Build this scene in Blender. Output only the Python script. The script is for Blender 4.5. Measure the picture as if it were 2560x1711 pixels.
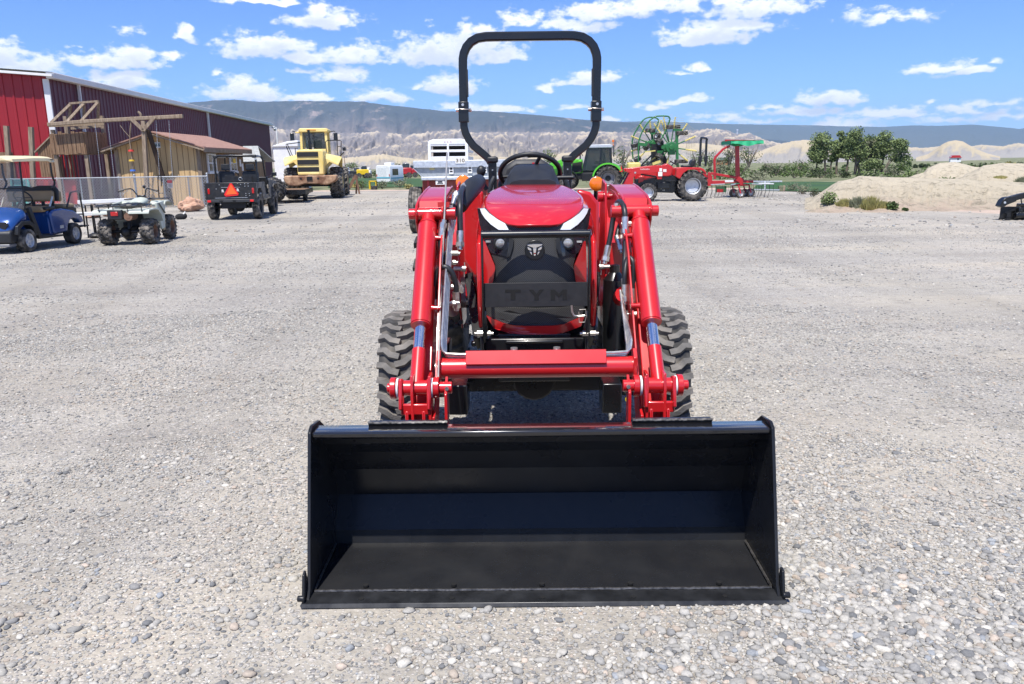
import bpy, bmesh, math, random
import numpy as np
from mathutils import Vector, Matrix, noise as mnoise
R = math.radians
PI = math.pi
random.seed(7)
for o in list(bpy.data.objects): bpy.data.objects.remove(o)
SC = bpy.context.scene
COL = SC.collection

# ---------------------------------------------------------------- camera
CAM_H, FPX, CX, CY = 1.558, 1961.0, 1280.0, 855.5
PITCH, ROLL = R(12.85), R(0.85)
_X = Vector((1, 0, 0)); _U = Vector((0, math.sin(PITCH), math.cos(PITCH))); FWD = Vector((0, math.cos(PITCH), -math.sin(PITCH)))
RIGHT = _X*math.cos(ROLL) - _U*math.sin(ROLL)
UP = _X*math.sin(ROLL) + _U*math.cos(ROLL)
CAMP = Vector((0, 0, CAM_H))
cd = bpy.data.cameras.new('camera'); cam = bpy.data.objects.new('camera', cd); COL.objects.link(cam)
cd.sensor_width = 36; cd.lens = FPX/2560*36; cd.clip_start = 0.05; cd.clip_end = 30000
cam.matrix_world = Matrix((( RIGHT.x, UP.x, -FWD.x, 0), (RIGHT.y, UP.y, -FWD.y, 0), (RIGHT.z, UP.z, -FWD.z, CAM_H), (0, 0, 0, 1)))
SC.camera = cam

# ---------------------------------------------------------------- light, sky, exposure
TO_SUN = Vector((-0.12, -0.42, 0.90)).normalized()
SUN_EL = math.asin(TO_SUN.z); SUN_AZ = math.atan2(TO_SUN.x, TO_SUN.y)
sl = bpy.data.lights.new('sun', 'SUN'); sl.energy = 4.8; sl.angle = R(0.53); sl.color = (1, .955, .89)
sun = bpy.data.objects.new('sun', sl); COL.objects.link(sun)
sun.rotation_euler = TO_SUN.to_track_quat('Z', 'Y').to_euler()
SC.view_settings.view_transform = 'Standard'; SC.view_settings.look = 'None'
SC.view_settings.gamma = 1; SC.view_settings.use_curve_mapping = False
SC.view_settings.exposure = 0.55
SC.cycles.max_bounces = 6; SC.cycles.diffuse_bounces = 3; SC.cycles.glossy_bounces = 3; SC.cycles.transmission_bounces = 4
SC.cycles.transparent_max_bounces = 12; SC.cycles.volume_bounces = 0

# clouds as (px, py, half width, half height) of the photograph, turned into directions (azimuth, elevation)
CLOUDS = [(20,165,100,38,1),(-20,120,60,30,.8),(285,150,115,20,1),(330,135,50,22,.9),(300,206,85,18,1),(290,190,60,18,.9),(460,84,30,18,1),(805,48,95,24,1),(800,25,40,22,1),
 (665,112,105,28,1),(640,125,90,22,.9),(760,145,65,17,1),(885,135,68,30,1),(760,178,60,9,.6),(862,188,62,24,1),(615,232,105,22,1),(600,215,60,20,.9),(760,246,60,10,.9),
 (950,242,70,20,1),(1090,125,110,45,1),(1180,110,110,40,1),(1030,148,70,16,.9),(1240,140,80,20,1),(1180,75,80,20,.7),(1130,210,75,26,1),(1260,272,90,10,.9),(1140,266,50,10,.7),(1300,50,60,18,.7),(1370,217,25,11,.9),(1480,195,75,20,1),(1450,205,55,10,.9),
 (1500,30,90,26,.9),(1450,58,100,18,.9),(1620,20,130,24,.9),(1780,82,115,28,1),(1740,95,70,18,1),(1850,60,90,22,.9),(1880,18,120,26,1),(1830,2,70,14,.8),(2200,42,90,18,.55),(2270,30,50,14,.5),
 (1745,166,26,9,.7),(1700,182,22,6,.5),(2130,22,20,6,.3),(2340,168,55,14,1),(2420,178,50,9,.9),(2480,153,18,5,.5),(2080,245,62,18,1),(2050,250,45,14,.9),(1715,252,50,11,1),(1640,268,50,10,.7),(1530,302,38,6,.9),(1430,272,60,9,.6),
 (1990,280,95,13,.9),(1925,266,40,9,.8),(1800,292,60,14,.7),(2110,308,70,13,1),(1900,305,90,9,.6),(2215,280,75,11,.9),(2290,290,90,9,.7),(2420,275,60,10,.6),(2480,260,60,8,.6),(2380,300,100,10,.6),(2540,290,70,14,.7),(2330,255,16,6,.6),
 (660,2,110,9,.8),(545,176,20,7,.7),(1040,215,28,8,.5),(190,118,18,5,.4),(330,82,35,10,.3),(980,305,60,8,.5),(1700,310,80,8,.5),(100,182,50,12,.5),(430,138,40,8,.5)]
SKY_TINT = (0.64, 0.93, 1.52, 1); SKY_STRENGTH = 0.085; CLOUD_SHADE = (7.2, 7.7, 8.7, 1); CLOUD_LIT = (11.5, 11.5, 11.5, 1)
w = bpy.data.worlds.new('World'); SC.world = w; w.use_nodes = True
def build_world():
    nt = w.node_tree; nt.nodes.clear(); N = nt.nodes; L = nt.links.new
    def math_(op, a, b=None, clamp=False):
        n = N.new('ShaderNodeMath'); n.operation = op; n.use_clamp = clamp
        for i, q in enumerate((a, b)):
            if q is None: continue
            if isinstance(q, (int, float)): n.inputs[i].default_value = q
            else: L(q, n.inputs[i])
        return n.outputs[0]
    def vm(op, a, b=None):
        n = N.new('ShaderNodeVectorMath'); n.operation = op
        for i, q in enumerate((a, b)):
            if q is None: continue
            if isinstance(q, tuple): n.inputs[i].default_value = q
            else: L(q, n.inputs[i])
        return n.outputs['Value'] if op == 'LENGTH' else n.outputs[0]
    def ramp(v, lo, hi):
        n = N.new('ShaderNodeMapRange'); n.interpolation_type = 'SMOOTHSTEP'
        n.inputs[1].default_value = lo; n.inputs[2].default_value = hi; L(v, n.inputs[0]); return n.outputs[0]
    out = N.new('ShaderNodeOutputWorld')
    sky = N.new('ShaderNodeTexSky'); sky.sky_type = 'NISHITA'; sky.sun_disc = False
    sky.sun_elevation = SUN_EL; sky.sun_rotation = SUN_AZ; sky.altitude = 1500; sky.air_density = 1.0; sky.dust_density = 0.6; sky.ozone_density = 1.6
    tc = N.new('ShaderNodeTexCoord'); sx = N.new('ShaderNodeSeparateXYZ'); L(tc.outputs['Generated'], sx.inputs[0])
    az = math_('ARCTAN2', sx.outputs[0], sx.outputs[1]); el = math_('ARCSINE', sx.outputs[2])
    cb = N.new('ShaderNodeCombineXYZ'); L(az, cb.inputs[0]); L(el, cb.inputs[1])
    base = cb.outputs[0]
    def nz(vec, sc, det, rough, off):
        m = N.new('ShaderNodeMapping'); L(vec, m.inputs[0]); m.inputs[1].default_value = (off, off*.7, off*.3); m.inputs[3].default_value = (1, 1.7, 1)
        n = N.new('ShaderNodeTexNoise'); L(m.outputs[0], n.inputs['Vector']); n.inputs['Scale'].default_value = sc
        n.inputs['Detail'].default_value = det; n.inputs['Roughness'].default_value = rough; return n
    tint = N.new('ShaderNodeMix'); tint.data_type = 'RGBA'; tint.blend_type = 'MULTIPLY'; tint.inputs[0].default_value = 1
    L(sky.outputs[0], tint.inputs[6]); tint.inputs[7].default_value = SKY_TINT; tcol = tint.outputs[2]
    def finish(dens, lit):
        bg = N.new('ShaderNodeBackground'); bg.inputs[1].default_value = SKY_STRENGTH
        mixc = N.new('ShaderNodeMix'); mixc.data_type = 'RGBA'; L(lit, mixc.inputs[0])
        mixc.inputs[6].default_value = CLOUD_SHADE; mixc.inputs[7].default_value = CLOUD_LIT
        mx = N.new('ShaderNodeMix'); mx.data_type = 'RGBA'; L(math_('MULTIPLY', dens, .97), mx.inputs[0]); L(tcol, mx.inputs[6]); L(mixc.outputs[2], mx.inputs[7])
        L(mx.outputs[2], bg.inputs[0]); return bg.outputs[0]
    items = []
    for (px, py, hw, hh, k) in CLOUDS:
        d = (FWD + RIGHT*((px-CX)/FPX) + UP*((CY-py)/FPX)).normalized()
        items.append((math.atan2(d.x, d.y), math.asin(d.z), hw, hh, k))
    def sector(a0, a1):
        nonlocal N, L, base, tcol
        keep = (N, L, base, tcol)
        g = bpy.data.node_groups.new('cloud_sector', 'ShaderNodeTree')
        g.interface.new_socket('Direction', in_out='INPUT', socket_type='NodeSocketVector'); g.interface.new_socket('Sky', in_out='INPUT', socket_type='NodeSocketColor')
        g.interface.new_socket('Shader', in_out='OUTPUT', socket_type='NodeSocketShader')
        N, L = g.nodes, g.links.new; gi = N.new('NodeGroupInput'); go = N.new('NodeGroupOutput'); base, tcol = gi.outputs[0], gi.outputs[1]
        L(sector_body(a0, a1), go.inputs[0])
        N, L, base, tcol = keep
        n = N.new('ShaderNodeGroup'); n.node_tree = g; L(base, n.inputs[0]); L(tcol, n.inputs[1]); return n.outputs[0]
    def sector_body(a0, a1):
        wob = nz(base, 26, 2, .55, 3.1)
        wv = vm('MULTIPLY', vm('SUBTRACT', wob.outputs['Color'], (.5, .5, .5)), (.05, .02, 0))
        edge = nz(base, 58, 6, .58, 1.7).outputs['Fac']
        nz2 = math_('SUBTRACT', edge, .5)
        def field(shift):
            p = vm('ADD', vm('ADD', base, wv), (0, shift, 0)); acc = None
            for (a, e, hw, hh, k) in items:
                if a+hw*1.35/FPX+.012 < a0 or a-hw*1.35/FPX-.012 > a1: continue
                q = vm('MULTIPLY', vm('SUBTRACT', p, (a, e-.25*hh/FPX, 0)), (FPX/(hw*1.3), FPX/(hh*1.5), 0))
                q = vm('MAXIMUM', q, vm('MULTIPLY', q, (-1, -2.0, 0)))
                v = math_('MULTIPLY_ADD', vm('LENGTH', q), -k); v.node.inputs[2].default_value = k
                acc = v if acc is None else math_('MAXIMUM', acc, v)
            return acc
        dens = ramp(math_('ADD', field(0.0), math_('MULTIPLY', nz2, 1.9)), 0.05, 0.60)
        lit = ramp(math_('ADD', field(0.011), math_('MULTIPLY', nz2, 1.4)), 0.9, -0.25)      # thin above means lit from the sun side
        return finish(dens, lit)
    cuts = [-.72, -.5, -.36, -.24, -.13, -.03, .07, .18, .29, .40, .52, .72]
    def tree(lo, hi):
        if hi-lo == 1: return sector(cuts[lo], cuts[hi])
        mid = (lo+hi)//2; m = N.new('ShaderNodeMixShader'); L(math_('GREATER_THAN', az, cuts[mid]), m.inputs[0])
        L(tree(lo, mid), m.inputs[1]); L(tree(mid, hi), m.inputs[2]); return m.outputs[0]
    far = nz(base, 7, 4, .55, 9.3).outputs['Fac']
    other = finish(ramp(far, .56, .68), ramp(nz(base, 7, 2, .5, 9.35).outputs['Fac'], .75, .5))
    m = N.new('ShaderNodeMixShader')
    inside = math_('MULTIPLY', math_('LESS_THAN', math_('ABSOLUTE', az), .72), math_('LESS_THAN', math_('ABSOLUTE', math_('SUBTRACT', el, .125)), .14))
    L(inside, m.inputs[0]); L(other, m.inputs[1]); L(tree(0, len(cuts)-1), m.inputs[2])
    L(m.outputs[0], out.inputs[0])
build_world()
w.cycles.sampling_method = 'MANUAL'; w.cycles.sample_map_resolution = 512

# ---------------------------------------------------------------- picture helpers: a photograph pixel seen from the camera, turned into a world point
def ray(px, py): return FWD + RIGHT*((px-CX)/FPX) + UP*((CY-py)/FPX)
def ground_at(px, py, z=0.0):
    d = ray(px, py); t = (z-CAM_H)/d.z; return CAMP + d*t
def at_depth(px, py, y):
    d = ray(px, py); return CAMP + d*(y/d.y)
def height_at(px, py, y): return at_depth(px, py, y).z

# ---------------------------------------------------------------- materials
def mat(name, col, rough=.5, metal=0., var=.12, scale=6., bump=0., bscale=40., coat=0., spec=.5, col2=None, lo=.35, hi=.7, detail=4, trans=0., alpha=1., stretch=(1,1,1), rvar=0.1, dust=0.):
    m = bpy.data.materials.new(name); m.use_nodes = True; nt = m.node_tree; N = nt.nodes; L = nt.links.new
    b = N['Principled BSDF']; b.inputs['Metallic'].default_value = metal
    b.inputs['Specular IOR Level'].default_value = spec; b.inputs['Coat Weight'].default_value = coat; b.inputs['Coat Roughness'].default_value = .05
    b.inputs['Transmission Weight'].default_value = trans; b.inputs['Alpha'].default_value = alpha
    tc = N.new('ShaderNodeTexCoord'); mp = N.new('ShaderNodeMapping'); L(tc.outputs['Object'], mp.inputs[0]); mp.inputs[3].default_value = stretch
    nz = N.new('ShaderNodeTexNoise'); L(mp.outputs[0], nz.inputs['Vector']); nz.inputs['Scale'].default_value = scale; nz.inputs['Detail'].default_value = detail; nz.inputs['Roughness'].default_value = .6
    r = N.new('ShaderNodeValToRGB'); L(nz.outputs['Fac'], r.inputs[0])
    c2 = col2 if col2 else tuple(min(1, c*(1+var)) for c in col)
    c1 = col if col2 else tuple(c*(1-var) for c in col)
    r.color_ramp.elements[0].position = lo; r.color_ramp.elements[0].color = (*c1, 1)
    r.color_ramp.elements[1].position = hi; r.color_ramp.elements[1].color = (*c2, 1)
    outc = r.outputs[0]
    if dust > 0:
        geo = N.new('ShaderNodeNewGeometry'); sp = N.new('ShaderNodeSeparateXYZ'); L(geo.outputs['Normal'], sp.inputs[0])
        n2 = N.new('ShaderNodeTexNoise'); L(tc.outputs['Object'], n2.inputs['Vector']); n2.inputs['Scale'].default_value = 9; n2.inputs['Detail'].default_value = 6
        a = N.new('ShaderNodeMapRange'); L(n2.outputs['Fac'], a.inputs[0]); a.inputs[1].default_value = .42; a.inputs[2].default_value = .75; a.inputs[4].default_value = dust
        mx = N.new('ShaderNodeMix'); mx.data_type = 'RGBA'; L(a.outputs[0], mx.inputs[0]); L(outc, mx.inputs[6]); mx.inputs[7].default_value = (.42, .37, .31, 1); outc = mx.outputs[2]
    L(outc, b.inputs['Base Color'])
    rr = N.new('ShaderNodeMapRange'); L(nz.outputs['Fac'], rr.inputs[0]); rr.inputs[1].default_value = .3; rr.inputs[2].default_value = .7
    rr.inputs[3].default_value = max(.02, rough-rvar*rough); rr.inputs[4].default_value = min(1, rough+rvar*rough); L(rr.outputs[0], b.inputs['Roughness'])
    if bump:
        nb = N.new('ShaderNodeTexNoise'); L(mp.outputs[0], nb.inputs['Vector']); nb.inputs['Scale'].default_value = bscale; nb.inputs['Detail'].default_value = 5
        bp = N.new('ShaderNodeBump'); bp.inputs['Strength'].default_value = bump; bp.inputs['Distance'].default_value = .02; L(nb.outputs['Fac'], bp.inputs['Height']); L(bp.outputs[0], b.inputs['Normal'])
    return m
def glass(name, col=(.02,.03,.03), rough=.04, mixf=.55):
    m = bpy.data.materials.new(name); m.use_nodes = True; nt = m.node_tree; N = nt.nodes; L = nt.links.new
    o = N['Material Output']; b = N['Principled BSDF']; b.inputs['Base Color'].default_value = (*col, 1); b.inputs['Roughness'].default_value = rough
    nz = N.new('ShaderNodeTexNoise'); nz.inputs['Scale'].default_value = 3
    rr = N.new('ShaderNodeMapRange'); L(nz.outputs['Fac'], rr.inputs[0]); rr.inputs[3].default_value = mixf-.12; rr.inputs[4].default_value = mixf+.12
    t = N.new('ShaderNodeBsdfTransparent'); x = N.new('ShaderNodeMixShader'); L(rr.outputs[0], x.inputs[0]); L(t.outputs[0], x.inputs[1]); L(b.outputs[0], x.inputs[2]); L(x.outputs[0], o.inputs[0])
    return m
def lamp_plastic(name, col):
    return mat(name, col, .18, 0, .15, 30, coat=.6)

# ---------------------------------------------------------------- mesh builder
class MB:
    def __init__(s): s.v = []; s.f = []; s.mi = []; s.k = 0; s.T = None
    def add(s, vs, fs):
        n = len(s.v)
        if s.T is not None: vs = [s.T @ Vector(q) for q in vs]
        s.v += [tuple(q) for q in vs]; s.f += [tuple(i+n for i in f) for f in fs]; s.mi += [s.k]*len(fs); return s
    def box(s, c, d, rot=None):
        x, y, z = d[0]/2, d[1]/2, d[2]/2
        vs = [Vector(q) for q in ((-x,-y,-z),(x,-y,-z),(x,y,-z),(-x,y,-z),(-x,-y,z),(x,-y,z),(x,y,z),(-x,y,z))]
        if rot is not None:
            M = rot if isinstance(rot, Matrix) else (Matrix.Rotation(rot[2],3,'Z') @ Matrix.Rotation(rot[1],3,'Y') @ Matrix.Rotation(rot[0],3,'X'))
            vs = [M @ q for q in vs]
        c = Vector(c); return s.add([c+q for q in vs], [(0,3,2,1),(4,5,6,7),(0,1,5,4),(1,2,6,5),(2,3,7,6),(3,0,4,7)])
    def bar(s, a, b, w, h, up=(0,0,1)):     # rectangular bar from a to b
        a, b = Vector(a), Vector(b); z = (b-a).normalized(); u = Vector(up)
        x = u.cross(z)
        if x.length < 1e-4: x = Vector((1,0,0)).cross(z)
        x.normalize(); y = z.cross(x)
        M = Matrix((x, y, z)).transposed()
        return s.box((a+b)/2, (w, h, (b-a).length), M)
    def ring(s, c, x, y, r, n): return [c + x*(r*math.cos(2*PI*i/n)) + y*(r*math.sin(2*PI*i/n)) for i in range(n)]
    def cyl(s, a, b, r0, r1=None, n=14, caps=True):
        r1 = r0 if r1 is None else r1; a, b = Vector(a), Vector(b); z = (b-a).normalized()
        x = z.orthogonal().normalized(); y = z.cross(x)
        vs = s.ring(a, x, y, r0, n) + s.ring(b, x, y, r1, n)
        fs = [(i, (i+1)%n, n+(i+1)%n, n+i) for i in range(n)]
        if caps: fs += [tuple(range(n-1,-1,-1)), tuple(range(n, 2*n))]
        return s.add(vs, fs)
    def tube(s, pts, r, n=8, sub=0, caps=True, rect=None):
        pts = [Vector(p) for p in pts]
        if sub:
            if isinstance(r, (list, tuple)): r = [r[min(i//sub, len(r)-2)]*(1-(i/sub-min(i//sub, len(r)-2))) + r[min(i//sub, len(r)-2)+1]*(i/sub-min(i//sub, len(r)-2)) for i in range((len(pts)-1)*sub+1)]
            pts = spline(pts, sub)
        m = len(pts); vs = []; prev = None
        for i, p in enumerate(pts):
            t = (pts[min(i+1,m-1)]-pts[max(i-1,0)]).normalized()
            if prev is None: x = t.orthogonal().normalized() if rect is None else (Vector(rect[2])-t*t.dot(Vector(rect[2]))).normalized()
            else: x = (prev - t*prev.dot(t)).normalized()
            prev = x; y = t.cross(x); rr = r[i] if isinstance(r, (list, tuple)) else r
            if rect is None: vs += s.ring(p, x, y, rr, n)
            else:
                hw, hh = rect[0]/2, rect[1]/2; c = min(hw, hh)*.3
                vs += [p+x*a+y*b for a, b in ((-hw,-hh+c),(-hw+c,-hh),(hw-c,-hh),(hw,-hh+c),(hw,hh-c),(hw-c,hh),(-hw+c,hh),(-hw,hh-c))]
        if rect is not None: n = 8
        fs = [(j*n+i, j*n+(i+1)%n, (j+1)*n+(i+1)%n, (j+1)*n+i) for j in range(m-1) for i in range(n)]
        if caps: fs += [tuple(range(n-1,-1,-1)), tuple(range((m-1)*n, m*n))]
        return s.add(vs, fs)
    def lathe(s, prof, o, ax=(1,0,0), n=24, caps=False):       # prof: (r, h along axis)
        o = Vector(o); z = Vector(ax).normalized(); x = z.orthogonal().normalized(); y = z.cross(x); vs = []
        for r, h in prof: vs += s.ring(o+z*h, x, y, max(r, 1e-4), n)
        m = len(prof); fs = [(j*n+i, j*n+(i+1)%n, (j+1)*n+(i+1)%n, (j+1)*n+i) for j in range(m-1) for i in range(n)]
        if caps: fs += [tuple(range(n-1,-1,-1)), tuple(range((m-1)*n, m*n))]
        return s.add(vs, fs)
    def prism(s, poly, ax, a, b):           # polygon in the plane across ax, extruded from a to b
        def P(q, t): return {'x': (t, q[0], q[1]), 'y': (q[0], t, q[1]), 'z': (q[0], q[1], t)}[ax]
        n = len(poly); area = sum(poly[i][0]*poly[(i+1)%n][1]-poly[(i+1)%n][0]*poly[i][1] for i in range(n))
        if (area > 0) == (ax == 'y'): poly = poly[::-1]
        vs = [P(q, a) for q in poly] + [P(q, b) for q in poly]
        if b < a: vs = vs[n:]+vs[:n]
        return s.add(vs, [tuple(range(n-1,-1,-1)), tuple(range(n, 2*n))] + [(i, (i+1)%n, n+(i+1)%n, n+i) for i in range(n)])
    def loft(s, rings, closed=True, caps=True):
        n = len(rings[0]); vs = [q for r in rings for q in r]; m = len(rings)
        fs = [(j*n+i, j*n+(i+1)%n, (j+1)*n+(i+1)%n, (j+1)*n+i) for j in range(m-1) for i in range(n if closed else n-1)]
        if caps and closed: fs += [tuple(range(n-1,-1,-1)), tuple(range((m-1)*n, m*n))]
        return s.add(vs, fs)
    def ell(s, c, r, n=12, m=8, rot=None):
        c = Vector(c); vs = []
        for j in range(m+1):
            t = PI*j/m
            for i in range(n):
                p = Vector((r[0]*math.sin(t)*math.cos(2*PI*i/n), r[1]*math.sin(t)*math.sin(2*PI*i/n), r[2]*math.cos(t)))
                vs.append(c + (rot @ p if rot is not None else p))
        return s.add(vs, [(j*n+i, (j+1)*n+i, (j+1)*n+(i+1)%n, j*n+(i+1)%n) for j in range(m) for i in range(n)])
    def sheet(s, pts, th, nrm):             # flat polygon given a thickness along nrm
        nrm = Vector(nrm).normalized()*th; n = len(pts); vs = [Vector(p) for p in pts]; vs += [p+nrm for p in vs]
        return s.add(vs, [tuple(range(n-1,-1,-1)), tuple(range(n,2*n))] + [(i,(i+1)%n,n+(i+1)%n,n+i) for i in range(n)])
    def build(s, name, m, parent=None, bevel=0, smooth=40, loc=None, fix=True, sub=0):
        me = bpy.data.meshes.new(name); me.from_pydata(s.v, [], s.f)
        ms = m if isinstance(m, (list, tuple)) else [m]
        for q in ms: me.materials.append(q)
        if len(ms) > 1: me.polygons.foreach_set('material_index', s.mi)
        if fix:
            bm = bmesh.new(); bm.from_mesh(me); bmesh.ops.recalc_face_normals(bm, faces=bm.faces); bm.to_mesh(me); bm.free()
        me.update()
        if smooth:
            me.shade_smooth(); me.set_sharp_from_angle(angle=R(smooth))
        o = bpy.data.objects.new(name, me); COL.objects.link(o)
        if parent is not None: o.parent = parent
        if loc is not None: o.location = loc
        if bevel:
            bv = o.modifiers.new('bevel', 'BEVEL'); bv.width = bevel; bv.segments = 2; bv.limit_method = 'ANGLE'; bv.angle_limit = R(40)
            if hasattr(bv, 'harden_normals'): bv.harden_normals = False
        if sub:
            sm_ = o.modifiers.new('sub', 'SUBSURF'); sm_.levels = sub; sm_.render_levels = sub
        return o
def spline(pts, sub):
    out = []; n = len(pts)
    for i in range(n-1):
        p0, p1, p2, p3 = pts[max(i-1,0)], pts[i], pts[i+1], pts[min(i+2,n-1)]
        for k in range(sub):
            t = k/sub
            out.append(.5*((2*p1)+(p2-p0)*t+(2*p0-5*p1+4*p2-p3)*t*t+(3*p1-p0-3*p2+p3)*t**3))
    out.append(pts[-1]); return out
def tag(o, label=None, cat=None, group=None, kind=None):
    if label: o['label'] = label
    if cat: o['category'] = cat
    if group: o['group'] = group
    if kind: o['kind'] = kind
    return o
def empty(name, loc=(0,0,0), rz=0, parent=None):
    o = bpy.data.objects.new(name, None); COL.objects.link(o); o.location = loc; o.rotation_euler = (0,0,rz); o.empty_display_size = .2
    if parent is not None: o.parent = parent
    return o
def thing(name, label, cat, loc=(0,0,0), rz=0, group=None): return tag(empty(name, loc, rz), label, cat, group)
def copy_tree(o, parent=None):
    c = o.copy(); COL.objects.link(c)
    if parent is not None: c.parent = parent
    for ch in list(o.children): copy_tree(ch, c)
    return c
def text_mesh(txt, size, depth, loc, rot, name, m, parent, bold=0.0, align='CENTER', xs=1.0):
    cu = bpy.data.curves.new(name, 'FONT'); cu.body = txt; cu.size = size; cu.extrude = depth; cu.align_x = align; cu.align_y = 'CENTER'; cu.offset = bold; cu.resolution_u = 3
    t = bpy.data.objects.new(name, cu); COL.objects.link(t)
    dg = bpy.context.evaluated_depsgraph_get(); me = bpy.data.meshes.new_from_object(t.evaluated_get(dg))
    bpy.data.objects.remove(t)
    me.transform(Matrix.Diagonal((xs, 1, 1, 1)))
    me.materials.clear(); me.materials.append(m)
    o = bpy.data.objects.new(name, me); COL.objects.link(o); o.location = loc; o.rotation_euler = rot; o.parent = parent
    return o

# ---------------------------------------------------------------- shared materials
M_RED = mat('tractor_red', (.50,.012,.014), .30, 0, .05, 3, coat=.5, spec=.5)
M_RED2 = mat('implement_red', (.42,.016,.02), .35, 0, .1, 4, coat=.25)
M_BLK = mat('black_paint', (.008,.0085,.0095), .3, 0, .2, 4, coat=.15, rvar=.3)
M_BLKP = mat('black_plastic', (.016,.017,.019), .5, 0, .25, 12, bump=.05, bscale=300)
M_DARK = mat('dark_metal', (.02,.02,.021), .5, .3, .4, 8)
M_RUB = mat('rubber', (.022,.022,.022), .75, 0, .3, 14, bump=.15, bscale=60, dust=.35)
M_RUBD = mat('dusty_rubber', (.03,.029,.027), .8, 0, .3, 10, bump=.2, bscale=50, dust=.75)
M_TREAD = mat('new_tread_rubber', (.125,.118,.108), .8, 0, .3, 14, bump=.2, bscale=80, dust=.35)
M_HOSE = mat('hose_rubber', (.018,.018,.02), .42, 0, .2, 30)
M_STEEL = mat('zinc_steel', (.66,.63,.57), .36, .9, .15, 40)
M_CHROME = mat('chrome_rod', (.8,.8,.82), .08, 1, .03, 10)
M_GALV = mat('galvanized', (.6,.63,.66), .45, .55, .16, 18)
M_WHITE = mat('white_paint', (.75,.76,.77), .4, 0, .06, 5, dust=.12)
M_RIM = mat('silver_rim', (.55,.57,.6), .4, .35, .1, 6)
M_AMBER = lamp_plastic('amber_lens', (.9,.19,.01))
M_REDL = lamp_plastic('red_lens', (.45,.01,.01))
M_ORANGE = mat('orange_reflector', (.95,.13,.02), .5, 0, .05, 5)
M_REDR = mat('red_reflector', (.75,.02,.02), .4, 0, .05, 5)
M_WOOD = mat('weathered_wood', (.13,.07,.035), .8, 0, .3, 3, col2=(.26,.165,.095), stretch=(6,6,.7), bump=.4, bscale=12)
M_WOODG = mat('grey_wood', (.17,.12,.08), .85, 0, .3, 3, col2=(.34,.27,.195), stretch=(6,6,.8), bump=.4, bscale=12)
M_GLASS = glass('cab_glass')
M_LABEL = mat('sticker_white', (.78,.77,.74), .5, 0, .04, 20)
M_INK = mat('ink', (.03,.03,.03), .6, 0, .1, 20)
# ---------------------------------------------------------------- wheels
def tyre_mb(R_, W, rr, style='rib', n=40, nl=None, lh=None):
    mb = MB(); h = W/2
    lh = lh if lh is not None else {'ag': .045, 'r4': .028, 'block': .03, 'rib': .0, 'knob': .028}[style]*(R_/.4)**.6
    Rb = R_-lh; sh = Rb - W*.09
    prof = [(rr*.96, -h*.62), (rr, -h*.76), (rr*1.04, -h*.8), ((rr+sh)/2, -h*1.0), (sh*.97, -h*.97), (sh, -h*.93)]
    if style == 'rib':
        for u in (-.86, -.5, -.46, -.42, -.12, -.08, -.04, .04, .08, .12, .42, .46, .5, .86):
            g = .012*(R_/.35) if abs(u) in (.46, .08) else 0
            prof.append((Rb - W*.05*u*u - g, u*h))
    else:
        for u in (-.7, -.35, 0, .35, .7): prof.append((Rb - W*.06*u*u, u*h))
    prof += [(r, -k) for r, k in prof[:6]][::-1]
    mb.lathe(prof, (0,0,0), (1,0,0), n)
    mb.k = 1
    def P(u, th, r): return Vector((u*h, r*math.sin(th), r*math.cos(th)))
    def lug(path, wd, top=.8):
        vs = []; m = len(path)
        for i, (u, th) in enumerate(path):
            r1 = R_ - W*.06*min(1,abs(u))**2 - (W*.05*max(0,abs(u)-.86)/.14); r0 = Rb - W*.2*max(0,abs(u)-.3)
            a = path[max(i-1,0)]; b = path[min(i+1,m-1)]
            du, dt = (b[0]-a[0])*h, (b[1]-a[1])*R_; ln = math.hypot(du, dt) or 1
            nu, nt = -dt/ln/h, du/ln/R_; hw = wd/2
            for sg, rr_ in ((-1.15, r0), (1.15, r0), (top, r1), (-top, r1)):
                vs.append(P(u+nu*hw*sg, th+nt*hw*sg, rr_))
        fs = [(i*4+j, i*4+(j+1)%4, (i+1)*4+(j+1)%4, (i+1)*4+j) for i in range(m-1) for j in range(4)]
        fs += [(3,2,1,0), (m*4-4, m*4-3, m*4-2, m*4-1)]
        mb.add(vs, fs)
    C = 2*PI*R_
    if style == 'ag':
        nl = nl or 19; d = W*.5/R_
        for i in range(nl):
            for s in (1, -1):
                t = 2*PI*(i + (.5 if s < 0 else 0))/nl
                lug([(s*1.0, t+d*.95), (s*.6, t+d*.62), (s*.3, t+d*.28), (-s*.06, t-d*.05)], C/nl*.26)
    elif style == 'r4':
        nl = nl or 16; d = W*.5/R_
        for i in range(nl):
            for s in (1, -1):
                t = 2*PI*(i + (.5 if s < 0 else 0))/nl
                lug([(s*1.02, t), (s*.62, t-.02), (s*.34, t-d*.34), (-s*.1, t-d*.45)], C/nl*.42, .86)
    elif style == 'block':
        nl = nl or 20
        for i in range(nl):
            t = 2*PI*i/nl
            for s in (1, -1): lug([(s*1.02, t+s*.03), (s*.7, t), (s*.45, t+.06)], C/nl*.5, .82)
            lug([(-.3, t+PI/nl-.04), (0, t+PI/nl+.05), (.3, t+PI/nl-.04)], C/nl*.5, .82)
    elif style == 'knob':
        nl = nl or 18
        for i in range(nl):
            t = 2*PI*i/nl
            for s in (1, -1):
                lug([(s*1.02, t+s*.08), (s*.66, t+s*.02)], C/nl*.46, .8)
                lug([(s*.52, t+PI/nl), (s*.16, t+PI/nl+.1)], C/nl*.48, .8)
    return mb
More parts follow.
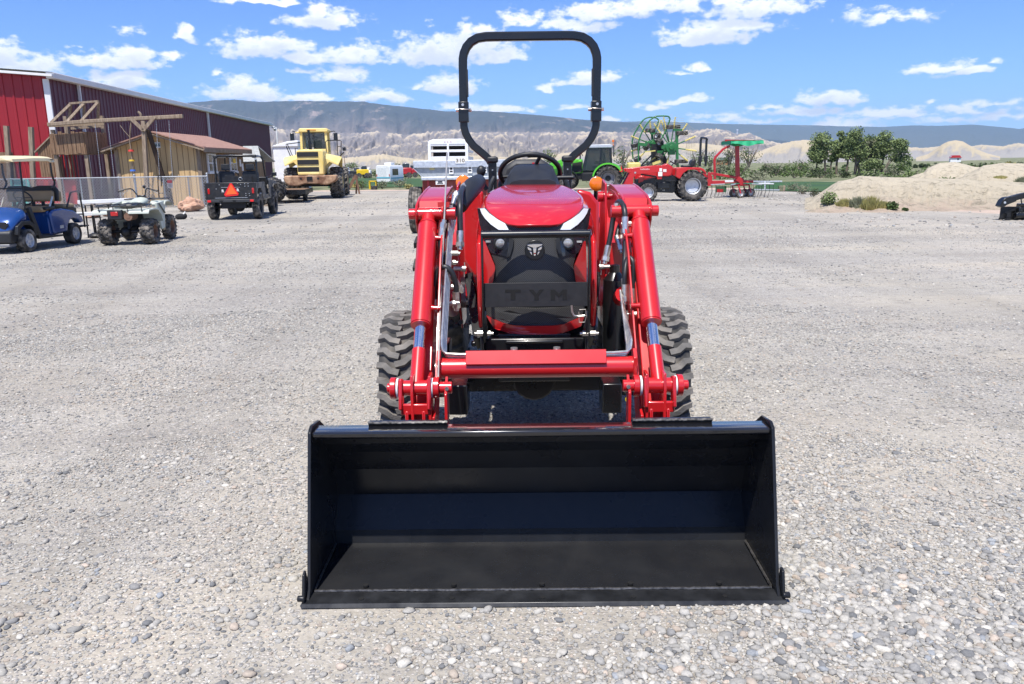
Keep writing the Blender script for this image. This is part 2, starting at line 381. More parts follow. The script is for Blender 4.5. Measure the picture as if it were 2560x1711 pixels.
def rim_mb(W, rr, kind='dish', side=1):
    mb = MB(); h = W/2*side
    prof = [(rr*1.0, -h*.8), (rr*.93, -h*.7), (rr*.9, -h*.2), (rr*.92, h*.5), (rr*1.02, h*.8), (rr*1.05, h*.83), (rr*1.03, h*.86), (rr*.95, h*.78), (rr*.88, h*.45)]
    if kind == 'dish': prof += [(rr*.82, h*.2), (rr*.74, h*.26), (rr*.4, h*.3), (rr*.36, h*.4), (rr*.16, h*.42), (.001, h*.43)]
    elif kind == 'deep': prof += [(rr*.8, -h*.1), (rr*.5, -h*.05), (rr*.42, h*.2), (rr*.2, h*.28), (.001, h*.3)]
    elif kind == 'flat': prof += [(rr*.7, h*.5), (rr*.35, h*.52), (rr*.3, h*.7), (.001, h*.74)]
    mb.lathe(prof, (0,0,0), (1,0,0), 28)
    nb = 6 if kind != 'flat' else 5
    if kind in ('dish', 'deep'):
        for i in range(nb):
            a = 2*PI*i/nb; hh = h*.32 if kind == 'dish' else h*.0
            c = Vector((hh, rr*.58*math.cos(a), rr*.58*math.sin(a))); mb.cyl(c, c+Vector((h*.14, 0, 0)), rr*.05, n=6)
    else:
        for i in range(nb):
            a = 2*PI*i/nb; c = Vector((h*.56, rr*.62*math.cos(a), rr*.62*math.sin(a)))
            mb.bar((h*.6, 0, 0), (h*.62, rr*.88*math.cos(a), rr*.88*math.sin(a)), rr*.2, h*.2, (1,0,0))
    return mb
def wheel(parent, loc, R_, W, rr, style, tm, rm, kind='dish', side=1, rz=0, name='wheel', nl=None, cap=None, n=40, lh=None):
    w_ = empty(name, loc, rz, parent)
    t = tyre_mb(R_, W, rr, style, n, nl, lh).build('tyre', [M_RUB, tm] if tm is M_TREAD else [tm, tm], w_, smooth=32)
    r = rim_mb(W, rr, kind, side).build('rim', rm, w_, smooth=35)
    t.rotation_euler.x = random.uniform(0, 6)
    if cap: 
        c = MB().cyl((side*W*.2, 0, 0), (side*W*.36, 0, 0), rr*.2, rr*.16, n=14).build('hub_cap', cap, w_)
    return w_
# ================================================================ THE SETTING
def fbm(x, y, z=0.0, o=4, lac=2.1, g=.5):
    a, s = 0.0, 1.0
    for _ in range(o):
        a += s*mnoise.noise(Vector((x, y, z))); x *= lac; y *= lac; z += 7.3; s *= g
    return a
def gz(x, y):
    d = math.hypot(x, y); f = min(1, max(0, (d-48)/45)); f = f*f*(3-2*f)
    return -0.35*f
def vcol(me, cols, name='Col'):
    at = me.color_attributes.new(name, 'FLOAT_COLOR', 'POINT'); at.data.foreach_set('color', np.asarray(cols, dtype=np.float32).ravel())
def lin(c0, c1, t): return tuple(a+(b-a)*t for a, b in zip(c0, c1))

def gravel_mat():
    m = bpy.data.materials.new('yard_gravel'); m.use_nodes = True; nt = m.node_tree; N = nt.nodes; L = nt.links.new; b = N['Principled BSDF']; b.inputs['Roughness'].default_value = .92; b.inputs['Specular IOR Level'].default_value = .25
    geo = N.new('ShaderNodeNewGeometry'); P = geo.outputs['Position']
    def noise(sc, det=4, rough=.6, st=(1,1,1), off=0.):
        mp = N.new('ShaderNodeMapping'); L(P, mp.inputs[0]); mp.inputs[3].default_value = st; mp.inputs[1].default_value = (off, off, 0)
        n = N.new('ShaderNodeTexNoise'); L(mp.outputs[0], n.inputs['Vector']); n.inputs['Scale'].default_value = sc; n.inputs['Detail'].default_value = det; n.inputs['Roughness'].default_value = rough; return n.outputs['Fac']
    def ramp(v, st):
        r = N.new('ShaderNodeValToRGB'); L(v, r.inputs[0]); e = r.color_ramp.elements
        while len(e) < len(st): e.new(.5)
        for q, (p, c) in zip(e, st): q.position = p; q.color = (*c, 1) if len(c) == 3 else c
        return r.outputs[0]
    def mix(f, a, c, mode='MIX'):
        x = N.new('ShaderNodeMix'); x.data_type = 'RGBA'; x.blend_type = mode
        for s_, q in ((0, f), (6, a), (7, c)):
            if isinstance(q, (int, float)): x.inputs[s_].default_value = q
            elif isinstance(q, tuple): x.inputs[s_].default_value = (*q, 1)
            else: L(q, x.inputs[s_])
        return x.outputs[2]
    def rng(v, a, c, o0=0., o1=1.):
        x = N.new('ShaderNodeMapRange'); L(v, x.inputs[0]); x.inputs[1].default_value = a; x.inputs[2].default_value = c; x.inputs[3].default_value = o0; x.inputs[4].default_value = o1; return x.outputs[0]
    def mth(op, a, c):
        x = N.new('ShaderNodeMath'); x.operation = op
        for i, q in enumerate((a, c)):
            if isinstance(q, (int, float)): x.inputs[i].default_value = q
            else: L(q, x.inputs[i])
        return x.outputs[0]
    fines = ramp(noise(60, 6, .7), [(.3, (.262,.250,.222)), (.7, (.40,.385,.345))])
    def stones(sc, seed):
        wv = N.new('ShaderNodeTexNoise'); L(P, wv.inputs['Vector']); wv.inputs['Scale'].default_value = sc*1.2; wv.inputs['Detail'].default_value = 1
        ad = N.new('ShaderNodeVectorMath'); ad.operation = 'MULTIPLY_ADD'; L(wv.outputs['Color'], ad.inputs[0]); ad.inputs[1].default_value = (.35/sc,)*3; L(P, ad.inputs[2])
        v = N.new('ShaderNodeTexVoronoi'); L(ad.outputs[0], v.inputs['Vector']); v.inputs['Scale'].default_value = sc; v.voronoi_dimensions = '2D'; v.inputs['Randomness'].default_value = 1
        s2 = N.new('ShaderNodeSeparateColor'); L(v.outputs['Color'], s2.inputs[0])
        col = ramp(s2.outputs[0], [(0., (.20,.203,.21)), (.25, (.31,.305,.295)), (.5, (.40,.385,.365)), (.75, (.47,.455,.43)), (.93, (.54,.52,.48)), (1., (.44,.37,.31))])
        return v.outputs['Distance'], col, s2.outputs[1]
    patch = noise(.5, 4, .62, (1, .8, 1)); patch2 = noise(2.4, 3, .6, (1, 1, 1), 5.)
    lanes = noise(.42, 4, .6, (.13, 1.5, 1), 33.)
    cover = mth('ADD', mth('ADD', rng(lanes, .38, .64, .22, -.42), rng(patch, .36, .62, .15, .85)), rng(patch2, .3, .7, -.22, .22))
    d1, c1, k1 = stones(34, 0); d2, c2, k2 = stones(75, 1)
    m2 = mth('MULTIPLY', rng(d2, .44, .34), mth('LESS_THAN', k2, mth('ADD', cover, .25)))
    m1 = mth('MULTIPLY', rng(d1, .42, .34), mth('LESS_THAN', k1, mth('MULTIPLY', cover, .62)))
    col = mix(m2, fines, c2); col = mix(m1, col, c1)
    # worn tracks and tan soil blotches at larger scale
    big = ramp(noise(.16, 5, .62, (.55, 1, 1), 3.), [(.33, (.74,.72,.71)), (.5, (1.0,.98,.955)), (.7, (1.16,1.10,1.02))])
    col = mix(.8, col, big, 'MULTIPLY')
    sp = ramp(noise(9, 5, .75, (.5, 1, 1), 8.), [(.32, (.68,.67,.66)), (.45, (1,.99,.975)), (.8, (1.14,1.12,1.08))]); col = mix(.85, col, sp, 'MULTIPLY')
    trk = ramp(noise(.5, 4, .6, (1.6, .12, 1), 21.), [(.4, (.86,.855,.85)), (.52, (1,1,1)), (.66, (1.08,1.06,1.03))]); col = mix(.8, col, trk, 'MULTIPLY')
    lan = ramp(lanes, [(.38, (.88,.87,.86)), (.5, (1,1,1)), (.64, (1.12,1.09,1.05))]); col = mix(.9, col, lan, 'MULTIPLY')
    at = N.new('ShaderNodeAttribute'); at.attribute_name = 'Col'; sa = N.new('ShaderNodeSeparateColor'); L(at.outputs['Color'], sa.inputs[0])
    brk = noise(.9, 5, .65, (1, 1, 1), 11.)
    def edge(v): return rng(mth('ADD', v, mth('MULTIPLY', mth('SUBTRACT', brk, .5), .9)), .4, .6)
    soil = ramp(noise(3.5, 6, .65), [(.3, (.42,.32,.25)), (.7, (.52,.42,.34))])
    scrub = ramp(noise(.35, 6, .65), [(.32, (.38,.335,.24)), (.43, (.22,.215,.125)), (.54, (.12,.14,.065)), (.75, (.09,.115,.05))])
    col = mix(edge(sa.outputs[1]), col, soil); col = mix(edge(sa.outputs[0]), col, scrub)
    L(col, b.inputs['Base Color'])
    hgt = mth('ADD', mth('MULTIPLY', m1, mth('SUBTRACT', .55, d1)), mth('MULTIPLY', m2, mth('MULTIPLY', mth('SUBTRACT', .55, d2), .5)))
    hgt = mth('ADD', hgt, mth('MULTIPLY', noise(45, 5, .7), .35))
    bp = N.new('ShaderNodeBump'); bp.inputs['Strength'].default_value = .8; bp.inputs['Distance'].default_value = .018; L(hgt, bp.inputs['Height']); L(bp.outputs[0], b.inputs['Normal'])
    return m
def build_ground():
    rs = [0.]
    r = 1.2
    while r < 12000: rs.append(r); r *= 1.045 if r < 120 else 1.16
    na = 240; vs = [(0,0,0)]; cols = [(0,0,0,1)]
    edge = [(-400, 200), (-21, 52), (-12, 50), (0, 48), (9, 45), (16, 40), (13.5, 31), (10.6, 25.8), (12.4, 23.6), (14.5, 20.5), (18, 17), (40, 6), (400, -40)]
    def yard_d(x, y):       # signed: positive outside the yard (beyond the edge line)
        best = 1e9
        for (x0, y0), (x1, y1) in zip(edge[:-1], edge[1:]):
            dx, dy = x1-x0, y1-y0; t = max(0, min(1, ((x-x0)*dx+(y-y0)*dy)/(dx*dx+dy*dy)))
            px, py = x0+dx*t, y0+dy*t; d = math.hypot(x-px, y-py)
            if d < best: best = d; sg = 1 if (dx*(y-y0)-dy*(x-x0)) > 0 else -1
        return best*sg
    for r in rs[1:]:
        for k in range(na):
            a = 2*PI*k/na + (0 if r > 90 else 0); x, y = r*math.sin(a), r*math.cos(a)
            z = gz(x, y) + (fbm(x*.6, y*.6, 3)*.012 if r < 60 else 0) - (0.02 if r < 1.5 else 0)
            if r > 110: z += fbm(x*.01, y*.01, 8)*.5 - .2
            vs.append((x, y, z)); d = yard_d(x, y) if y > -5 else -5
            w = .8+r*.03
            cols.append((min(1, max(0, (d-1.6)/w*.5+.3)), min(1, max(0, d/w*.6+.55)), 0, 1))
    fs = [(0, 1+(k+1)%na, 1+k)[::-1] for k in range(na)]
    for j in range(len(rs)-2):
        a0 = 1+j*na; b0 = a0+na
        fs += [(a0+k, b0+k, b0+(k+1)%na, a0+(k+1)%na)[::-1] for k in range(na)]
    me = bpy.data.meshes.new('ground'); me.from_pydata(vs, [], fs); vcol(me, cols); me.materials.append(gravel_mat()); me.shade_smooth(); me.update()
    o = bpy.data.objects.new('ground', me); COL.objects.link(o); tag(o, kind='structure')
    if me.polygons[0].normal.z < 0: me.flip_normals()
build_ground()

def build_gravel():
    rg = np.random.default_rng(5)
    t = (1+5**.5)/2
    ico = np.array([(-1,t,0),(1,t,0),(-1,-t,0),(1,-t,0),(0,-1,t),(0,1,t),(0,-1,-t),(0,1,-t),(t,0,-1),(t,0,1),(-t,0,-1),(-t,0,1)], float); ico /= np.linalg.norm(ico[0])
    icf = np.array([(0,11,5),(0,5,1),(0,1,7),(0,7,10),(0,10,11),(1,5,9),(5,11,4),(11,10,2),(10,7,6),(7,1,8),(3,9,4),(3,4,2),(3,2,6),(3,6,8),(3,8,9),(4,9,5),(2,4,11),(6,2,10),(8,6,7),(9,8,1)])
    def sub(v, f):
        v = [tuple(q) for q in v]; cache = {}; nf = []
        def mid(a, b):
            k = (min(a,b), max(a,b))
            if k not in cache:
                p = (np.array(v[a])+np.array(v[b]))/2; p /= np.linalg.norm(p); cache[k] = len(v); v.append(tuple(p))
            return cache[k]
        for a, b, c in f:
            x, y, z = mid(a,b), mid(b,c), mid(c,a); nf += [(a,x,z),(b,y,x),(c,z,y),(x,y,z)]
        return np.array(v), np.array(nf)
    icv2, icf2 = sub(ico, icf)
    V, F, C = [], [], []; off = 0
    palette = np.array([(.17,.175,.185),(.25,.25,.255),(.32,.315,.305),(.38,.37,.355),(.43,.415,.39),(.48,.465,.435),(.54,.52,.485),(.38,.33,.285),(.48,.41,.355),(.29,.31,.34)])
    pw = np.array([.05,.10,.2,.22,.18,.1,.05,.05,.02,.03]); pw /= pw.sum()
    def scatter(n, d0, d1, s0, s1, base, faces, seed, big=2.2, lo=.12):
        nonlocal off
        u = rg.random(n*2); D = np.sqrt(d0*d0+(d1*d1-d0*d0)*u); A = (rg.random(n*2)-.5)*1.95
        x, y = D*np.sin(A), D*np.cos(A)
        dens = np.array([.5+1.1*fbm(a*.5, b*.42, 3.3, 3) + .5*fbm(a*.10+b*.02, b*.75, 5.5, 2) + .35*fbm(a*2.2, b*2.2, 9, 2) for a, b in zip(x, y)])
        keep = rg.random(n*2) < np.clip(dens, lo, 1)
        inb = (np.abs(x-.1) < .9) & (y > 2.53) & (y < 3.2); keep &= ~inb
        x, y = x[keep][:n], y[keep][:n]; m = len(x)
        s = s0 + (s1-s0)*rg.random(m)**big
        nv = len(base)
        b = base[None]*(1+ (rg.random((m, nv, 1))-.5)*.42)
        sc = np.stack([s*(.8+.5*rg.random(m)), s*(.6+.35*rg.random(m)), s*(.38+.3*rg.random(m))], 1)
        b = b*sc[:, None, :]
        tl = (rg.random(m)-.5)*.7; c_, s_ = np.cos(tl)[:, None], np.sin(tl)[:, None]
        yy, zz = b[:,:,1]*c_-b[:,:,2]*s_, b[:,:,1]*s_+b[:,:,2]*c_
        an = rg.random(m)*6.283; ca, sa = np.cos(an)[:, None], np.sin(an)[:, None]
        xx = b[:,:,0]*ca-yy*sa; yy = b[:,:,0]*sa+yy*ca
        zg = np.array([gz(a, q)+fbm(a*.6, q*.6, 3)*.012 for a, q in zip(x, y)])
        pos = np.stack([xx+x[:,None], yy+y[:,None], zz+(zg+sc[:,2]*.35)[:,None]], 2)
        V.append(pos.reshape(-1,3)); F.append((faces[None]+(np.arange(m)*nv)[:,None,None]+off).reshape(-1,3)); off += m*nv
        col = palette[rg.choice(len(palette), m, p=pw)]*(.80+.26*rg.random((m,1)))*np.array([[.97,.965,.93]])
        C.append(np.repeat(np.concatenate([col, np.ones((m,1))], 1), nv, 0))
    scatter(17000, 2.0, 3.1, .006, .021, icv2, icf2, 7, 2.3, .05)
    scatter(31000, 2.9, 4.6, .005, .018, icv2, icf2, 1, 3.0, .08)
    nsm = sum(len(f) for f in F)
    scatter(125000, 2.0, 4.8, .0032, .0095, ico, icf, 2, 1.3, .22)
    scatter(115000, 4.2, 9, .004, .0135, ico, icf, 3, 2.6, .2)
    scatter(68000, 8.5, 20, .0065, .019, ico, icf, 4, 2.6)
    scatter(10000, 20, 40, .02, .05, ico, icf, 5, 3)
    V, F, C = np.concatenate(V), np.concatenate(F), np.concatenate(C)
    me = bpy.data.meshes.new('gravel'); me.vertices.add(len(V)); me.vertices.foreach_set('co', V.astype(np.float32).ravel())
    me.loops.add(F.size); me.loops.foreach_set('vertex_index', F.astype(np.int32).ravel())
    me.polygons.add(len(F)); me.polygons.foreach_set('loop_start', np.arange(0, F.size, 3, dtype=np.int32)); me.polygons.foreach_set('loop_total', np.full(len(F), 3, dtype=np.int32))
    me.update(); me.polygons.foreach_set('use_smooth', np.arange(len(F)) < nsm); vcol(me, C)
    m = bpy.data.materials.new('pebble'); m.use_nodes = True; nt = m.node_tree; N = nt.nodes; L = nt.links.new; b = N['Principled BSDF']; b.inputs['Roughness'].default_value = .85; b.inputs['Specular IOR Level'].default_value = .3
    at = N.new('ShaderNodeAttribute'); at.attribute_name = 'Col'; ge = N.new('ShaderNodeNewGeometry')
    nz = N.new('ShaderNodeTexNoise'); L(ge.outputs['Position'], nz.inputs['Vector']); nz.inputs['Scale'].default_value = 160; nz.inputs['Detail'].default_value = 5
    rp = N.new('ShaderNodeValToRGB'); L(nz.outputs['Fac'], rp.inputs[0]); rp.color_ramp.elements[0].position = .3; rp.color_ramp.elements[1].position = .7; rp.color_ramp.elements[0].color = (.8,.8,.8,1); rp.color_ramp.elements[1].color = (1.12,1.1,1.07,1)
    mx = N.new('ShaderNodeMix'); mx.data_type = 'RGBA'; mx.blend_type = 'MULTIPLY'; mx.inputs[0].default_value = 1; L(at.outputs['Color'], mx.inputs[6]); L(rp.outputs[0], mx.inputs[7]); L(mx.outputs[2], b.inputs['Base Color'])
    me.materials.append(m); o = bpy.data.objects.new('gravel', me); COL.objects.link(o); tag(o, kind='stuff')
build_gravel()

# ---------------------------------------------------------------- hills: a skyline traced at a distance, with a foot in front and a slope behind
def interp(tab, x):
    if x <= tab[0][0]: return tab[0][1]
    for (a, b), (c, d) in zip(tab[:-1], tab[1:]):
        if x <= c: return b+(d-b)*(x-a)/(c-a)
    return tab[-1][1]
def ridged(x, y, z, o=4):
    a, amp, tot = 0., 1., 0.
    for _ in range(o):
        n = 1-min(1, abs(mnoise.noise(Vector((x, y, z))))*2.2); a += amp*n*n; tot += amp; x *= 2.1; y *= 2.0; z += 5.1; amp *= .55
    return a/tot
def hill(name, sky, D, front, back, m, base=-.5, step=6, rows=26, gully=.5, gfreq=1., pw=1.4, rough=.0, rfreq=1., seed=0., fray=0., kind='structure', skew=.8, soft=False):
    x0, x1 = sky[0][0], sky[-1][0]; n = max(8, int((x1-x0)/step)); vs, cols = [], []
    ts = [i/rows for i in range(rows+1)] + [1.12, 1.3, 1.55, 2.0]
    for i in range(n+1):
        px = x0+(x1-x0)*i/n; d = ray(px, 400); dx, dy = d.x/d.y, 1.0
        H = max(height_at(px, interp(sky, px), D) - base, .02)
        if fray: H *= 1+fray*fbm(px*.05*gfreq, seed, 2, 4)
        for t in ts:
            y = front+(D-front)*t if t <= 1 else D+(back-D)*(t-1)
            x = dx*y; rg = .5
            if t <= 1:
                pr = (t*t*(3-2*t))*.6+t*.4 if soft else t**pw
                wx_ = .5*fbm(px*.012*gfreq, t*1.5, seed+3, 3)
                rg = ridged(px*.011*gfreq+wx_+skew*(1-t)*(.6+.6*mnoise.noise(Vector((px*.004, 0, seed)))), t*1.35+.4*wx_, seed, 5)
                env = min(1, t*3.0)*min(1, (1-t)*2.4+.04)
                pr = pr + gully*env*(rg-.62)*.62
            else: pr = max(0, 1-(t-1)**1.1)
            z = base+H*max(0, pr) + rough*fbm(x*rfreq, y*rfreq, seed, 5)*math.sin(PI*min(1,max(.0,t*.9+.08)))
            vs.append((x, y, z)); cols.append((max(0,min(1,pr)), rg, H/100, 1))
    k = len(ts); fs = [(i*k+j, i*k+j+1, (i+1)*k+j+1, (i+1)*k+j) for i in range(n) for j in range(k-1)]
    me = bpy.data.meshes.new(name); me.from_pydata(vs, [], fs); vcol(me, cols); me.materials.append(m); me.shade_smooth(); me.update()
    if me.polygons[len(fs)//2].normal.z < 0: me.flip_normals()
    o = bpy.data.objects.new(name, me); COL.objects.link(o); tag(o, kind=kind); return o
def rock_mat(name, stops, nscale, jit=.25, ridge=0., spots=None, sscale=None, slo=.5, shi=.6, bump=0., bsc=1., st=(1,1,.25)):
    m = bpy.data.materials.new(name); m.use_nodes = True; nt = m.node_tree; N = nt.nodes; L = nt.links.new; b = N['Principled BSDF']; b.inputs['Roughness'].default_value = .95; b.inputs['Specular IOR Level'].default_value = .1
    at = N.new('ShaderNodeAttribute'); at.attribute_name = 'Col'; sa = N.new('ShaderNodeSeparateColor'); L(at.outputs['Color'], sa.inputs[0])
    ge = N.new('ShaderNodeNewGeometry'); mp = N.new('ShaderNodeMapping'); L(ge.outputs['Position'], mp.inputs[0]); mp.inputs[3].default_value = st
    nz = N.new('ShaderNodeTexNoise'); L(mp.outputs[0], nz.inputs['Vector']); nz.inputs['Scale'].default_value = nscale; nz.inputs['Detail'].default_value = 7; nz.inputs['Roughness'].default_value = .68
    ma = N.new('ShaderNodeMath'); ma.operation = 'MULTIPLY_ADD'; L(nz.outputs['Fac'], ma.inputs[0]); ma.inputs[1].default_value = jit*2; ma.inputs[2].default_value = -jit
    ad = N.new('ShaderNodeMath'); ad.operation = 'ADD'; L(sa.outputs[0], ad.inputs[0]); L(ma.outputs[0], ad.inputs[1])
    if ridge:
        a2 = N.new('ShaderNodeMath'); a2.operation = 'MULTIPLY_ADD'; L(sa.outputs[1], a2.inputs[0]); a2.inputs[1].default_value = ridge; a2.inputs[2].default_value = -ridge*.62
        a3 = N.new('ShaderNodeMath'); a3.operation = 'ADD'; L(ad.outputs[0], a3.inputs[0]); L(a2.outputs[0], a3.inputs[1]); ad = a3
    r = N.new('ShaderNodeValToRGB'); L(ad.outputs[0], r.inputs[0]); e = r.color_ramp.elements
    while len(e) < len(stops): e.new(.5)
    for q, (p, c) in zip(e, stops): q.position = p; q.color = (*c, 1)
    out = r.outputs[0]
    if spots:
        n2 = N.new('ShaderNodeTexNoise'); L(mp.outputs[0], n2.inputs['Vector']); n2.inputs['Scale'].default_value = sscale; n2.inputs['Detail'].default_value = 8; n2.inputs['Roughness'].default_value = .7
        rr = N.new('ShaderNodeMapRange'); L(n2.outputs['Fac'], rr.inputs[0]); rr.inputs[1].default_value = slo; rr.inputs[2].default_value = shi
        mx = N.new('ShaderNodeMix'); mx.data_type = 'RGBA'; L(rr.outputs[0], mx.inputs[0]); L(out, mx.inputs[6]); mx.inputs[7].default_value = (*spots, 1); out = mx.outputs[2]
    L(out, b.inputs['Base Color'])
    if bump:
        n3 = N.new('ShaderNodeTexNoise'); L(mp.outputs[0], n3.inputs['Vector']); n3.inputs['Scale'].default_value = bsc; n3.inputs['Detail'].default_value = 8; n3.inputs['Roughness'].default_value = .7
        bp = N.new('ShaderNodeBump'); bp.inputs['Strength'].default_value = .9; bp.inputs['Distance'].default_value = bump; L(n3.outputs['Fac'], bp.inputs['Height']); L(bp.outputs[0], b.inputs['Normal'])
    return m
m_mtn = rock_mat('mountain_scrub', [(.0,(.24,.19,.16)), (.42,(.17,.145,.125)), (.60,(.085,.085,.072)), (.80,(.052,.060,.05)), (1,(.062,.066,.055))], .0016, .22, .35, (.36,.28,.23), .0045, .57, .66, 60, .006, (1,.3,2))
m_far = rock_mat('far_range_scrub', [(.0,(.10,.11,.09)), (1,(.06,.075,.06))], .001, .2, .2, (.2,.18,.15), .003, .66, .76, 40, .004, (1,.3,2))
m_bad = rock_mat('badland_shale', [(.0,(.37,.32,.26)), (.2,(.22,.20,.195)), (.5,(.195,.18,.178)), (.70,(.25,.225,.21)), (.84,(.43,.37,.28)), (1,(.48,.41,.31))], .010, .18, .9, (.46,.39,.29), .022, .56, .66, 4, .05, (1.3,.35,.7))
m_bad2 = rock_mat('badland_grey', [(.0,(.35,.31,.25)), (.25,(.20,.185,.18)), (.55,(.19,.175,.173)), (.72,(.25,.225,.21)), (.86,(.42,.36,.27)), (1,(.46,.39,.30))], .016, .18, .9, (.44,.38,.28), .03, .55, .66, 3, .08, (1.3,.4,.7))
m_cream = rock_mat('cream_clay', [(.0,(.31,.295,.27)), (.35,(.30,.285,.265)), (.6,(.42,.36,.25)), (1,(.47,.40,.29))], .03, .15, .6, None, None, bump=1.2, bsc=.2, st=(1.5,.5,.5))
m_berm = rock_mat('berm_clay', [(.0,(.47,.375,.29)), (.3,(.50,.435,.325)), (1,(.56,.495,.375))], .9, .35, .25, (.27,.24,.18), 2.6, .52, .66, .22, 5, (1,1,1))
hill('mountain', [(300,262),(470,258),(540,252),(600,249),(660,255),(730,252),(830,253),(920,254),(935,258),(1010,266),(1120,279),(1200,277),(1290,283),(1390,292),(1500,304),(1600,309),(1750,330),(1950,352),(2100,372)], 5200, 3000, 6800, m_mtn, base=-10, step=4, rows=46, gully=.42, gfreq=1.2, pw=1.1, fray=.004, seed=1)
hill('mountain_range', [(1150,300),(1380,295),(1560,305),(1600,303),(1700,306),(1800,310),(1900,312),(2000,313),(2100,316),(2200,318),(2270,314),(2340,315),(2420,312),(2470,316),(2540,323),(2562,319),(2640,322),(2760,330)], 7400, 5200, 9000, m_far, base=-10, step=6, rows=24, gully=.25, gfreq=.8, pw=.9, fray=.004, seed=4)
hill('badland_hills', [(620,318),(700,322),(800,328),(880,334),(960,329),(1010,338),(1080,330),(1142,324),(1180,332),(1240,330),(1320,331),(1400,330),(1490,329),(1560,331),(1640,332),(1726,325),(1780,322),(1818,326),(1840,336),(1870,333),(1909,350),(1960,362),(2000,372)], 2100, 900, 2700, m_bad, base=-6, step=2.5, rows=56, gully=.55, gfreq=2.4, pw=.85, fray=.05, seed=9, skew=1.4)
hill('grey_hills', [(640,392),(720,380),(800,376),(860,378),(930,366),(990,362),(1040,356),(1110,346),(1165,352),(1210,340),(1250,334),(1290,352),(1330,366),(1400,358),(1440,340),(1500,334),(1530,338),(1600,356),(1680,350),(1740,338),(1800,336),(1850,344),(1900,352),(1950,362),(2010,370),(2080,380)], 1500, 640, 1900, m_bad2, base=-5, step=2.5, rows=48, gully=.5, gfreq=3.2, pw=.85, fray=.05, seed=15, skew=1.2)
hill('clay_hill', [(1290,404),(1340,392),(1400,384),(1440,380),(1500,384),(1560,394),(1640,374),(1700,360),(1750,358),(1800,364),(1850,382),(1890,394)], 760, 440, 900, m_cream, base=-3, step=3, rows=30, gully=.35, gfreq=3.5, pw=.8, fray=.04, seed=21)
hill('clay_hill', [(780,402),(900,392),(960,385),(1000,393),(1060,400),(1120,396),(1200,388),(1290,396),(1340,401)], 620, 380, 760, m_cream, base=-3, step=3, rows=28, gully=.4, gfreq=4, pw=.8, fray=.06, seed=22)
hill('clay_hill', [(1860,396),(1900,378),(1940,362),(1985,352),(2015,350),(2035,353),(2060,372),(2110,384),(2170,392)], 640, 400, 760, m_cream, base=-3, step=3, rows=30, gully=.35, gfreq=3, pw=.8, fray=.03, seed=23)
hill('clay_plateau', [(2080,378),(2160,370),(2240,368),(2310,370),(2345,366),(2400,370),(2450,362),(2500,366),(2540,358),(2580,364),(2640,360)], 1900, 900, 2600, m_cream, base=-4, step=4, rows=20, gully=.5, gfreq=3, pw=.55, fray=.05, seed=25)
hill('cone_hill', [(2290,394),(2318,386),(2336,374),(2352,361),(2366,354),(2384,351),(2402,354),(2420,364),(2440,374),(2466,384),(2500,392)], 420, 330, 520, m_cream, base=-2, step=2.5, rows=26, gully=.10, gfreq=2.5, pw=.9, seed=28)
hill('dirt_mound', [(2270,446),(2290,438),(2313,431),(2321,420),(2350,408),(2388,405),(2415,411),(2440,418),(2480,420)], 52, 45, 60, m_berm, base=-.3, step=3, rows=18, gully=.2, gfreq=3, rough=.16, rfreq=1.0, seed=31, soft=True)
hill('dirt_mound', [(2370,452),(2395,446),(2408,442),(2428,431),(2461,414),(2503,408),(2560,409),(2620,405),(2700,420)], 38, 30.5, 46, m_berm, base=-.2, step=3, rows=22, gully=.2, gfreq=3, rough=.16, rfreq=1.0, seed=33, soft=True)
hill('dirt_mound', [(2020,506),(2040,494),(2060,480),(2085,462),(2100,453),(2133,448),(2151,440),(2195,442),(2240,444),(2284,444),(2350,446),(2417,448),(2470,452),(2560,456),(2700,462),(2860,480)], 28, 22.8, 34, m_berm, base=-.03, step=2.5, rows=34, gully=.22, gfreq=3, rough=.12, rfreq=1.4, seed=37, soft=True)
def flat(name, pts, z, m, kind='structure'):
    mb = MB(); P = [ground_at(px, py, z) if len(q) == 2 else None for q in pts for px, py in (q,)]
    n = len(P)//2; vs = []
    for i in range(n):
        a, b = P[i], P[-1-i]
        for j in range(9):
            q = a.lerp(b, j/8); vs.append((q.x, q.y, gz(q.x, q.y)+z))
    mb.add(vs, [(i*9+j, (i+1)*9+j, (i+1)*9+j+1, i*9+j+1) for i in range(n-1) for j in range(8)])
    return tag(mb.build(name, m, smooth=60), kind=kind)
m_field = mat('field_grass', (.02,.06,.012), .9, 0, .3, .25, col2=(.045,.10,.02), bump=.6, bscale=3)
flat('field', [(820,467),(950,466),(1090,466),(1200,466),(1200,441),(1090,440),(950,440),(820,440)], .04, m_field)
flat('field', [(1880,474),(1960,477),(2030,479),(2085,478),(2140,454),(2060,453),(1980,453),(1900,455)], .04, m_field)

# ---------------------------------------------------------------- plants
def leaf_mat(name, c, c2):
    m = mat(name, c, .75, 0, .2, 1.4, col2=c2, lo=.35, hi=.65, detail=3, spec=.2)
    b = m.node_tree.nodes['Principled BSDF']; b.inputs['Subsurface Weight'].default_value = 0
    return m
LEAF_A = leaf_mat('cottonwood_leaf', (.11,.15,.055), (.22,.275,.115))
LEAF_B = leaf_mat('willow_leaf', (.06,.095,.03), (.13,.185,.06))
LEAF_S = leaf_mat('sage_leaf', (.13,.145,.085), (.25,.26,.17))
LEAF_Y = leaf_mat('rabbitbrush_leaf', (.22,.22,.08), (.40,.35,.13))
LEAF_D = leaf_mat('dark_scrub_leaf', (.04,.06,.025), (.09,.115,.05))
TWIG = mat('dead_twig', (.22,.18,.15), .9, 0, .25, 4)
BARK = mat('bark', (.10,.08,.06), .9, 0, .3, 6, col2=(.19,.16,.12), bump=.5, bscale=20, stretch=(4,4,.6))
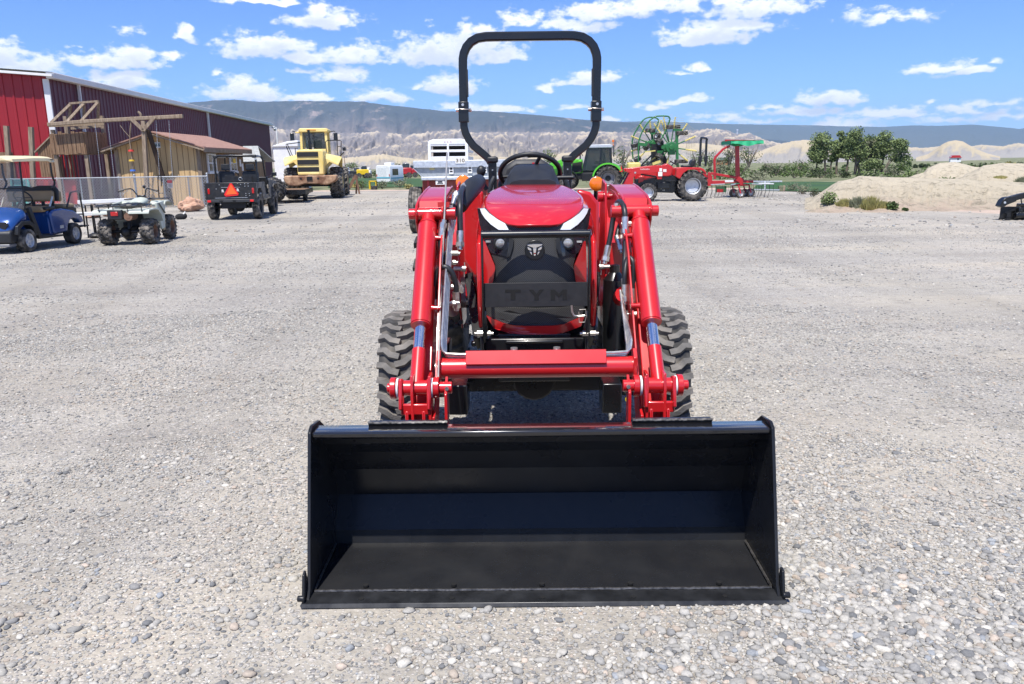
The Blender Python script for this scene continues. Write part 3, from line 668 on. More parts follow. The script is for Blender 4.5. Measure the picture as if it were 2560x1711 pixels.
def leaves(mb, c, r, n, s, rnd, shell=.45, flatz=.0):
    for _ in range(n):
        while True:
            p = Vector((rnd.uniform(-1,1), rnd.uniform(-1,1), rnd.uniform(-1,1)))
            if p.length < 1: break
        l = p.length or 1; p *= (shell+(1-shell)*l)/1 if l > .3 else 1
        if p.z < -.55 and rnd.random() < .6: continue
        q = Vector((c[0]+p.x*r[0], c[1]+p.y*r[1], c[2]+p.z*r[2]))
        M = Matrix.Rotation(rnd.uniform(0,6.28),3,'Z') @ Matrix.Rotation(rnd.uniform(-1.1,1.1),3,'X') @ Matrix.Rotation(rnd.uniform(-1.1,1.1),3,'Y')
        a = s*rnd.uniform(.6,1.4); b = a*rnd.uniform(.45,.8)
        mb.add([q+M@Vector(v) for v in ((-a,0,0),(0,-b,.15*a),(a,0,0),(0,b,.15*a))], [(0,1,2,3)])
def bush(name, label, loc, r, h, m, rnd, n=260, s=.08, group='bushes on the dry ground beyond the yard', twig=True, blade=False):
    t = thing(name, label, 'bush', loc, 0, group)
    mb = MB()
    for k in range(n if blade else 0):      # tufts of stalks
        a = rnd.uniform(0,6.28); q = r*rnd.random()**.6; bx, by = q*math.cos(a), q*math.sin(a)*.6; e = 1-.45*(q/r)**2
        tx, ty, tz = bx+rnd.uniform(-.35,.35)*h, by+rnd.uniform(-.3,.3)*h, h*e*rnd.uniform(.45,1.0); w_ = s*rnd.uniform(.18,.4)
        mb.add([(bx-w_,by,-.03),(bx+w_,by,-.03),((bx+tx)/2+w_*1.3,(by+ty)/2,tz*.62),(tx,ty,tz),((bx+tx)/2-w_*1.1,(by+ty)/2,tz*.55)], [(0,1,2,3,4)])
    for k in range(0 if blade else 6):
        a = rnd.uniform(0,6.28); q = r*rnd.uniform(.1,.6); hh = h*rnd.uniform(.28,.6)
        leaves(mb, (q*math.cos(a), q*math.sin(a), hh), (r*.55, r*.55, h*.42), n//6, s, rnd)
    mb.build('foliage', m, t, smooth=0, fix=False)
    if twig:
        tw = MB()
        for k in range(7):
            a = rnd.uniform(0,6.28); tw.tube([(0,0,0), (r*.3*math.cos(a), r*.3*math.sin(a), h*.4), (r*.7*math.cos(a), r*.7*math.sin(a), h*rnd.uniform(.6,.95))], [h*.03,h*.02,h*.008], n=5)
        tw.build('stem', TWIG, t)
    return t
def tree(label, loc, h, spread, trunk_pts, lobes, m, rnd, n=1500, s=.14, name='cottonwood_tree', group='trees in the clump beyond the green field', dead=0):
    t = thing(name, label, 'tree', loc, 0, group)
    tk = MB()
    for pts, r0 in trunk_pts:
        k = len(pts); tk.tube([Vector(p) for p in pts], [r0*(1-.75*i/(k-1)) for i in range(k)], n=8, sub=4)
    for (c, r) in lobes[::3]:
        b = min((p for pts, r0 in trunk_pts for p in pts[1:]), key=lambda p: (Vector(p)-Vector(c)).length)
        tk.tube([Vector(b), (Vector(b)+Vector(c))/2+Vector((0,0,-.1*h)), Vector(c)], [h*.012, h*.009, h*.004], n=6, sub=3)
        for _ in range(3):
            e = Vector(c)+Vector((rnd.uniform(-1,1)*r[0], rnd.uniform(-1,1)*r[1], rnd.uniform(-.2,.9)*r[2])); tk.tube([Vector(c)*.6+Vector(b)*.4, Vector(c), e], [h*.006, h*.004, h*.002], n=5)
    for _ in range(dead):
        c, r = rnd.choice(lobes); 
        e = Vector(c)+Vector((rnd.uniform(-1.1,1.1)*r[0], rnd.uniform(-1,0)*r[1], rnd.uniform(.2,1.2)*r[2])); tk.tube([Vector(c), (Vector(c)+e)/2+Vector((rnd.uniform(-.2,.2),0,.1)), e], [h*.007,h*.005,h*.002], n=5)
    tk.build('trunk', BARK, t, smooth=60)
    cr = MB(); tot = sum(r[0]*r[2] for c, r in lobes)
    for c, r in lobes: leaves(cr, c, (r[0]*1.35, r[1]*1.35, r[2]*1.35), int(n*r[0]*r[2]/tot), s, rnd, 1.0)
    cr.build('crown', m, t, smooth=0, fix=False); return t
from mathutils.bvhtree import BVHTree
def build_plants():
    rnd = random.Random(11)
    trees_ = []
    for o in COL.objects:
        if o.name.split('.')[0] in ('dirt_mound', 'ground'):
            me = o.data; trees_.append(BVHTree.FromPolygons([v.co for v in me.vertices], [p.vertices for p in me.polygons]))
    def surface(px, py, D):                 # where the ground or mound is met at about this depth
        x = at_depth(px, py, D).x; z = -9
        for t_ in trees_:
            h_ = t_.ray_cast(Vector((x, D, 50)), Vector((0, 0, -1)))
            if h_[0] is not None: z = max(z, h_[0].z)
        return Vector((x, D, z))
    def spot(px, D): p = at_depth(px, 400, D); return Vector((p.x, D, gz(p.x, D)))
    # the clump of cottonwoods: (px of trunk, depth, px top, px half width, lean, label, material)
    Z = lambda zx, zy: (1880+zx*.28986, 260+zy*.28986)
    T = [ (640,600,94,250,(505,700),'round topped tree standing apart at the left edge of the clump', LEAF_A, 0),
          (690,560,100,330,(660,730),'slim tree tucked behind the round topped tree of the clump', LEAF_B, 0),
          (735,600,97,240,(700,800),'leafy tree with squarish crown in the left half of the clump', LEAF_A, 0),
          (895,615,93,205,(790,980),'tallest tree of the clump, with forked pale trunk', LEAF_A, 5),
          (820,600,99,250,(760,900),'dark filler tree standing behind the squarish and tallest trees', LEAF_B, 0),
          (1000,600,100,270,(930,1080),'dark tree seen through the bare branches of the half bare tree', LEAF_B, 2),
          (560,600,96,330,(500,620),'short leafy tree at the far left foot of the clump', LEAF_B, 0),
          (930,610,98,330,(870,1010),'dark leaved tree leaning in the middle of the clump', LEAF_B, 0),
          (1010,615,95,300,(950,1070),'half bare greyish tree with dead branches in the clump', LEAF_S, 26),
          (1040,610,92,480,(960,1110),'low bright green tree under the half bare tree', LEAF_A, 0),
          (1130,615,94,240,(1040,1230),'broad tree with leaning dark trunk right of the half bare tree', LEAF_A, 4),
          (1150,612,91,310,(1180,1335),'rightmost tree of the clump, its long bough reaching right', LEAF_A, 3)]
    for i, (tx, ty, D, top, (l, r), lab, m, dead) in enumerate(T):
        px, _ = Z(tx, ty); loc = spot(px, D); k = D/FPX
        zt = height_at(*Z(tx, top), D)-loc.z
        xl = (Z(l,0)[0]-px)*k; xr = (Z(r,0)[0]-px)*k; cx, hw = (xl+xr)/2, (xr-xl)/2*1.12
        lobes = []
        nl = 46 if hw > .9 else 26
        for q in range(nl):
            u = rnd.uniform(-1,1); v = rnd.uniform(0,1)
            rr = hw*rnd.uniform(.20,.40)
            zc = zt*(.40+.53*v*(1-.35*u*u)); lobes.append(((cx+u*(hw-rr), rnd.uniform(-.6,.6)*hw, zc), (rr*1.1, rr*1.1, rr*rnd.uniform(.6,.95))))
        lobes.append(((cx*.9, 0, zt-hw*.34), (hw*.45, hw*.45, hw*.36)))
        if 'rightmost' in lab: lobes = [(c, r_) for c, r_ in lobes if c[0] > cx-.5*hw]
        tr = [([(0,0,-.1), (cx*.12+rnd.uniform(-.1,.1),0,zt*.28), (cx*.5,0,zt*.5), (cx,0,zt*.8)], zt*.034)]
        if 'tallest tree of' in lab: tr.append(([(0,0,-.1), (.35,0.1,zt*.25), (.75,0.2,zt*.5), (.9,.2,zt*.75)], zt*.026))
        if 'rightmost' in lab: tr.append(([(0,0,.3), (.6,0,zt*.35), (1.6,0,zt*.52), (2.9,0,zt*.5)], zt*.02))
        n = int((900 if dead < 20 else 420)*(hw*zt)**.5/2+300)
        tree(lab, loc, zt, hw, tr, lobes, m, rnd, n=int(n*3.0), s=.10, dead=dead)
    # bushes: (zoom x, base y, depth, half width px, height px, kind) read off the right side of the photograph
    B = [(560,610,86,50,90,LEAF_D,'dark olive bush under the round topped tree'),(660,640,80,60,70,LEAF_B,'green bush at the foot of the clump, under the slim tree'),(800,650,78,70,60,LEAF_D,'wide dark bush hiding the trunks of the tall trees'),(1000,625,84,40,50,LEAF_A,'small light green bush below the half bare tree'),
         (1180,640,82,60,90,LEAF_S,'grey leafless shrub beneath the rightmost tree'),(1250,610,90,60,110,LEAF_B,'rounded green bush right of the clump'),(1370,630,66,110,80,LEAF_A,'spreading yellow green bush behind the long dirt bank'),
         (1280,490,130,90,60,LEAF_B,'dark hedge like bush between clump and cone hill'),(1360,470,170,26,60,LEAF_B,'slender tree like bush left of the cone hill'),(1420,480,160,24,36,LEAF_D,'small round bush, first of three before the cone hill'),(1470,482,160,24,34,LEAF_D,'small round bush, middle of three before the cone hill'),(1505,480,160,20,30,LEAF_D,'small round bush, last of three before the cone hill'),
         (1600,540,75,110,80,LEAF_S,'grey green bush on top of the pale middle mound'),(1740,460,150,45,50,LEAF_A,'bright bush just left of the red roofed house'),(1800,500,120,60,60,LEAF_B,'dark bush in front of the red roofed house'),
         (1740,640,44,120,75,LEAF_B,'sprawling dark green bush in the hollow between dirt mounds'),(1900,590,46,60,70,LEAF_A,'green bush on the slope of the right mound'),(1890,490,115,60,80,LEAF_B,'bush right of the red roofed house'),(1970,480,110,40,60,LEAF_S,'pale bush behind the right mound'),
         (2110,505,70,110,120,LEAF_B,'largest bush, standing behind the right mound'),(2270,490,72,60,90,LEAF_Y,'yellowish bush on the skyline of the right mound'),(2330,510,74,60,70,LEAF_B,'bush at the picture edge behind the right mound'),(2210,540,40,50,60,LEAF_Y,'small yellow flowering bush on the right mound'),
         (2250,690,33,90,70,LEAF_S,'grey dry brush on the right mound slope'),(2330,670,34,50,60,LEAF_S,'dry brush at the picture edge on the mound'),(2140,650,35,50,22,LEAF_Y,'low yellow tuft on the bank between mounds'),
         (650,830,24.6,75,110,LEAF_A,'fresh green bush at the left end of the long dirt bank'),(800,840,24.2,60,70,LEAF_Y,'yellow dry weeds beside the fresh green bush'),(920,848,24.0,60,100,LEAF_S,'upright olive weed at the foot of the dirt bank'),(1030,860,23.8,70,120,LEAF_Y,'tall yellow green weed in the middle of the weed row'),(1130,865,23.7,60,60,LEAF_Y,'low straw coloured weed at the foot of the dirt bank'),(1225,872,23.5,60,80,LEAF_B,'green weed at the right end of the weed row'),(1320,875,23.4,24,22,LEAF_B,'tiny weed past the end of the weed row'),(1125,645,28.2,18,14,LEAF_S,'small grey tuft on top of the long dirt bank'),(1195,645,28.2,14,12,LEAF_S,'tiny second tuft on top of the long dirt bank'),
         (330,490,120,60,90,LEAF_B,'dark round tree like bush behind the red rake'),(120,490,125,45,80,LEAF_D,'very dark clipped looking bush left of the pale hill'),(430,490,120,34,80,LEAF_B,'narrow upright bush before the pale hill'),(270,500,115,24,50,LEAF_D,'small dark bush beside the pale hill foot'),(520,490,130,30,40,LEAF_S,'pale small bush on the flat by the pale hill')]
    for (zx, zy, D, hw, hp, m, lab) in B:
        px, py = Z(zx, zy); k = D/FPX; p = surface(px, py, D); r = hw*.28986*k; h = hp*.28986*k*1.15
        near = D < 40
        bush('bush', lab, (p.x, D, p.z-.08*h), r*1.1, h, m, rnd, n=620 if near else 560, s=.035 if near else max(.07, D*.0009), blade=near and m is not LEAF_A and m is not LEAF_B)
    # belt of scrub behind the machines and beyond the green field
    rows = [(1330,1480,404,30,'scrub between the green tractor and the big green rake'),(1480,1560,402,40,''),(1560,1740,400,36,''),(1700,1900,398,34,''),(1880,2080,398,30,'')]
    labs = iter(['leafy bush just left of the green tractor cab','tall bush right of the green tractor cab','bush behind the green tractor rear wheel','olive bush under the big green rake','second bush under the big green rake, nearer its wheels','bush behind the yellow hood of the big green rake','bush behind the black roll bar of the red loader tractor','dense bush right of that roll bar','airy bush left of the green canopy mast','bush right of the green canopy mast','scrub bush below the brown roofed house','broad scrub bush behind the red rake frame','grey scrub on pale soil behind the red rake','low scrub right of the red rake wheels','dark scrub bush beside the green field','shrub at the near corner of the green field','low shrub between field and clump','pale scrub in front of the clump'])
    BB = [(1378,418,95,26,50,LEAF_A),(1555,430,100,30,66,LEAF_B),(1575,440,90,34,40,LEAF_D),(1620,432,95,36,44,LEAF_B),(1660,430,92,34,44,LEAF_A),(1590,446,80,30,30,LEAF_D),(1740,428,90,30,58,LEAF_B),(1775,424,95,30,50,LEAF_A),(1822,420,100,22,60,LEAF_D),(1872,418,100,32,56,LEAF_B),(1800,436,80,30,34,LEAF_S),(1850,440,75,40,36,LEAF_B),(1900,448,66,40,26,LEAF_S),(1895,462,55,30,24,LEAF_S),(1940,440,72,44,40,LEAF_D),(1985,446,66,40,24,LEAF_B),(2050,446,68,40,20,LEAF_D),(2000,428,82,44,34,LEAF_B)]
    for (px, py, D, hw, hp, m) in BB:
        k = D/FPX; p = at_depth(px, py, D); bush('bush', next(labs), (p.x, D, p.z), hw*k, hp*k, m, rnd, n=420, s=D*.0010)
    WB = [(1978,484,40,22,30,LEAF_S,'grey twiggy weed at the near edge of the green field'),(2006,489,36,26,34,LEAF_S,'taller grey weed by the short log and green field'),(2034,494,31,22,24,LEAF_D,'dark weed between field corner and fresh green bush'),(905,473,53,22,26,LEAF_B,'green weed in front of the white camper'),(955,472,54,26,20,LEAF_S,'dry pale weeds right of the white camper'),(1000,470,55,30,26,LEAF_S,'sage brush left of the red spreader'),(1020,474,52,18,14,LEAF_Y,'yellow dry tuft by the spreader wheel'),(880,424,140,30,20,LEAF_B,'green tree far behind the yellow loader'),(985,430,150,30,26,LEAF_S,'grey green tree far behind the white camper'),(845,470,52,20,12,LEAF_Y,'rusty dry weeds by the yellow loader wheel'),(882,470,52,24,10,LEAF_Y,'dry orange grass between loader and yellow stand')]
    for (px, py, D, hw, hp, m, lab) in WB:
        k = D/FPX; p = at_depth(px, py, D); bush('bush', lab, (p.x, D, p.z), hw*k, hp*k, m, rnd, n=300, s=D*.0009)
build_plants()
# ================================================================ THE TRACTOR (local frame: x right, y away from the camera, z up; y = 0 at the bucket's cutting edge)
TRX, TRY, TRYAW = 0.097, 2.54, R(-0.75)
def build_tractor():
    T = thing('compact_tractor', 'bright red compact tractor with black front bucket and folding roll bar, nearest to the camera', 'tractor', (TRX, TRY, 0), TRYAW)
    Minv = (Matrix.Translation((TRX, TRY, 0)) @ Matrix.Rotation(TRYAW, 4, 'Z')).inverted()
    c0 = Minv @ CAMP; rot = Minv.to_3x3()
    def L(px, py, y):                      # photo pixel on the local plane y -> local point
        d = rot @ ray(px, py); return c0 + d*((y-c0.y)/d.y)
    def B(mb, name, m, parent=T, **k): return mb.build(name, m, parent, **k)
    # ---------------- bucket
    HW = .853
    bk = MB()
    prof = [(.05,.012), (.43,.03), (.50,.075), (.545,.15), (.50,.245), (.47,.30), (.42,.46), (.345,.56), (.285,.592), (.215,.596)]
    # shell as a bent plate with thickness
    def offset(pr, t):
        out = []
        for i, (a, b) in enumerate(pr):
            p = pr[max(i-1,0)]; q = pr[min(i+1,len(pr)-1)]; dx, dz = q[0]-p[0], q[1]-p[1]; l = math.hypot(dx, dz); out.append((a+dz/l*t, b-dx/l*t))
        return out
    prof = [(.05,.012), (.455,.022), (.464,.078), (.548,.200), (.505,.33), (.44,.43), (.375,.49), (.33,.565)]
    bk.prism(prof + offset(prof, .008)[::-1], 'x', -HW+.003, HW-.003)
    bucket = B(bk, 'bucket', M_BUCKET, smooth=14)
    rp = MB(); rp.prism([(.458,.080), (.541,.2015), (.5415,.2005), (.460,.0785)], 'x', -HW+.085, HW-.085); B(rp, 'reinforcing_plate', M_BUCKET, bucket)
    lip = MB(); lip.prism([(.215,.570), (.212,.592), (.285,.597), (.34,.570), (.33,.562), (.225,.564)], 'x', -HW+.004, HW-.004)
    B(lip, 'top_lip', M_LIP, bucket, bevel=.006)
    for s in (-1, 1):
        sp = MB(); out_ = [(.02,.01), (.05,.05), (.205,.595), (.235,.612), (.34,.60), (.47,.515), (.60,.34), (.625,.25), (.61,.15), (.52,.045), (.44,.005)]
        sp.prism(out_, 'x', s*(HW-.004), s*(HW+.008)); B(sp, 'side_plate', M_BUCKET, bucket, bevel=.002)
        we = MB(); we.prism([(.005,.0), (.01,.03), (.035,.112), (.06,.118), (.085,.03), (.11,.0)], 'x', s*(HW+.009), s*(HW+.019)); we.cyl((s*(HW+.008),.012,.032),(s*(HW+.034),.012,.032),.012,n=8)
        B(we, 'side_cutter', M_BUCKET, bucket, bevel=.003)
    ce = MB(); ce.prism([(-.006,.002), (.004,.016), (.075,.021), (.075,.003)], 'x', -.874, .874)
    ceo = B(ce, 'cutting_edge', M_EDGE, bucket, bevel=.002)
    wl = MB()
    rnd = random.Random(3)
    xs = np.linspace(-HW+.01, HW-.01, 150)
    wl.tube([(x, .082+rnd.uniform(-.0012,.0012), .021+rnd.uniform(0,.0015)) for x in xs], .0052, n=5)
    for s in (-1, 1): wl.tube([(s*(HW-.009), .09+.34*t, .024+.008*t+rnd.uniform(0,.0015)) for t in np.linspace(0,1,50)], .005, n=5)
    B(wl, 'weld_bead', M_WELD, bucket)
    ho = MB()
    for i in range(5):
        x = -.66+.33*i
        ho.cyl((x,.118,.0175),(x,.118,.0255),.0105,n=10); ho.cyl((x,.03,.012),(x,.03,.0205),.0095,n=10)
    B(ho, 'bolt_hole', M_HOLE, bucket)
    for s in (-1, 1):
        pl = MB(); x = s*.50
        pl.box((x, .298, .601), (.30, .035, .010)); B(pl, 'mount_plate', M_BUCKET, bucket, bevel=.003)
        tw = MB(); tw.tube([(x-.15+.3*t, .281, .605+rnd.uniform(0,.003)) for t in np.linspace(0,1,40)], .006, n=5); B(tw, 'weld_bead', M_WELD, bucket)
        for dx in (-.035, .04):
            ln = MB(); ln.prism([(.645,.36), (.655,.62), (.67,.68), (.74,.68), (.76,.5), (.72,.28), (.65,.28)], 'x', x+dx-.006, x+dx+.006); B(ln, 'bucket_ear', M_RED, T, bevel=.002)
    # ---------------- loader arms, each one boxed beam: bucket pin -> tube -> elbow -> pivot
    ARMX = .442
    for s in (-1, 1):
        a = MB(); xi, xo = s*(ARMX+.034), s*(ARMX+.122)
        poly = [(.66,.26), (.72,.22), (.80,.40), (.93,.60), (1.30,1.09), (1.56,1.25), (2.02,1.25), (2.13,1.33), (2.12,1.38), (1.95,1.412), (1.75,1.405), (1.55,1.375), (1.36,1.30), (1.18,1.14), (.84,.69), (.70,.50), (.655,.34)]
        a.prism([(y+.055, z-.045) for y, z in poly[:5]]+poly[5:12]+[(y+.055, z-.045) for y, z in poly[12:]], 'x', xi, xo); arm = B(a, 'loader_arm', M_RED, T, bevel=.004)
        ip = MB(); ip.prism([(y+.004, z-.004) for y, z in poly], 'x', s*(ARMX-.0), s*(ARMX+.009)); B(ip, 'arm_inner_plate', M_RED, arm, bevel=.002)
        # elbow: outer cheek plates either side of the cylinder pin, with the curved cover between
        xa, xb = s*(ARMX+.002), s*(ARMX+.140)
        ck = MB(); cpoly = [(1.36,1.275), (1.345,1.33), (1.375,1.362), (1.50,1.394), (1.65,1.410), (1.82,1.427), (1.98,1.437), (2.10,1.415), (2.12,1.36), (1.9,1.28), (1.62,1.25), (1.48,1.16), (1.42,1.20)]
        ck.prism(cpoly, 'x', xb-s*.010, xb); ck.prism(cpoly, 'x', xa, xa+s*.010)
        B(ck, 'elbow_plate', M_RED, arm, bevel=.003)
        cv = MB(); top = [(1.44,1.366), (1.50,1.388), (1.58,1.399), (1.68,1.409), (1.80,1.420), (1.90,1.429), (2.0,1.431), (2.08,1.413)]
        cv.prism(top + [(y, z-.012) for y, z in top[::-1]], 'x', xa+s*.011, xb-s*.011)
        cv.box(((xa+xb)/2, 1.435, 1.345), (.112, .012, .07), (R(-25),0,0)); B(cv, 'elbow_cover', M_RED, arm, smooth=35)
        # tilt cylinder
        up = Vector((s*(ARMX+.078), 1.395, 1.318)); lo = Vector((s*(ARMX+.080), .71, .618)); dr = (lo-up).normalized()
        cy = MB(); cy.cyl(up+dr*.075, up+dr*.63, .047, n=28); cy.cyl(up+dr*.062, up+dr*.08, .042, .049, n=28, caps=False); cy.cyl(up+dr*.02, up+dr*.085, .033, n=20)
        cy.cyl(up+dr*.625, up+dr*.655, .0475, n=28); cy.cyl(up+dr*.655, up+dr*.662, .044, n=28)
        cyo = B(cy, 'tilt_cylinder', M_RED, T, smooth=50)
        pn = MB(); pn.cyl(up-Vector((s*.072,0,0)), up+Vector((s*.062,0,0)), .031, n=20); B(pn, 'cylinder_sleeve', M_RED, cyo)
        pn = MB(); pn.cyl(up+Vector((s*.064,0,0)), up+Vector((s*.098,0,0)), .027, n=18); B(pn, 'pivot_pin', M_RED, cyo, bevel=.003); pn = MB(); pn.cyl(up-Vector((s*.078,0,0)), up-Vector((s*.135,0,0)), .031, n=18)
        B(pn, 'pivot_pin', M_RED, cyo, bevel=.003)
        bt = MB(); q = up-Vector((s*.108,.0,-.028)); bt.cyl(q, q+Vector((0,0,.012)), .014, n=6); bt.cyl(q, q+Vector((0,0,.003)), .018, n=12); B(bt, 'bolt', M_STEEL, cyo)
        rd = MB(); rd.cyl(up+dr*.65, lo-dr*.19, .0245, n=24); B(rd, 'cylinder_rod', M_CHROME, cyo)
        re = MB(); re.cyl(lo-dr*.19, lo-dr*.0, .0305, n=22); re.cyl(lo-Vector((.055,0,0)), lo+Vector((.055,0,0)), .034, n=20); B(re, 'rod_end', M_RED, cyo)
        for t_ in (.155, .565):
            pb = MB(); q = up+dr*t_; pb.cyl(q, q-Vector((s*.085,0,0)), .0105, n=12); pb.cyl(q, q-Vector((s*.053,0,0)), .014, n=12); B(pb, 'hose_port', M_RED, cyo)
        # lower clevis: two discs with white washers, a U link in front, pin and bolt
        cl = MB()
        for dx in (-.098, .088):
            c1 = MB(); q = lo+Vector((dx,0,0)); c1.cyl(q-Vector((.012,0,0)), q+Vector((.012,0,0)), .047, n=24); B(c1, 'clevis_disc', M_RED, T, bevel=.003)
        cl.cyl(lo+Vector((-s*.10,0,0)), lo+Vector((-s*.155,0,0)), .026, n=16); B(cl, 'clevis_boss', M_RED, T, bevel=.003); cl = MB(); cl.cyl(lo+Vector((s*.07,0,0)), lo+Vector((s*.125,0,0)), .022, n=16); B(cl, 'clevis_boss', M_RED, T, bevel=.003)
        wa = MB()
        for dx in (-.079, .070):
            q = lo+Vector((dx,0,0)); wb = MB(); wb.cyl(q-Vector((.004,0,0)), q+Vector((.004,0,0)), .043, n=24); B(wb, 'washer', M_WASH, T)
        q = lo+Vector((-s*.135,-.026,.005)); wa.cyl(q, q+Vector((0,-.012,0)), .009, n=6)
        B(wa, 'bolt', M_STEEL, T)
        ul = MB()
        for dx in (-.062, .058):
            ul.bar(lo+Vector((dx,-.012,.045)), lo+Vector((dx,-.045,-.085)), .016, .06, (0,1,0))
        ul.bar(lo+Vector((-.065,-.045,-.082)), lo+Vector((.061,-.045,-.082)), .05, .018, (0,1,0)); B(ul, 'clevis_link', M_RED, T, bevel=.006)
        lk = MB()
        for dx in (-.038, .034): lk.bar(lo+Vector((dx,-.02,-.09)), (lo.x+dx, .675, .30), .014, .075, (0,1,0))
        lk.bar(lo+Vector((-.002,0,-.09)), (lo.x-.002, .69, .30), .06, .02, (0,1,0)); B(lk, 'bucket_link', M_RED, T, bevel=.004)
        gu = MB(); gx = lo.x-s*.075
        gu.prism([(.74,.52), (.66,.50), (.645,.30), (.72,.28), (.76,.40)], 'x', gx-.006, gx+.006); gu.prism([(.74,.66), (.66,.60), (.645,.30), (.72,.28)], 'x', gx-s*.055-.006, gx-s*.055+.006)
        B(gu, 'gusset', M_RED, T, bevel=.002)
        lp = MB(); q = Vector((s*(ARMX-.035), .69, .345)); lp.cyl(q, q-Vector((s*.06,0,0)), .034, n=18); lp.cyl(q-Vector((s*.02,0,0)), q+Vector((s*.05,0,0)), .028, n=16); lpo = B(lp, 'lower_pin', M_RED, T, bevel=.003)
        lb = MB(); q = Vector((s*(ARMX-.07), .66, .347)); lb.cyl(q, q+Vector((0,-.012,.0)), .011, n=6); B(lb, 'bolt', M_STEEL, lpo)
        # loader post beside the hood
        po = MB(); xi = s*.412
        po.prism([(1.95,.62), (1.82,.78), (1.85,1.10), (1.90,1.44), (2.06,1.46), (2.16,1.3), (2.25,.62)], 'x', xi-s*.006, xi+s*.006); po.prism([(1.95,.62), (1.84,.80), (1.93,1.05), (1.92,1.42), (2.05,1.43), (2.16,1.3), (2.25,.62)], 'x', xi+s*.170, xi+s*.182)
        po.box((xi+s*.088, 2.05, .80), (.165, .22, .012)); po.box((xi+s*.088, 2.02, .9), (.165, .012, .4)); post = B(po, 'loader_post', M_RED, T, bevel=.003)
        pp = MB(); pp.cyl((xi-s*.03,1.99,1.365), (xi+s*.10,1.99,1.365), .018, n=16); pp.cyl((xi-s*.035,1.99,1.365), (xi-s*.008,1.99,1.365), .029, n=16); B(pp, 'pivot_pin', M_RED, post)
        pk = MB(); pk.cyl((xi-s*.04,1.83,.985), (xi+s*.03,1.83,.985), .013, n=16); pk.cyl((xi-s*.04,1.83,.985), (xi-s*.015,1.83,.985), .017, n=16); pk.cyl((xi-s*.035,1.83,.99), (xi-s*.033,1.83,1.02), .004, n=8)
        pk.cyl((xi-s*.03,1.83,1.0), (xi-s*.03,1.83,.94), .004, n=8); B(pk, 'locking_pin', M_STEEL, post)
        st = MB(); st.bar((s*.29,1.55,.62), (s*.355,1.9,.92), .05, .10, (0,1,0)); B(st, 'loader_brace', M_BLK, T, bevel=.004)
        # lift cylinder below the arm
        lc = MB(); a_, b_ = Vector((s*(ARMX+.03),2.0,.72)), Vector((s*(ARMX+.03),1.25,.98)); d_ = (b_-a_).normalized(); lc.cyl(a_, a_+d_*.48, .042, n=18); lc.cyl(a_+d_*.48, b_, .022, n=14); B(lc, 'lift_cylinder', M_RED, T)
        # step side panel and fender
    tb = MB(); z0 = .668; tb.cyl((-ARMX,.85,z0), (ARMX,.85,z0), .0465, n=32); tubeo = B(tb, 'cross_tube', M_RED, T)
    for s in (-1, 1):
        fl = MB(); fl.prism([(.79,.63), (.79,.72), (.83,.755), (.87,.735), (.9,.66), (.86,.60)], 'x', s*(ARMX-.018), s*(ARMX-.001))
        B(fl, 'tube_flange', M_RED, tubeo, bevel=.002)
    rl = MB(); a, b = L(1163, 877, .80), L(1517, 869, .80); zt, zb = L(1163,862,.80).z, L(1163,889,.80).z
    zt = .742; zb = .694; rl.box(((a.x+b.x)/2, .812, .724), (b.x-a.x, .064, .006), (R(60),0,0)); B(rl, 'tube_guard', M_RED, T, bevel=.002)
    for px in (1285, 1392): gb = MB(); q = L(px, 858, .84); gb.cyl((q.x,.845,.742), (q.x,.845,.760), .016, n=12); B(gb, 'guard_bolt', M_STEEL, T)
    # hydraulic steel lines: run under the guard, turn up along each post
    for s in (-1, 1):
        for k in range(4):
            ln = MB(); x1 = s*(.325+.006*k); zz = .735-.0125*k; xo = s*(.405-.0*k); yy = .835+.012*k
            xk = s*(.420-.0045*k)
            top_y, top_z = (1.42+.02*k, 1.30) if s < 0 else (1.16, .90+.02*k)
            pts = [Vector((0+s*.27, yy, zz)), Vector((s*.34, yy, zz)), Vector((xk-s*.02, yy, zz+.004)), Vector((xk-s*.004, yy+.003, zz+.016)), Vector((xk, yy+.012, zz+.04))]
            pts += [Vector((xk, yy+(top_y-yy)*t, zz+.05+(top_z-zz-.05)*t)) for t in (.05,.35,.7,1)]
            ln.tube(pts, .0055, n=7); B(ln, 'hydraulic_line', M_STEEL, T)
    # hoses
    def hose(pts, r=.0125, fit=True, name='hydraulic_hose', ends=(1,1)):
        pts = [Vector(p) for p in pts]
        h = MB(); h.tube(pts, r, n=10, sub=6); o = B(h, name, M_HOSE, T, smooth=60)
        if fit:
            sp = spline(pts, 6)
            for e, seq in ((ends[0], sp), (ends[1], sp[::-1])):
                if not e: continue
                f = MB(); d = (seq[1]-seq[0]).normalized(); f.cyl(seq[0]-d*.012, seq[0]+d*.045, r*1.25, n=12); f.cyl(seq[0]-d*.035, seq[0]-d*.012, r*1.5, n=6); f.cyl(seq[0]-d*.05, seq[0]-d*.035, r*.95, n=10)
                B(f, 'hose_fitting', M_STEEL, o, smooth=40)
        return o
    S = lambda px, py, y: L(px, py, y)
    hose([S(1106,575,1.30), S(1101,610,1.29), S(1110,650,1.27), S(1130,690,1.25), S(1144,712,1.27)])
    hose([S(1090,772,1.16), S(1087,715,1.17), S(1094,680,1.18), S(1112,668,1.17), S(1130,682,1.17), S(1139,712,1.18), S(1141,752,1.19)], .0135)
    hose([S(1150,600,1.42), S(1150,560,1.44), S(1150,510,1.48), S(1152,482,1.62), S(1160,468,1.85)], .0150)
    hose([S(1137,498,1.52), S(1128,530,1.46), S(1112,575,1.42), S(1108,620,1.40)], .0125)
    hose([S(1144,500,1.60), S(1136,545,1.5), S(1130,570,1.46)], .011)
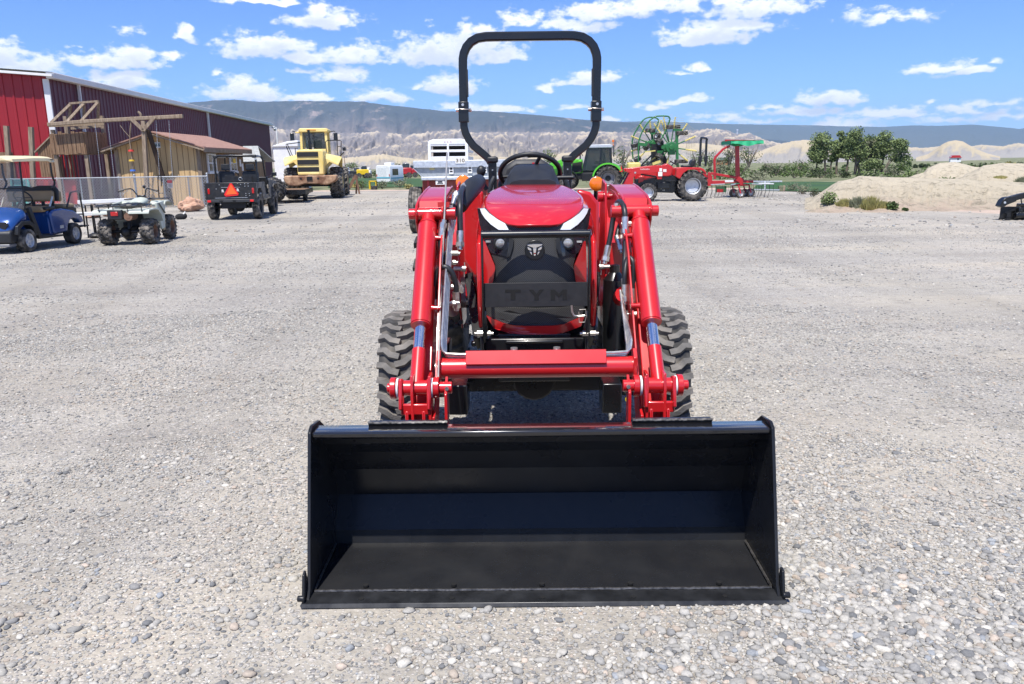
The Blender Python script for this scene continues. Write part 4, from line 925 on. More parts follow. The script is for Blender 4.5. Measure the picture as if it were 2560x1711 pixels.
    hose([S(1563,566,1.32), S(1562,530,1.34), S(1555,508,1.40), S(1543,508,1.5), S(1534,540,1.52), S(1526,590,1.5), S(1516,636,1.48)], .0135)
    hose([S(1563,600,1.30), S(1562,640,1.27), S(1560,690,1.22), S(1562,720,1.2)], .012, ends=(0,1))
    hose([S(1562,735,1.16), S(1562,690,1.17), S(1566,655,1.2), S(1575,645,1.2), S(1583,660,1.18), S(1583,700,1.17), S(1581,745,1.16)], .0125)
    hose([S(1548,610,1.5), S(1543,590,1.52), S(1549,566,1.55), S(1556,556,1.6)], .013, ends=(1,0))
    for px, py, y in ((1120,633,1.3),(1128,634,1.3),(1138,634,1.3),(1124,656,1.3),(1132,657,1.3),(1118,718,1.18),(1126,718,1.18),(1118,760,1.17),(1126,760,1.17),(1136,758,1.18),(1589,787,1.14),(1580,786,1.14),(1565,560,1.33),(1575,560,1.33)):
        q = S(px,py,y); fit = MB(); fit.cyl(q-Vector((.014,0,0)), q+Vector((.014,0,0)), .0125, n=6); fit.cyl(q-Vector((.024,0,0)), q+Vector((.024,0,0)), .008, n=10); B(fit, 'elbow_fitting', M_STEEL, T, smooth=40)
    # level indicator rod on the left arm
    ir = MB(); ir.tube([S(1118,382,1.40), S(1112,520,1.36), S(1103,700,1.16), S(1098,850,.86), S(1095,960,.72), S(1091,975,.70)], .0042, n=7); B(ir, 'level_rod', M_ROD, T)
    ib = MB(); q = S(1112,512,1.37); ib.bar(q+Vector((-.035,0,0)), q+Vector((.022,0,0)), .025, .006, (0,1,0)); ib.cyl(q-Vector((0,0,.03)), q+Vector((0,0,.002)), .009, n=8); B(ib, 'rod_bracket', M_RED, T)
    # black valve hose sleeve
    sv = MB(); sv.tube([S(1150,520,1.7), S(1160,496,1.78), S(1180,470,1.95), S(1196,455,2.2)], [.035,.05,.055,.045], n=14, sub=4); B(sv, 'hose_sleeve', M_BLKP, T)
    # ---------------- front axle, frame and underside
    ax = MB(); ax.box((0,1.8,.36), (1.1,.14,.13)); ax.cyl((0,1.6,.40), (0,2.0,.40), .12, n=16)
    for s in (-1, 1): ax.cyl((s*.50,1.8,.38), (s*.60,1.8,.38), .13, n=18); ax.box((s*.52,1.8,.47), (.1,.18,.22))
    B(ax, 'front_axle', M_BLK, T, bevel=.01)
    fr = MB(); fr.box((0,2.2,.56), (.38,1.5,.26)); fr.box((0,1.50,.62), (.52,.14,.10)); fr.box((0,3.1,.55), (.46,1.0,.40)); fr.box((0,1.44,.655), (.30,.06,.018))
    for s in (-1, 1): fr.box((s*.27,1.65,.60), (.02,.5,.22)); fr.box((s*.30,2.4,.62), (.1,.5,.25))
    B(fr, 'chassis', M_BLK, T, bevel=.008)
    ra = MB(); ra.cyl((-.62,3.55,.58), (.62,3.55,.58), .13, n=18); B(ra, 'rear_axle', M_BLK, T)
    cn = MB(); q = S(1535,790,1.72); cn.cyl((q.x,1.72,.55), (q.x,1.72,.93), .062, n=20); cn.cyl((q.x,1.72,.93), (q.x,1.72,.97), .062, .03, n=20); cn.cyl((q.x,1.72,.97),(q.x,1.72,1.01),.028,n=14); B(cn, 'air_canister', M_BLK, T, smooth=40)
    yp = MB(); q = S(1570,972,1.35); yp.cyl((q.x,1.35,.36), (q.x,1.335,.36), .014, n=12); ypo = B(yp, 'grease_plug', M_YEL, T)
    sc = MB(); sc.cyl((-.44,1.72,.42), (.44,1.72,.42), .03, n=12)
    for s in (-1, 1): sc.box((s*.40,1.45,.36), (.10,.18,.16)); sc.cyl((s*.20,1.62,.62), (s*.34,1.62,.60), .016, n=10)
    B(sc, 'steering_cylinder', M_BLK, T, bevel=.006)
    for k in range(5):
        s = -1; q = S(1130+12*k, 800+9*(k%2), 1.7); bb = MB(); bb.cyl((q.x,1.66,q.z), (q.x,1.63,q.z), .013, n=6)
        B(bb, 'bolt', M_DARK, T)
    for s in (-1, 1):
        wheel(T, (s*.727, 1.80, .375), .378, .215, .20, 'r4', M_TREAD, M_RIMG, 'deep', s, nl=27, n=60)
        wheel(T, (s*.665, 3.55, .60), .61, .33, .32, 'r4', M_RUB, M_RIMG, 'deep', s, nl=18, n=48)
    # ---------------- rear fenders with lamps, floor
    for s in (-1, 1):
        fd = MB(); rs = []
        arc = [(3.55+.70*math.cos(t), .62+.70*math.sin(t)) for t in np.linspace(R(172), R(20), 16)]
        front = [(2.62,.70), (2.66,.95), (2.76,1.16)]
        pr = front + [q for q in arc if q[0] > 2.9]
        xi, xo = s*.40, s*.70
        fd.prism(pr + [(y+.012, z-.014) for y, z in pr[::-1]], 'x', xi, xo)
        fd.prism(pr + [(4.15,.9), (3.5,.85), (2.8,.66)], 'x', xi-s*.012, xi)
        fdo = B(fd, 'fender', M_RED, T, smooth=35)
        sp = MB(); sp.prism([(s*.30,.80), (s*.38,.84), (s*.445,.95), (s*.445,1.05), (s*.44,1.30), (s*.385,1.37), (s*.30,1.39)], 'y', 2.55, 2.60); B(sp, 'footwell_panel', M_RED, T, bevel=.02)
        am = MB(); q = S(1158,456,2.95) if s < 0 else S(1491,460,2.95)
        am.cyl(q+Vector((0,-.02,0)), q+Vector((0,.02,0)), .049, n=28); am.cyl(q+Vector((0,-.028,0)), q+Vector((0,-.02,0)), .035, .047, n=28); amo = B(am, 'turn_signal', M_AMBER, T, smooth=40)
        ab = MB(); ab.cyl(q+Vector((0,.02,0)), q+Vector((0,.04,0)), .044, n=24); ab.cyl(q+Vector((0,.03,0)), q+Vector((0,.05,-.11)), .014, n=10); B(ab, 'signal_bracket', M_BLK, amo)
    fl = MB(); fl.box((0,2.9,.66), (.95,.7,.02)); B(fl, 'floor_deck', M_BLKP, T)
    tb = MB(); q = S(1640,575,2.7); tb.box((.68,2.75,1.10), (.16,.30,.14)); tb.box((.68,2.75,1.185), (.19,.34,.05)); tb.box((.66,2.75,.98), (.13,.26,.14)); B(tb, 'tool_box', M_BLKP, T, bevel=.012)
    # ---------------- hood
    build_hood(T, B, L, S)
    # ---------------- brush guard
    y = 1.36; gd = MB()
    for s in (-1, 1):
        px = 1204 if s < 0 else 1474
        q1 = S(px, 572, y); q2 = S(px+s*3, 700, y); 
        gd.prism([(1.345,1.225), (1.375,1.235), (1.395,1.19), (1.385,.95), (1.40,.80), (1.46,.66), (1.40,.655), (1.35,.80), (1.335,.96), (1.338,1.15)], 'x', q1.x-.005, q1.x+.005)
    gdo = B(gd, 'brush_guard', M_BLK, T, bevel=.003)
    x0, x1 = S(1204,586,y).x, S(1474,586,y).x; zc = S(1340,586,y).z
    gb = MB(); gb.cyl((x0,y,zc), (x1,y,zc), .0185, n=24); B(gb, 'guard_bar', M_BLK, gdo)
    # plate with cut letters
    a, b = S(1207,709,y), S(1471,766,y)
    pl = MB(); pl.box(((x0+x1)/2, y+.004, (a.z+b.z)/2), (x1-x0-.012, .006, a.z-b.z)); plo = B(pl, 'guard_plate', M_GPLATE, gdo, bevel=.0015)
    zt = S(1340,736,y).z; hgt = S(1340,724,y).z-S(1340,750,y).z
    G = {'T': [[(0,.72),(0,1),(1,1),(1,.72),(.65,.72),(.65,0),(.35,0),(.35,.72)]],
         'Y': [[(0,1),(.30,1),(.52,.62),(.74,1),(1.04,1),(.67,.40),(.67,0),(.37,0),(.37,.40)]],
         'M': [[(0,0),(0,1),(.26,1),(.52,.60),(.78,1),(1.04,1),(1.04,0),(.76,0),(.76,.56),(.52,.24),(.28,.56),(.28,0)]]}
    for ch, pa, pb in (('T',1263,1302),('Y',1322,1359),('M',1377,1416)):
        qa, qb = S(pa,751,y), S(pb,724,y); w_, h_ = qb.x-qa.x, qb.z-qa.z
        for poly in G[ch]:
            lt = MB(); lt.prism([(qa.x+w_*u, qa.z+h_*v) for u, v in poly], 'y', y-.0006, y+.003); B(lt, 'lettering', M_HOLE, plo, smooth=0)
    for s in (-1, 1):
        gs = MB(); q = S(1209 if s < 0 else 1472, 834, 1.39)
        gs.cyl(q+Vector((-.032,0,0)), q+Vector((-.004,0,0)), .016, n=6); gs.cyl(q+Vector((.008,0,0)), q+Vector((.035,0,0)), .014, n=6); gs.cyl(q+Vector((-.045,0,0)), q+Vector((.05,0,0)), .008, n=10)
        B(gs, 'guard_bolt', M_STEEL, gdo)
    gh = MB(); gh.tube([S(1429,764,y-.02), S(1430,780,y-.02), S(1435,790,y-.02), S(1446,791,y-.02), S(1462,790,y-.02)], .006, n=8); gh.tube([S(1448,775,y-.02), S(1464,774,y-.02), S(1466,790,y-.02), S(1462,806,y-.02), S(1448,806,y-.02), S(1447,780,y-.02)], .0025, n=6); B(gh, 'latch_pin', M_STEEL, gdo)
    for s in (-1, 1):
        px = 1211 if s < 0 else 1467
        ba = MB(); ba.tube([S(px,778,y+.01), S(px,795,y), S(px+2,830,y+.02), S(px+3,846,y+.03)], .006, n=8, rect=(.012,.022,(0,1,0))); B(ba, 'guard_strap', M_EDGE, gdo)
    # ---------------- operator station
    y = 2.62
    cw = MB(); base = [S(1258,462,2.5), S(1268,444,2.5), S(1280,430,2.55), S(1300,425,2.6), S(1370,424,2.6), S(1385,430,2.55), S(1393,444,2.5), S(1400,462,2.5)]
    r1 = [Vector((p.x, p.y, p.z)) for p in base]; r2 = [Vector((p.x*.92+.006, 2.85, p.z+.035)) for p in base]; r0 = [Vector((p.x*1.02, 2.42, p.z-.06)) for p in base]
    cw.loft([r0 + [Vector((r0[-1].x,2.42,1.2)), Vector((r0[0].x,2.42,1.2))], r1 + [Vector((r1[-1].x,2.5,1.2)), Vector((r1[0].x,2.5,1.2))], r2 + [Vector((r2[-1].x,2.85,1.2)), Vector((r2[0].x,2.85,1.2))]]); B(cw, 'dash_cowl', M_BLKP, T, smooth=50)
    sw = MB(); c = S(1325,430,2.96); c.z -= .01; tilt = Matrix.Rotation(R(-38), 3, 'X'); n = 40
    def wp(a, rr=.205): return c + tilt @ Vector((rr*math.cos(a), rr*math.sin(a)*1.0, 0))
    pts = [wp(2*PI*i/n) for i in range(n+1)]; sw.tube(pts, .0165, n=10, caps=False); swo = B(sw, 'steering_wheel', M_BLKP, T, smooth=60)
    sk = MB()
    for a in (R(50), R(170), R(290)): sk.tube([c, c+(wp(a)-c)*.5-tilt@Vector((0,0,.01)), wp(a)], [.022,.013,.012], n=8)
    sk.ell(c, (.045,.045,.03)); B(sk, 'wheel_spoke', M_BLKP, swo)
    se = MB(); se.box((0,3.42,1.02), (.46,.46,.14)); sb = B(se, 'seat', M_SEAT, T, bevel=.05)
    sb = MB(); sb.prism([(-.24,1.08), (.24,1.08), (.235,1.40), (.19,1.53), (.10,1.585), (-.10,1.585), (-.19,1.53), (-.235,1.40)], 'y', 3.60, 3.70); bo = B(sb, 'seat_back', M_SEAT, T, bevel=.035)
    q = S(1345,402,3.58); pad = MB(); pad.box((.055,3.585,1.515), (.05,.012,.09)); B(pad, 'seat_badge', M_RED2, bo)
    for k in (-1, 1): arc_ = MB(); arc_.tube([(k*.28,3.3,1.1), (k*.285,3.28,1.36), (k*.25,3.3,1.46)], .018, n=8, sub=3); B(arc_, 'armrest', M_BLKP, T)
    tx = MB(); tx.box((.055,3.40,1.605), (.13,.06,.02)); B(tx, 'seat_headrest', M_BLK, bo, bevel=.008)
    # joystick
    js = MB(); js.tube([S(1185,475,2.75), S(1194,466,2.75), S(1199,452,2.74), S(1201,440,2.74)], .011, n=8, sub=4); jo = B(js, 'joystick', M_BLK, T, smooth=60)
    q = S(1203,428,2.74); jk = MB(); jk.ell(q, (.030,.03,.036), 14, 10); jk.cyl(q-Vector((.004,0,.028)), q-Vector((.008,0,.062)), .022, .012, n=12); B(jk, 'joystick_knob', M_BLKP, jo, smooth=60)
    lv = MB(); a, b = S(1393,445,2.75), S(1432,444,2.75); lv.cyl(a, b, .0135, n=12); lv.ell(b, (.014,.014,.014)); B(lv, 'shuttle_lever', M_BLKP, T)
    lv = MB(); lv.cyl(S(1205,455,2.8), S(1217,475,2.8), .016, n=10); B(lv, 'hand_lever', M_BLKP, T)
    # ---------------- roll bar (photo outline at its plane), square tube
    y = 3.52
    def RB(zx, zy): return S(1120+zx*.26786, 60+zy*.26786, y)
    left = [(400,1300,),(385,1268),(350,1232),(300,1190),(240,1140),(195,1080),(165,1020),(150,960),(148,900)]
    upl = [(148,900),(146,740),(143,560),(140,400),(140,330),(148,280),(172,220),(215,170),(275,135),(350,122),(420,120)]
    cxz = (148+1381)/2
    def mir(p): return (2*cxz-p[0], p[1]-8)
    rb = MB(); pts = [RB(*p) for p in upl] + [RB(*mir(p)) for p in upl[::-1]]
    rb.tube(pts, 0, rect=(.062,.062,(0,1,0))); rbo = B(rb, 'roll_bar', M_BLK, T, smooth=30)
    for f in (lambda p: p, mir):
        lo_ = MB(); lo_.tube([RB(*f(p)) for p in left][::-1] , 0, rect=(.056,.056,(0,1,0))); lo_o = B(lo_, 'roll_bar_leg', M_BLK, rbo, smooth=30)
        hg = MB(); a, b = RB(*f((148,730))), RB(*f((148,920))); hg.box(((a+b)/2), (.074,.09,(a-b).length)); B(hg, 'roll_bar_hinge', M_BLK, rbo, bevel=.004)
        hp = MB(); q = RB(*f((148,806))); hp.cyl(q+Vector((-.058,-.0,0)), q+Vector((.058,0,0)), .013, n=12)
        hp.tube([q+Vector((-.056,-.02,.012)), q+Vector((-.03,-.055,.006)), q+Vector((.02,-.055,.002)), q+Vector((.056,-.02,.006))], .0035, n=6)
        q = RB(*f((142,760))); hp.cyl(q+Vector((0,-.045,0)), q+Vector((0,-.056,0)), .010, n=10); B(hp, 'hinge_pin', M_STEEL, rbo)
        rs = MB(); a = RB(*f((180,555))); rs.box(a, (.012,.06,.19)); B(rs, 'stop_pad', M_BLKP, rbo)
        # lower mast
        ms = MB(); a, b = RB(*f((415,1250))), RB(*f((415,1520))); ms.box(((a+b)/2+Vector((0,.02,-.12))), (.062,.09,(a-b).length+.26)); mo = B(ms, 'roll_bar_mast', M_BLK, rbo, bevel=.005)
        cp = MB(); cp.box(a+Vector((0,.01,-.015)), (.082,.11,.045)); B(cp, 'mast_cap', M_BLKP, rbo, bevel=.012)
        mp = MB(); mp.cyl(a+Vector((0,-.04,-.09)), a+Vector((0,-.032,-.09)), .006, n=8); mp.cyl(a+Vector((0,-.035,-.17)), a+Vector((0,-.035,-.30)), .007, n=8); B(mp, 'mast_bolt', M_STEEL, rbo)
    return T

def build_hood(T, B, L, S):
    # hood outlined by cross sections from the nose to the cowl; x half widths follow the photograph
    cx = S(1340, 520, 1.6).x
    y0 = 1.52
    def sec(y, hw, zt, zs, zb, n=13, nose=0.0, flat=.55):
        # ring: up the left side, over the top, down the right side
        pts = []
        for i in range(n):
            t = -1+2*i/(n-1); a = abs(t)
            x = hw*math.copysign(min(1, (a**.85)), t); z = zs+(zt-zs)*(1-a**2.6)
            pts.append(Vector((cx+x, y - nose*(1-a*a), z)))
        return [Vector((cx-hw*1.01, y+.02, zb))] + pts + [Vector((cx+hw*1.01, y+.02, zb))]
    secs = [sec(1.61,.290,1.228,1.175,.93,nose=.14), sec(1.65,.312,1.285,1.205,.93,nose=.12), sec(1.72,.326,1.335,1.24,.92,nose=.10), sec(1.85,.334,1.375,1.27,.90,nose=.05), sec(2.05,.338,1.405,1.295,.88), sec(2.3,.338,1.418,1.315,.86), sec(2.48,.328,1.415,1.32,.86)]
    hb = MB(); hb.loft(secs, closed=False); hd = B(hb, 'hood', M_HOOD, T, smooth=60, sub=2)
    # raised top panel
    def sec2(y, hw, zt, nose=0):
        return [Vector((cx+hw*t, y-nose*(1-t*t), zt-.055*abs(t)**2.6)) for t in np.linspace(-1,1,11)]
    # nose block behind the grille (dark), then surfaces stand in front of it
    y = 1.46
    def W(zx, zy, yy=y): return S(1160+zx*.15345, 430+zy*.15345, yy)       # zoom A
    def W2(zx, zy, yy=y): return S(1160+zx*.15345, 640+zy*.15345, yy)      # zoom B
    core = MB(); core.box((cx,1.78,.90), (.50,.48,.52)); B(core, 'engine_bay', M_HOLE, T, bevel=.02)
    # side grey skins
    for s in (-1, 1):
        q = [(1.56,1.16), (1.50,1.02), (1.50,.85), (1.56,.70), (2.3,.70), (2.45,.86), (2.45,1.27), (2.0,1.25), (1.7,1.2)]
        sd = MB(); sd.prism(q, 'x', cx+s*.285, cx+s*.312); B(sd, 'side_panel', M_RED, T, bevel=.012)
        sk = MB(); sk.prism([(1.95,1.18), (1.86,1.10), (1.80,.98), (1.80,.86), (1.90,.70), (1.98,.70), (1.90,.86), (1.90,.98), (1.97,1.09), (2.06,1.18)], 'x', cx+s*.310, cx+s*.328); B(sk, 'side_trim', M_BLKP, T, bevel=.006)
    # ---- front fascia: a shell bulging forward, pieces laid on it by photo outline
    def fz(x, z): 
        u = (x-cx)/.30; return 1.425 + .14*u*u*abs(u)**.4 + .16*max(0, z-1.12)**1.0*1.2 + .10*max(0,.80-z)
    def onf(p, off=0): 
        return Vector((p.x, fz(p.x, p.z)-off, p.z))
    def shape(pts, f=W, off=0.0, th=.02, name='grille', m=None, parent=None, sub=1, bevel=0.0, smooth=40):
        P = [f(*p) for p in pts]
        # grid the polygon so that it follows the curved fascia
        mb = MB(); bm = bmesh.new(); vs = [bm.verts.new(onf(p, off)) for p in P]; fc = bm.faces.new(vs)
        bmesh.ops.triangulate(bm, faces=[fc])
        for _ in range(sub):
            bmesh.ops.subdivide_edges(bm, edges=[e for e in bm.edges if e.calc_length() > .03], cuts=1, use_grid_fill=True)
            bmesh.ops.triangulate(bm, faces=bm.faces[:])
        for v in bm.verts: v.co.y = fz(v.co.x, v.co.z)-off
        bmesh.ops.recalc_face_normals(bm, faces=bm.faces)
        r = bmesh.ops.extrude_face_region(bm, geom=bm.faces[:])
        for v in [g for g in r['geom'] if isinstance(g, bmesh.types.BMVert)]: v.co.y += th
        bmesh.ops.recalc_face_normals(bm, faces=bm.faces)
        me = bpy.data.meshes.new(name); bm.to_mesh(me); bm.free(); me.materials.append(m); me.shade_smooth(); me.set_sharp_from_angle(angle=R(smooth))
        o = bpy.data.objects.new(name, me); COL.objects.link(o); o.parent = parent if parent is not None else T
        return o
    MIR = 2295
    def mirror(pts): return [(MIR-p[0], p[1]-4) for p in pts][::-1]
    # mesh grille: top strip, centre field, lower field
    gr = shape([(680,850),(860,880),(1150,890),(1430,878),(1600,845),(1570,950),(1620,1040),(1600,1330),(1840,1320),(1780,1530),(1800,1620),(1860,1860),(430,1860),(480,1640),(510,1530),(430,1330),(690,1390),(760,1050),(745,950)], W, .0, .03, 'grille', M_MESH, T, 2)
    lg = shape([(345,850),(1990,850),(1940,1010),(1640,1115),(1450,1125),(850,1130),(650,1110),(350,1020)], W2, -.015, .03, 'lower_grille', M_MESH, T, 2)
    ch = shape([(350,1022),(640,1112),(850,1132),(1450,1128),(1640,1116),(1985,1005),(1920,1180),(1600,1262),(1500,1270),(760,1272),(480,1215)], W2, -.005, .035, 'chin_panel', M_RED, T, 2, smooth=25)
    for s in (-1, 1):
        mm = (lambda p: p) if s < 0 else mirror
        shape(mm([(300,1150),(335,1160),(500,1530),(505,1590),(470,1800),(430,1860),(290,1860),(285,1500)]), W, .018, .05, 'cheek_panel', M_RED, T, 1, smooth=20)
        hl = shape(mm([(190,620),(340,605),(420,690),(560,790),(690,850),(740,950),(790,1060),(740,1385),(430,1330),(320,1140),(240,900)]), W, .006, .03, 'headlight', M_HLGLASS, T, 2)
        shape(mm([(238,622),(322,612),(400,690),(540,780),(668,845),(728,945),(560,950),(430,870),(330,780),(270,700)]), W, .012, .012, 'daytime_lamp', M_DRL, hl, 2)
        c = W(590,1160) if s < 0 else W(1690,1150); c = onf(c, .012)
        le = MB(); le.cyl(c+Vector((0,.03,0)), c, .0265, n=22); le.cyl(c, c+Vector((0,-.010,0)), .0265, .014, n=22); B(le, 'projector_lens', M_LENS, hl, smooth=50)
        lr = MB(); lr.lathe([(.027,0),(.0275,-.008),(.034,-.006),(.034,.01)], c, (0,1,0), 22); B(lr, 'lens_ring', M_BLKP, hl)
        ml = MB(); c2 = onf(W(392,1150) if s < 0 else W(1885,1145), .012); ml.box(c2, (.028,.006,.010)); B(ml, 'marker_lamp', M_LENS, hl)
        shape(mm([(740,1060),(810,1100),(800,1200),(750,1370),(690,1390),(720,1240)]), W, .010, .012, 'headlight_bezel', M_BLKP, hl, 1)
    # raised bonnet panel whose front edge sweeps round to the nose
    pn = MB(); rows = []
    for zy, xa, xb, dn, de in ((868,860,1430,1.415,1.43),(852,740,1560,1.418,1.45),(835,685,1605,1.425,1.465),(770,560,1730,1.455,1.51),(680,425,1860,1.505,1.575),(590,345,1935,1.57,1.65),(500,322,1950,1.66,1.74),(430,325,1945,1.77,1.85),(370,370,1895,1.90,1.97),(310,440,1820,2.05,2.10),(250,560,1700,2.22,2.26),(205,700,1560,2.40,2.42)):
        r_ = []
        for t in np.linspace(-1, 1, 17):
            sx = math.copysign(abs(t)**.8, t); zx = (xa+xb)/2+(xb-xa)/2*sx; d_ = dn+(de-dn)*sx*sx
            r_.append(W(zx, zy-2*sx, d_))
        rows.append(r_)
    pn.loft(rows, closed=False); po = B(pn, 'bonnet_panel', M_HOOD, hd, smooth=60, sub=1)
    so = po.modifiers.new('thick', 'SOLIDIFY'); so.thickness = .02; so.offset = -1
    # bull emblem: backing disc, then angular chrome head
    c = onf(W(1150,1260), .012); bd = MB(); bd.cyl(c+Vector((0,.02,0)), c, .050, n=30); bdo = B(bd, 'badge', M_BLK, T, bevel=.003)
    k = .15345*1.0/FPX
    def E(pts, nm='badge_emblem', m=M_CHROME, dy=.0):
        P = [W(*p) for p in pts]; mb = MB(); mb.prism([(p.x, p.z) for p in P], 'y', c.y-.010-dy, c.y+.002); return B(mb, nm, m, bdo, bevel=.0012)
    E([(1022,1172),(1120,1160),(1180,1158),(1278,1160),(1262,1185),(1180,1215),(1172,1225),(1128,1225),(1120,1218),(1040,1190)])
    E([(1122,1222),(1178,1222),(1170,1290),(1165,1340),(1150,1352),(1134,1342),(1128,1290)], dy=.003)
    E([(1030,1200),(1085,1225),(1098,1250),(1098,1268),(1065,1262),(1038,1245)])
    E([(1268,1192),(1212,1222),(1200,1248),(1200,1266),(1234,1258),(1260,1240)])
    E([(1062,1280),(1098,1285),(1112,1345),(1095,1330)]); E([(1236,1276),(1200,1283),(1187,1343),(1206,1326)])
    E([(1134,1300),(1166,1300),(1164,1318),(1136,1318)], 'badge_enamel', M_REDR, .005)

M_BUCKET = mat('bucket_black', (.013,.0135,.0155), .28, 0, .3, 3, coat=.02, spec=.26, bump=.02, bscale=14, col2=(.019,.02,.022), rvar=.35, dust=.012)
M_LIP = mat('lip_gloss_black', (.012,.012,.014), .13, 0, .2, 4, coat=.6)
M_EDGE = mat('worn_black_edge', (.02,.021,.023), .38, .2, .4, 10, rvar=.3)
M_WELD = mat('weld_bead', (.10,.095,.09), .4, .5, .6, 60)
M_HOLE = mat('dark_recess', (.004,.004,.004), .8, 0, .2, 10)
M_WASH = mat('nylon_washer', (.7,.7,.7), .5, 0, .1, 20)
M_ROD = mat('plated_rod', (.66,.6,.5), .35, .6, .1, 20)
M_YEL = mat('yellow_cap', (.75,.5,.01), .5, 0, .1, 20)
M_RIMG = mat('rim_grey', (.25,.25,.26), .5, .3, .2, 8)
M_SEAT = mat('seat_vinyl', (.03,.031,.034), .55, 0, .2, 20)
M_GPLATE = mat('satin_black_plate', (.017,.017,.018), .55, 0, .25, 30, bump=.03, bscale=400)
M_HOOD = mat('hood_red', (.52,.014,.018), .22, 0, .04, 2, coat=.8)
M_DRL = mat('daytime_lamp_white', (.85,.88,.9), .3, 0, .03, 8, coat=.4)
M_LENS = mat('projector_lens', (.45,.46,.47), .12, .3, .3, 30, coat=.6)
M_HLGLASS = mat('smoked_lens', (.02,.022,.03), .12, 0, .3, 14, coat=.5)
def mesh_mat():
    m = bpy.data.materials.new('perforated_mesh'); m.use_nodes = True; nt = m.node_tree; N = nt.nodes; Lk = nt.links.new; b = N['Principled BSDF']
    tc = N.new('ShaderNodeTexCoord'); sp = N.new('ShaderNodeSeparateXYZ'); Lk(tc.outputs['Object'], sp.inputs[0])
    cb = N.new('ShaderNodeCombineXYZ'); Lk(sp.outputs[0], cb.inputs[0]); Lk(sp.outputs[2], cb.inputs[1])
    vo = N.new('ShaderNodeTexVoronoi'); vo.inputs['Scale'].default_value = 150; vo.inputs['Randomness'].default_value = 0; vo.voronoi_dimensions = '2D'
    mp = N.new('ShaderNodeMapping'); Lk(cb.outputs[0], mp.inputs[0]); mp.inputs[2].default_value = (0,0,R(45)); Lk(mp.outputs[0], vo.inputs['Vector'])
    rp = N.new('ShaderNodeValToRGB'); Lk(vo.outputs['Distance'], rp.inputs[0]); rp.color_ramp.elements[0].position = .40; rp.color_ramp.elements[1].position = .5
    rp.color_ramp.elements[0].color = (.002,.002,.002,1); rp.color_ramp.elements[1].color = (.10,.10,.10,1); Lk(rp.outputs[0], b.inputs['Base Color'])
    b.inputs['Roughness'].default_value = .55
    bp = N.new('ShaderNodeBump'); bp.inputs['Strength'].default_value = .5; bp.inputs['Distance'].default_value = .003; Lk(rp.outputs[0], bp.inputs['Height']); Lk(bp.outputs[0], b.inputs['Normal'])
    return m
M_MESH = mesh_mat()
TRACTOR = build_tractor()
# ================================================================ LEFT SIDE: barn, shed, play yard, fence
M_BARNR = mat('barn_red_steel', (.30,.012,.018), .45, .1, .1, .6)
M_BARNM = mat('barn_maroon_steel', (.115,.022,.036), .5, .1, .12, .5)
M_TRIM = mat('trim_white', (.70,.70,.69), .5, 0, .06, 1, dust=.1)
M_TAN = mat('tan_siding', (.50,.33,.15), .8, 0, .15, 1.2, col2=(.60,.425,.215), stretch=(3,3,.4))
M_TANW = mat('weathered_shaded_siding', (.20,.13,.065), .85, 0, .3, 1.5, col2=(.33,.23,.13), stretch=(3,3,.4))  # weathered brown, with the shade on the shed's side wall also in the colour
M_SHING = mat('red_shingle', (.25,.135,.10), .9, 0, .2, 8, col2=(.38,.225,.17), bump=.4, bscale=16)
M_SHINGG = mat('grey_shingle', (.27,.28,.27), .9, 0, .2, 10, col2=(.40,.41,.40), bump=.4, bscale=16)
M_CHAIN = mat('galvanized_wire', (.42,.44,.46), .45, .6, .1, 20)
M_TEAL = mat('teal_plastic', (.10,.38,.34), .5, 0, .15, 2)
M_PLAYR = mat('red_play_panel', (.42,.02,.02), .6, 0, .15, 3)
def wx(px, D): return at_depth(px, 430, D).x
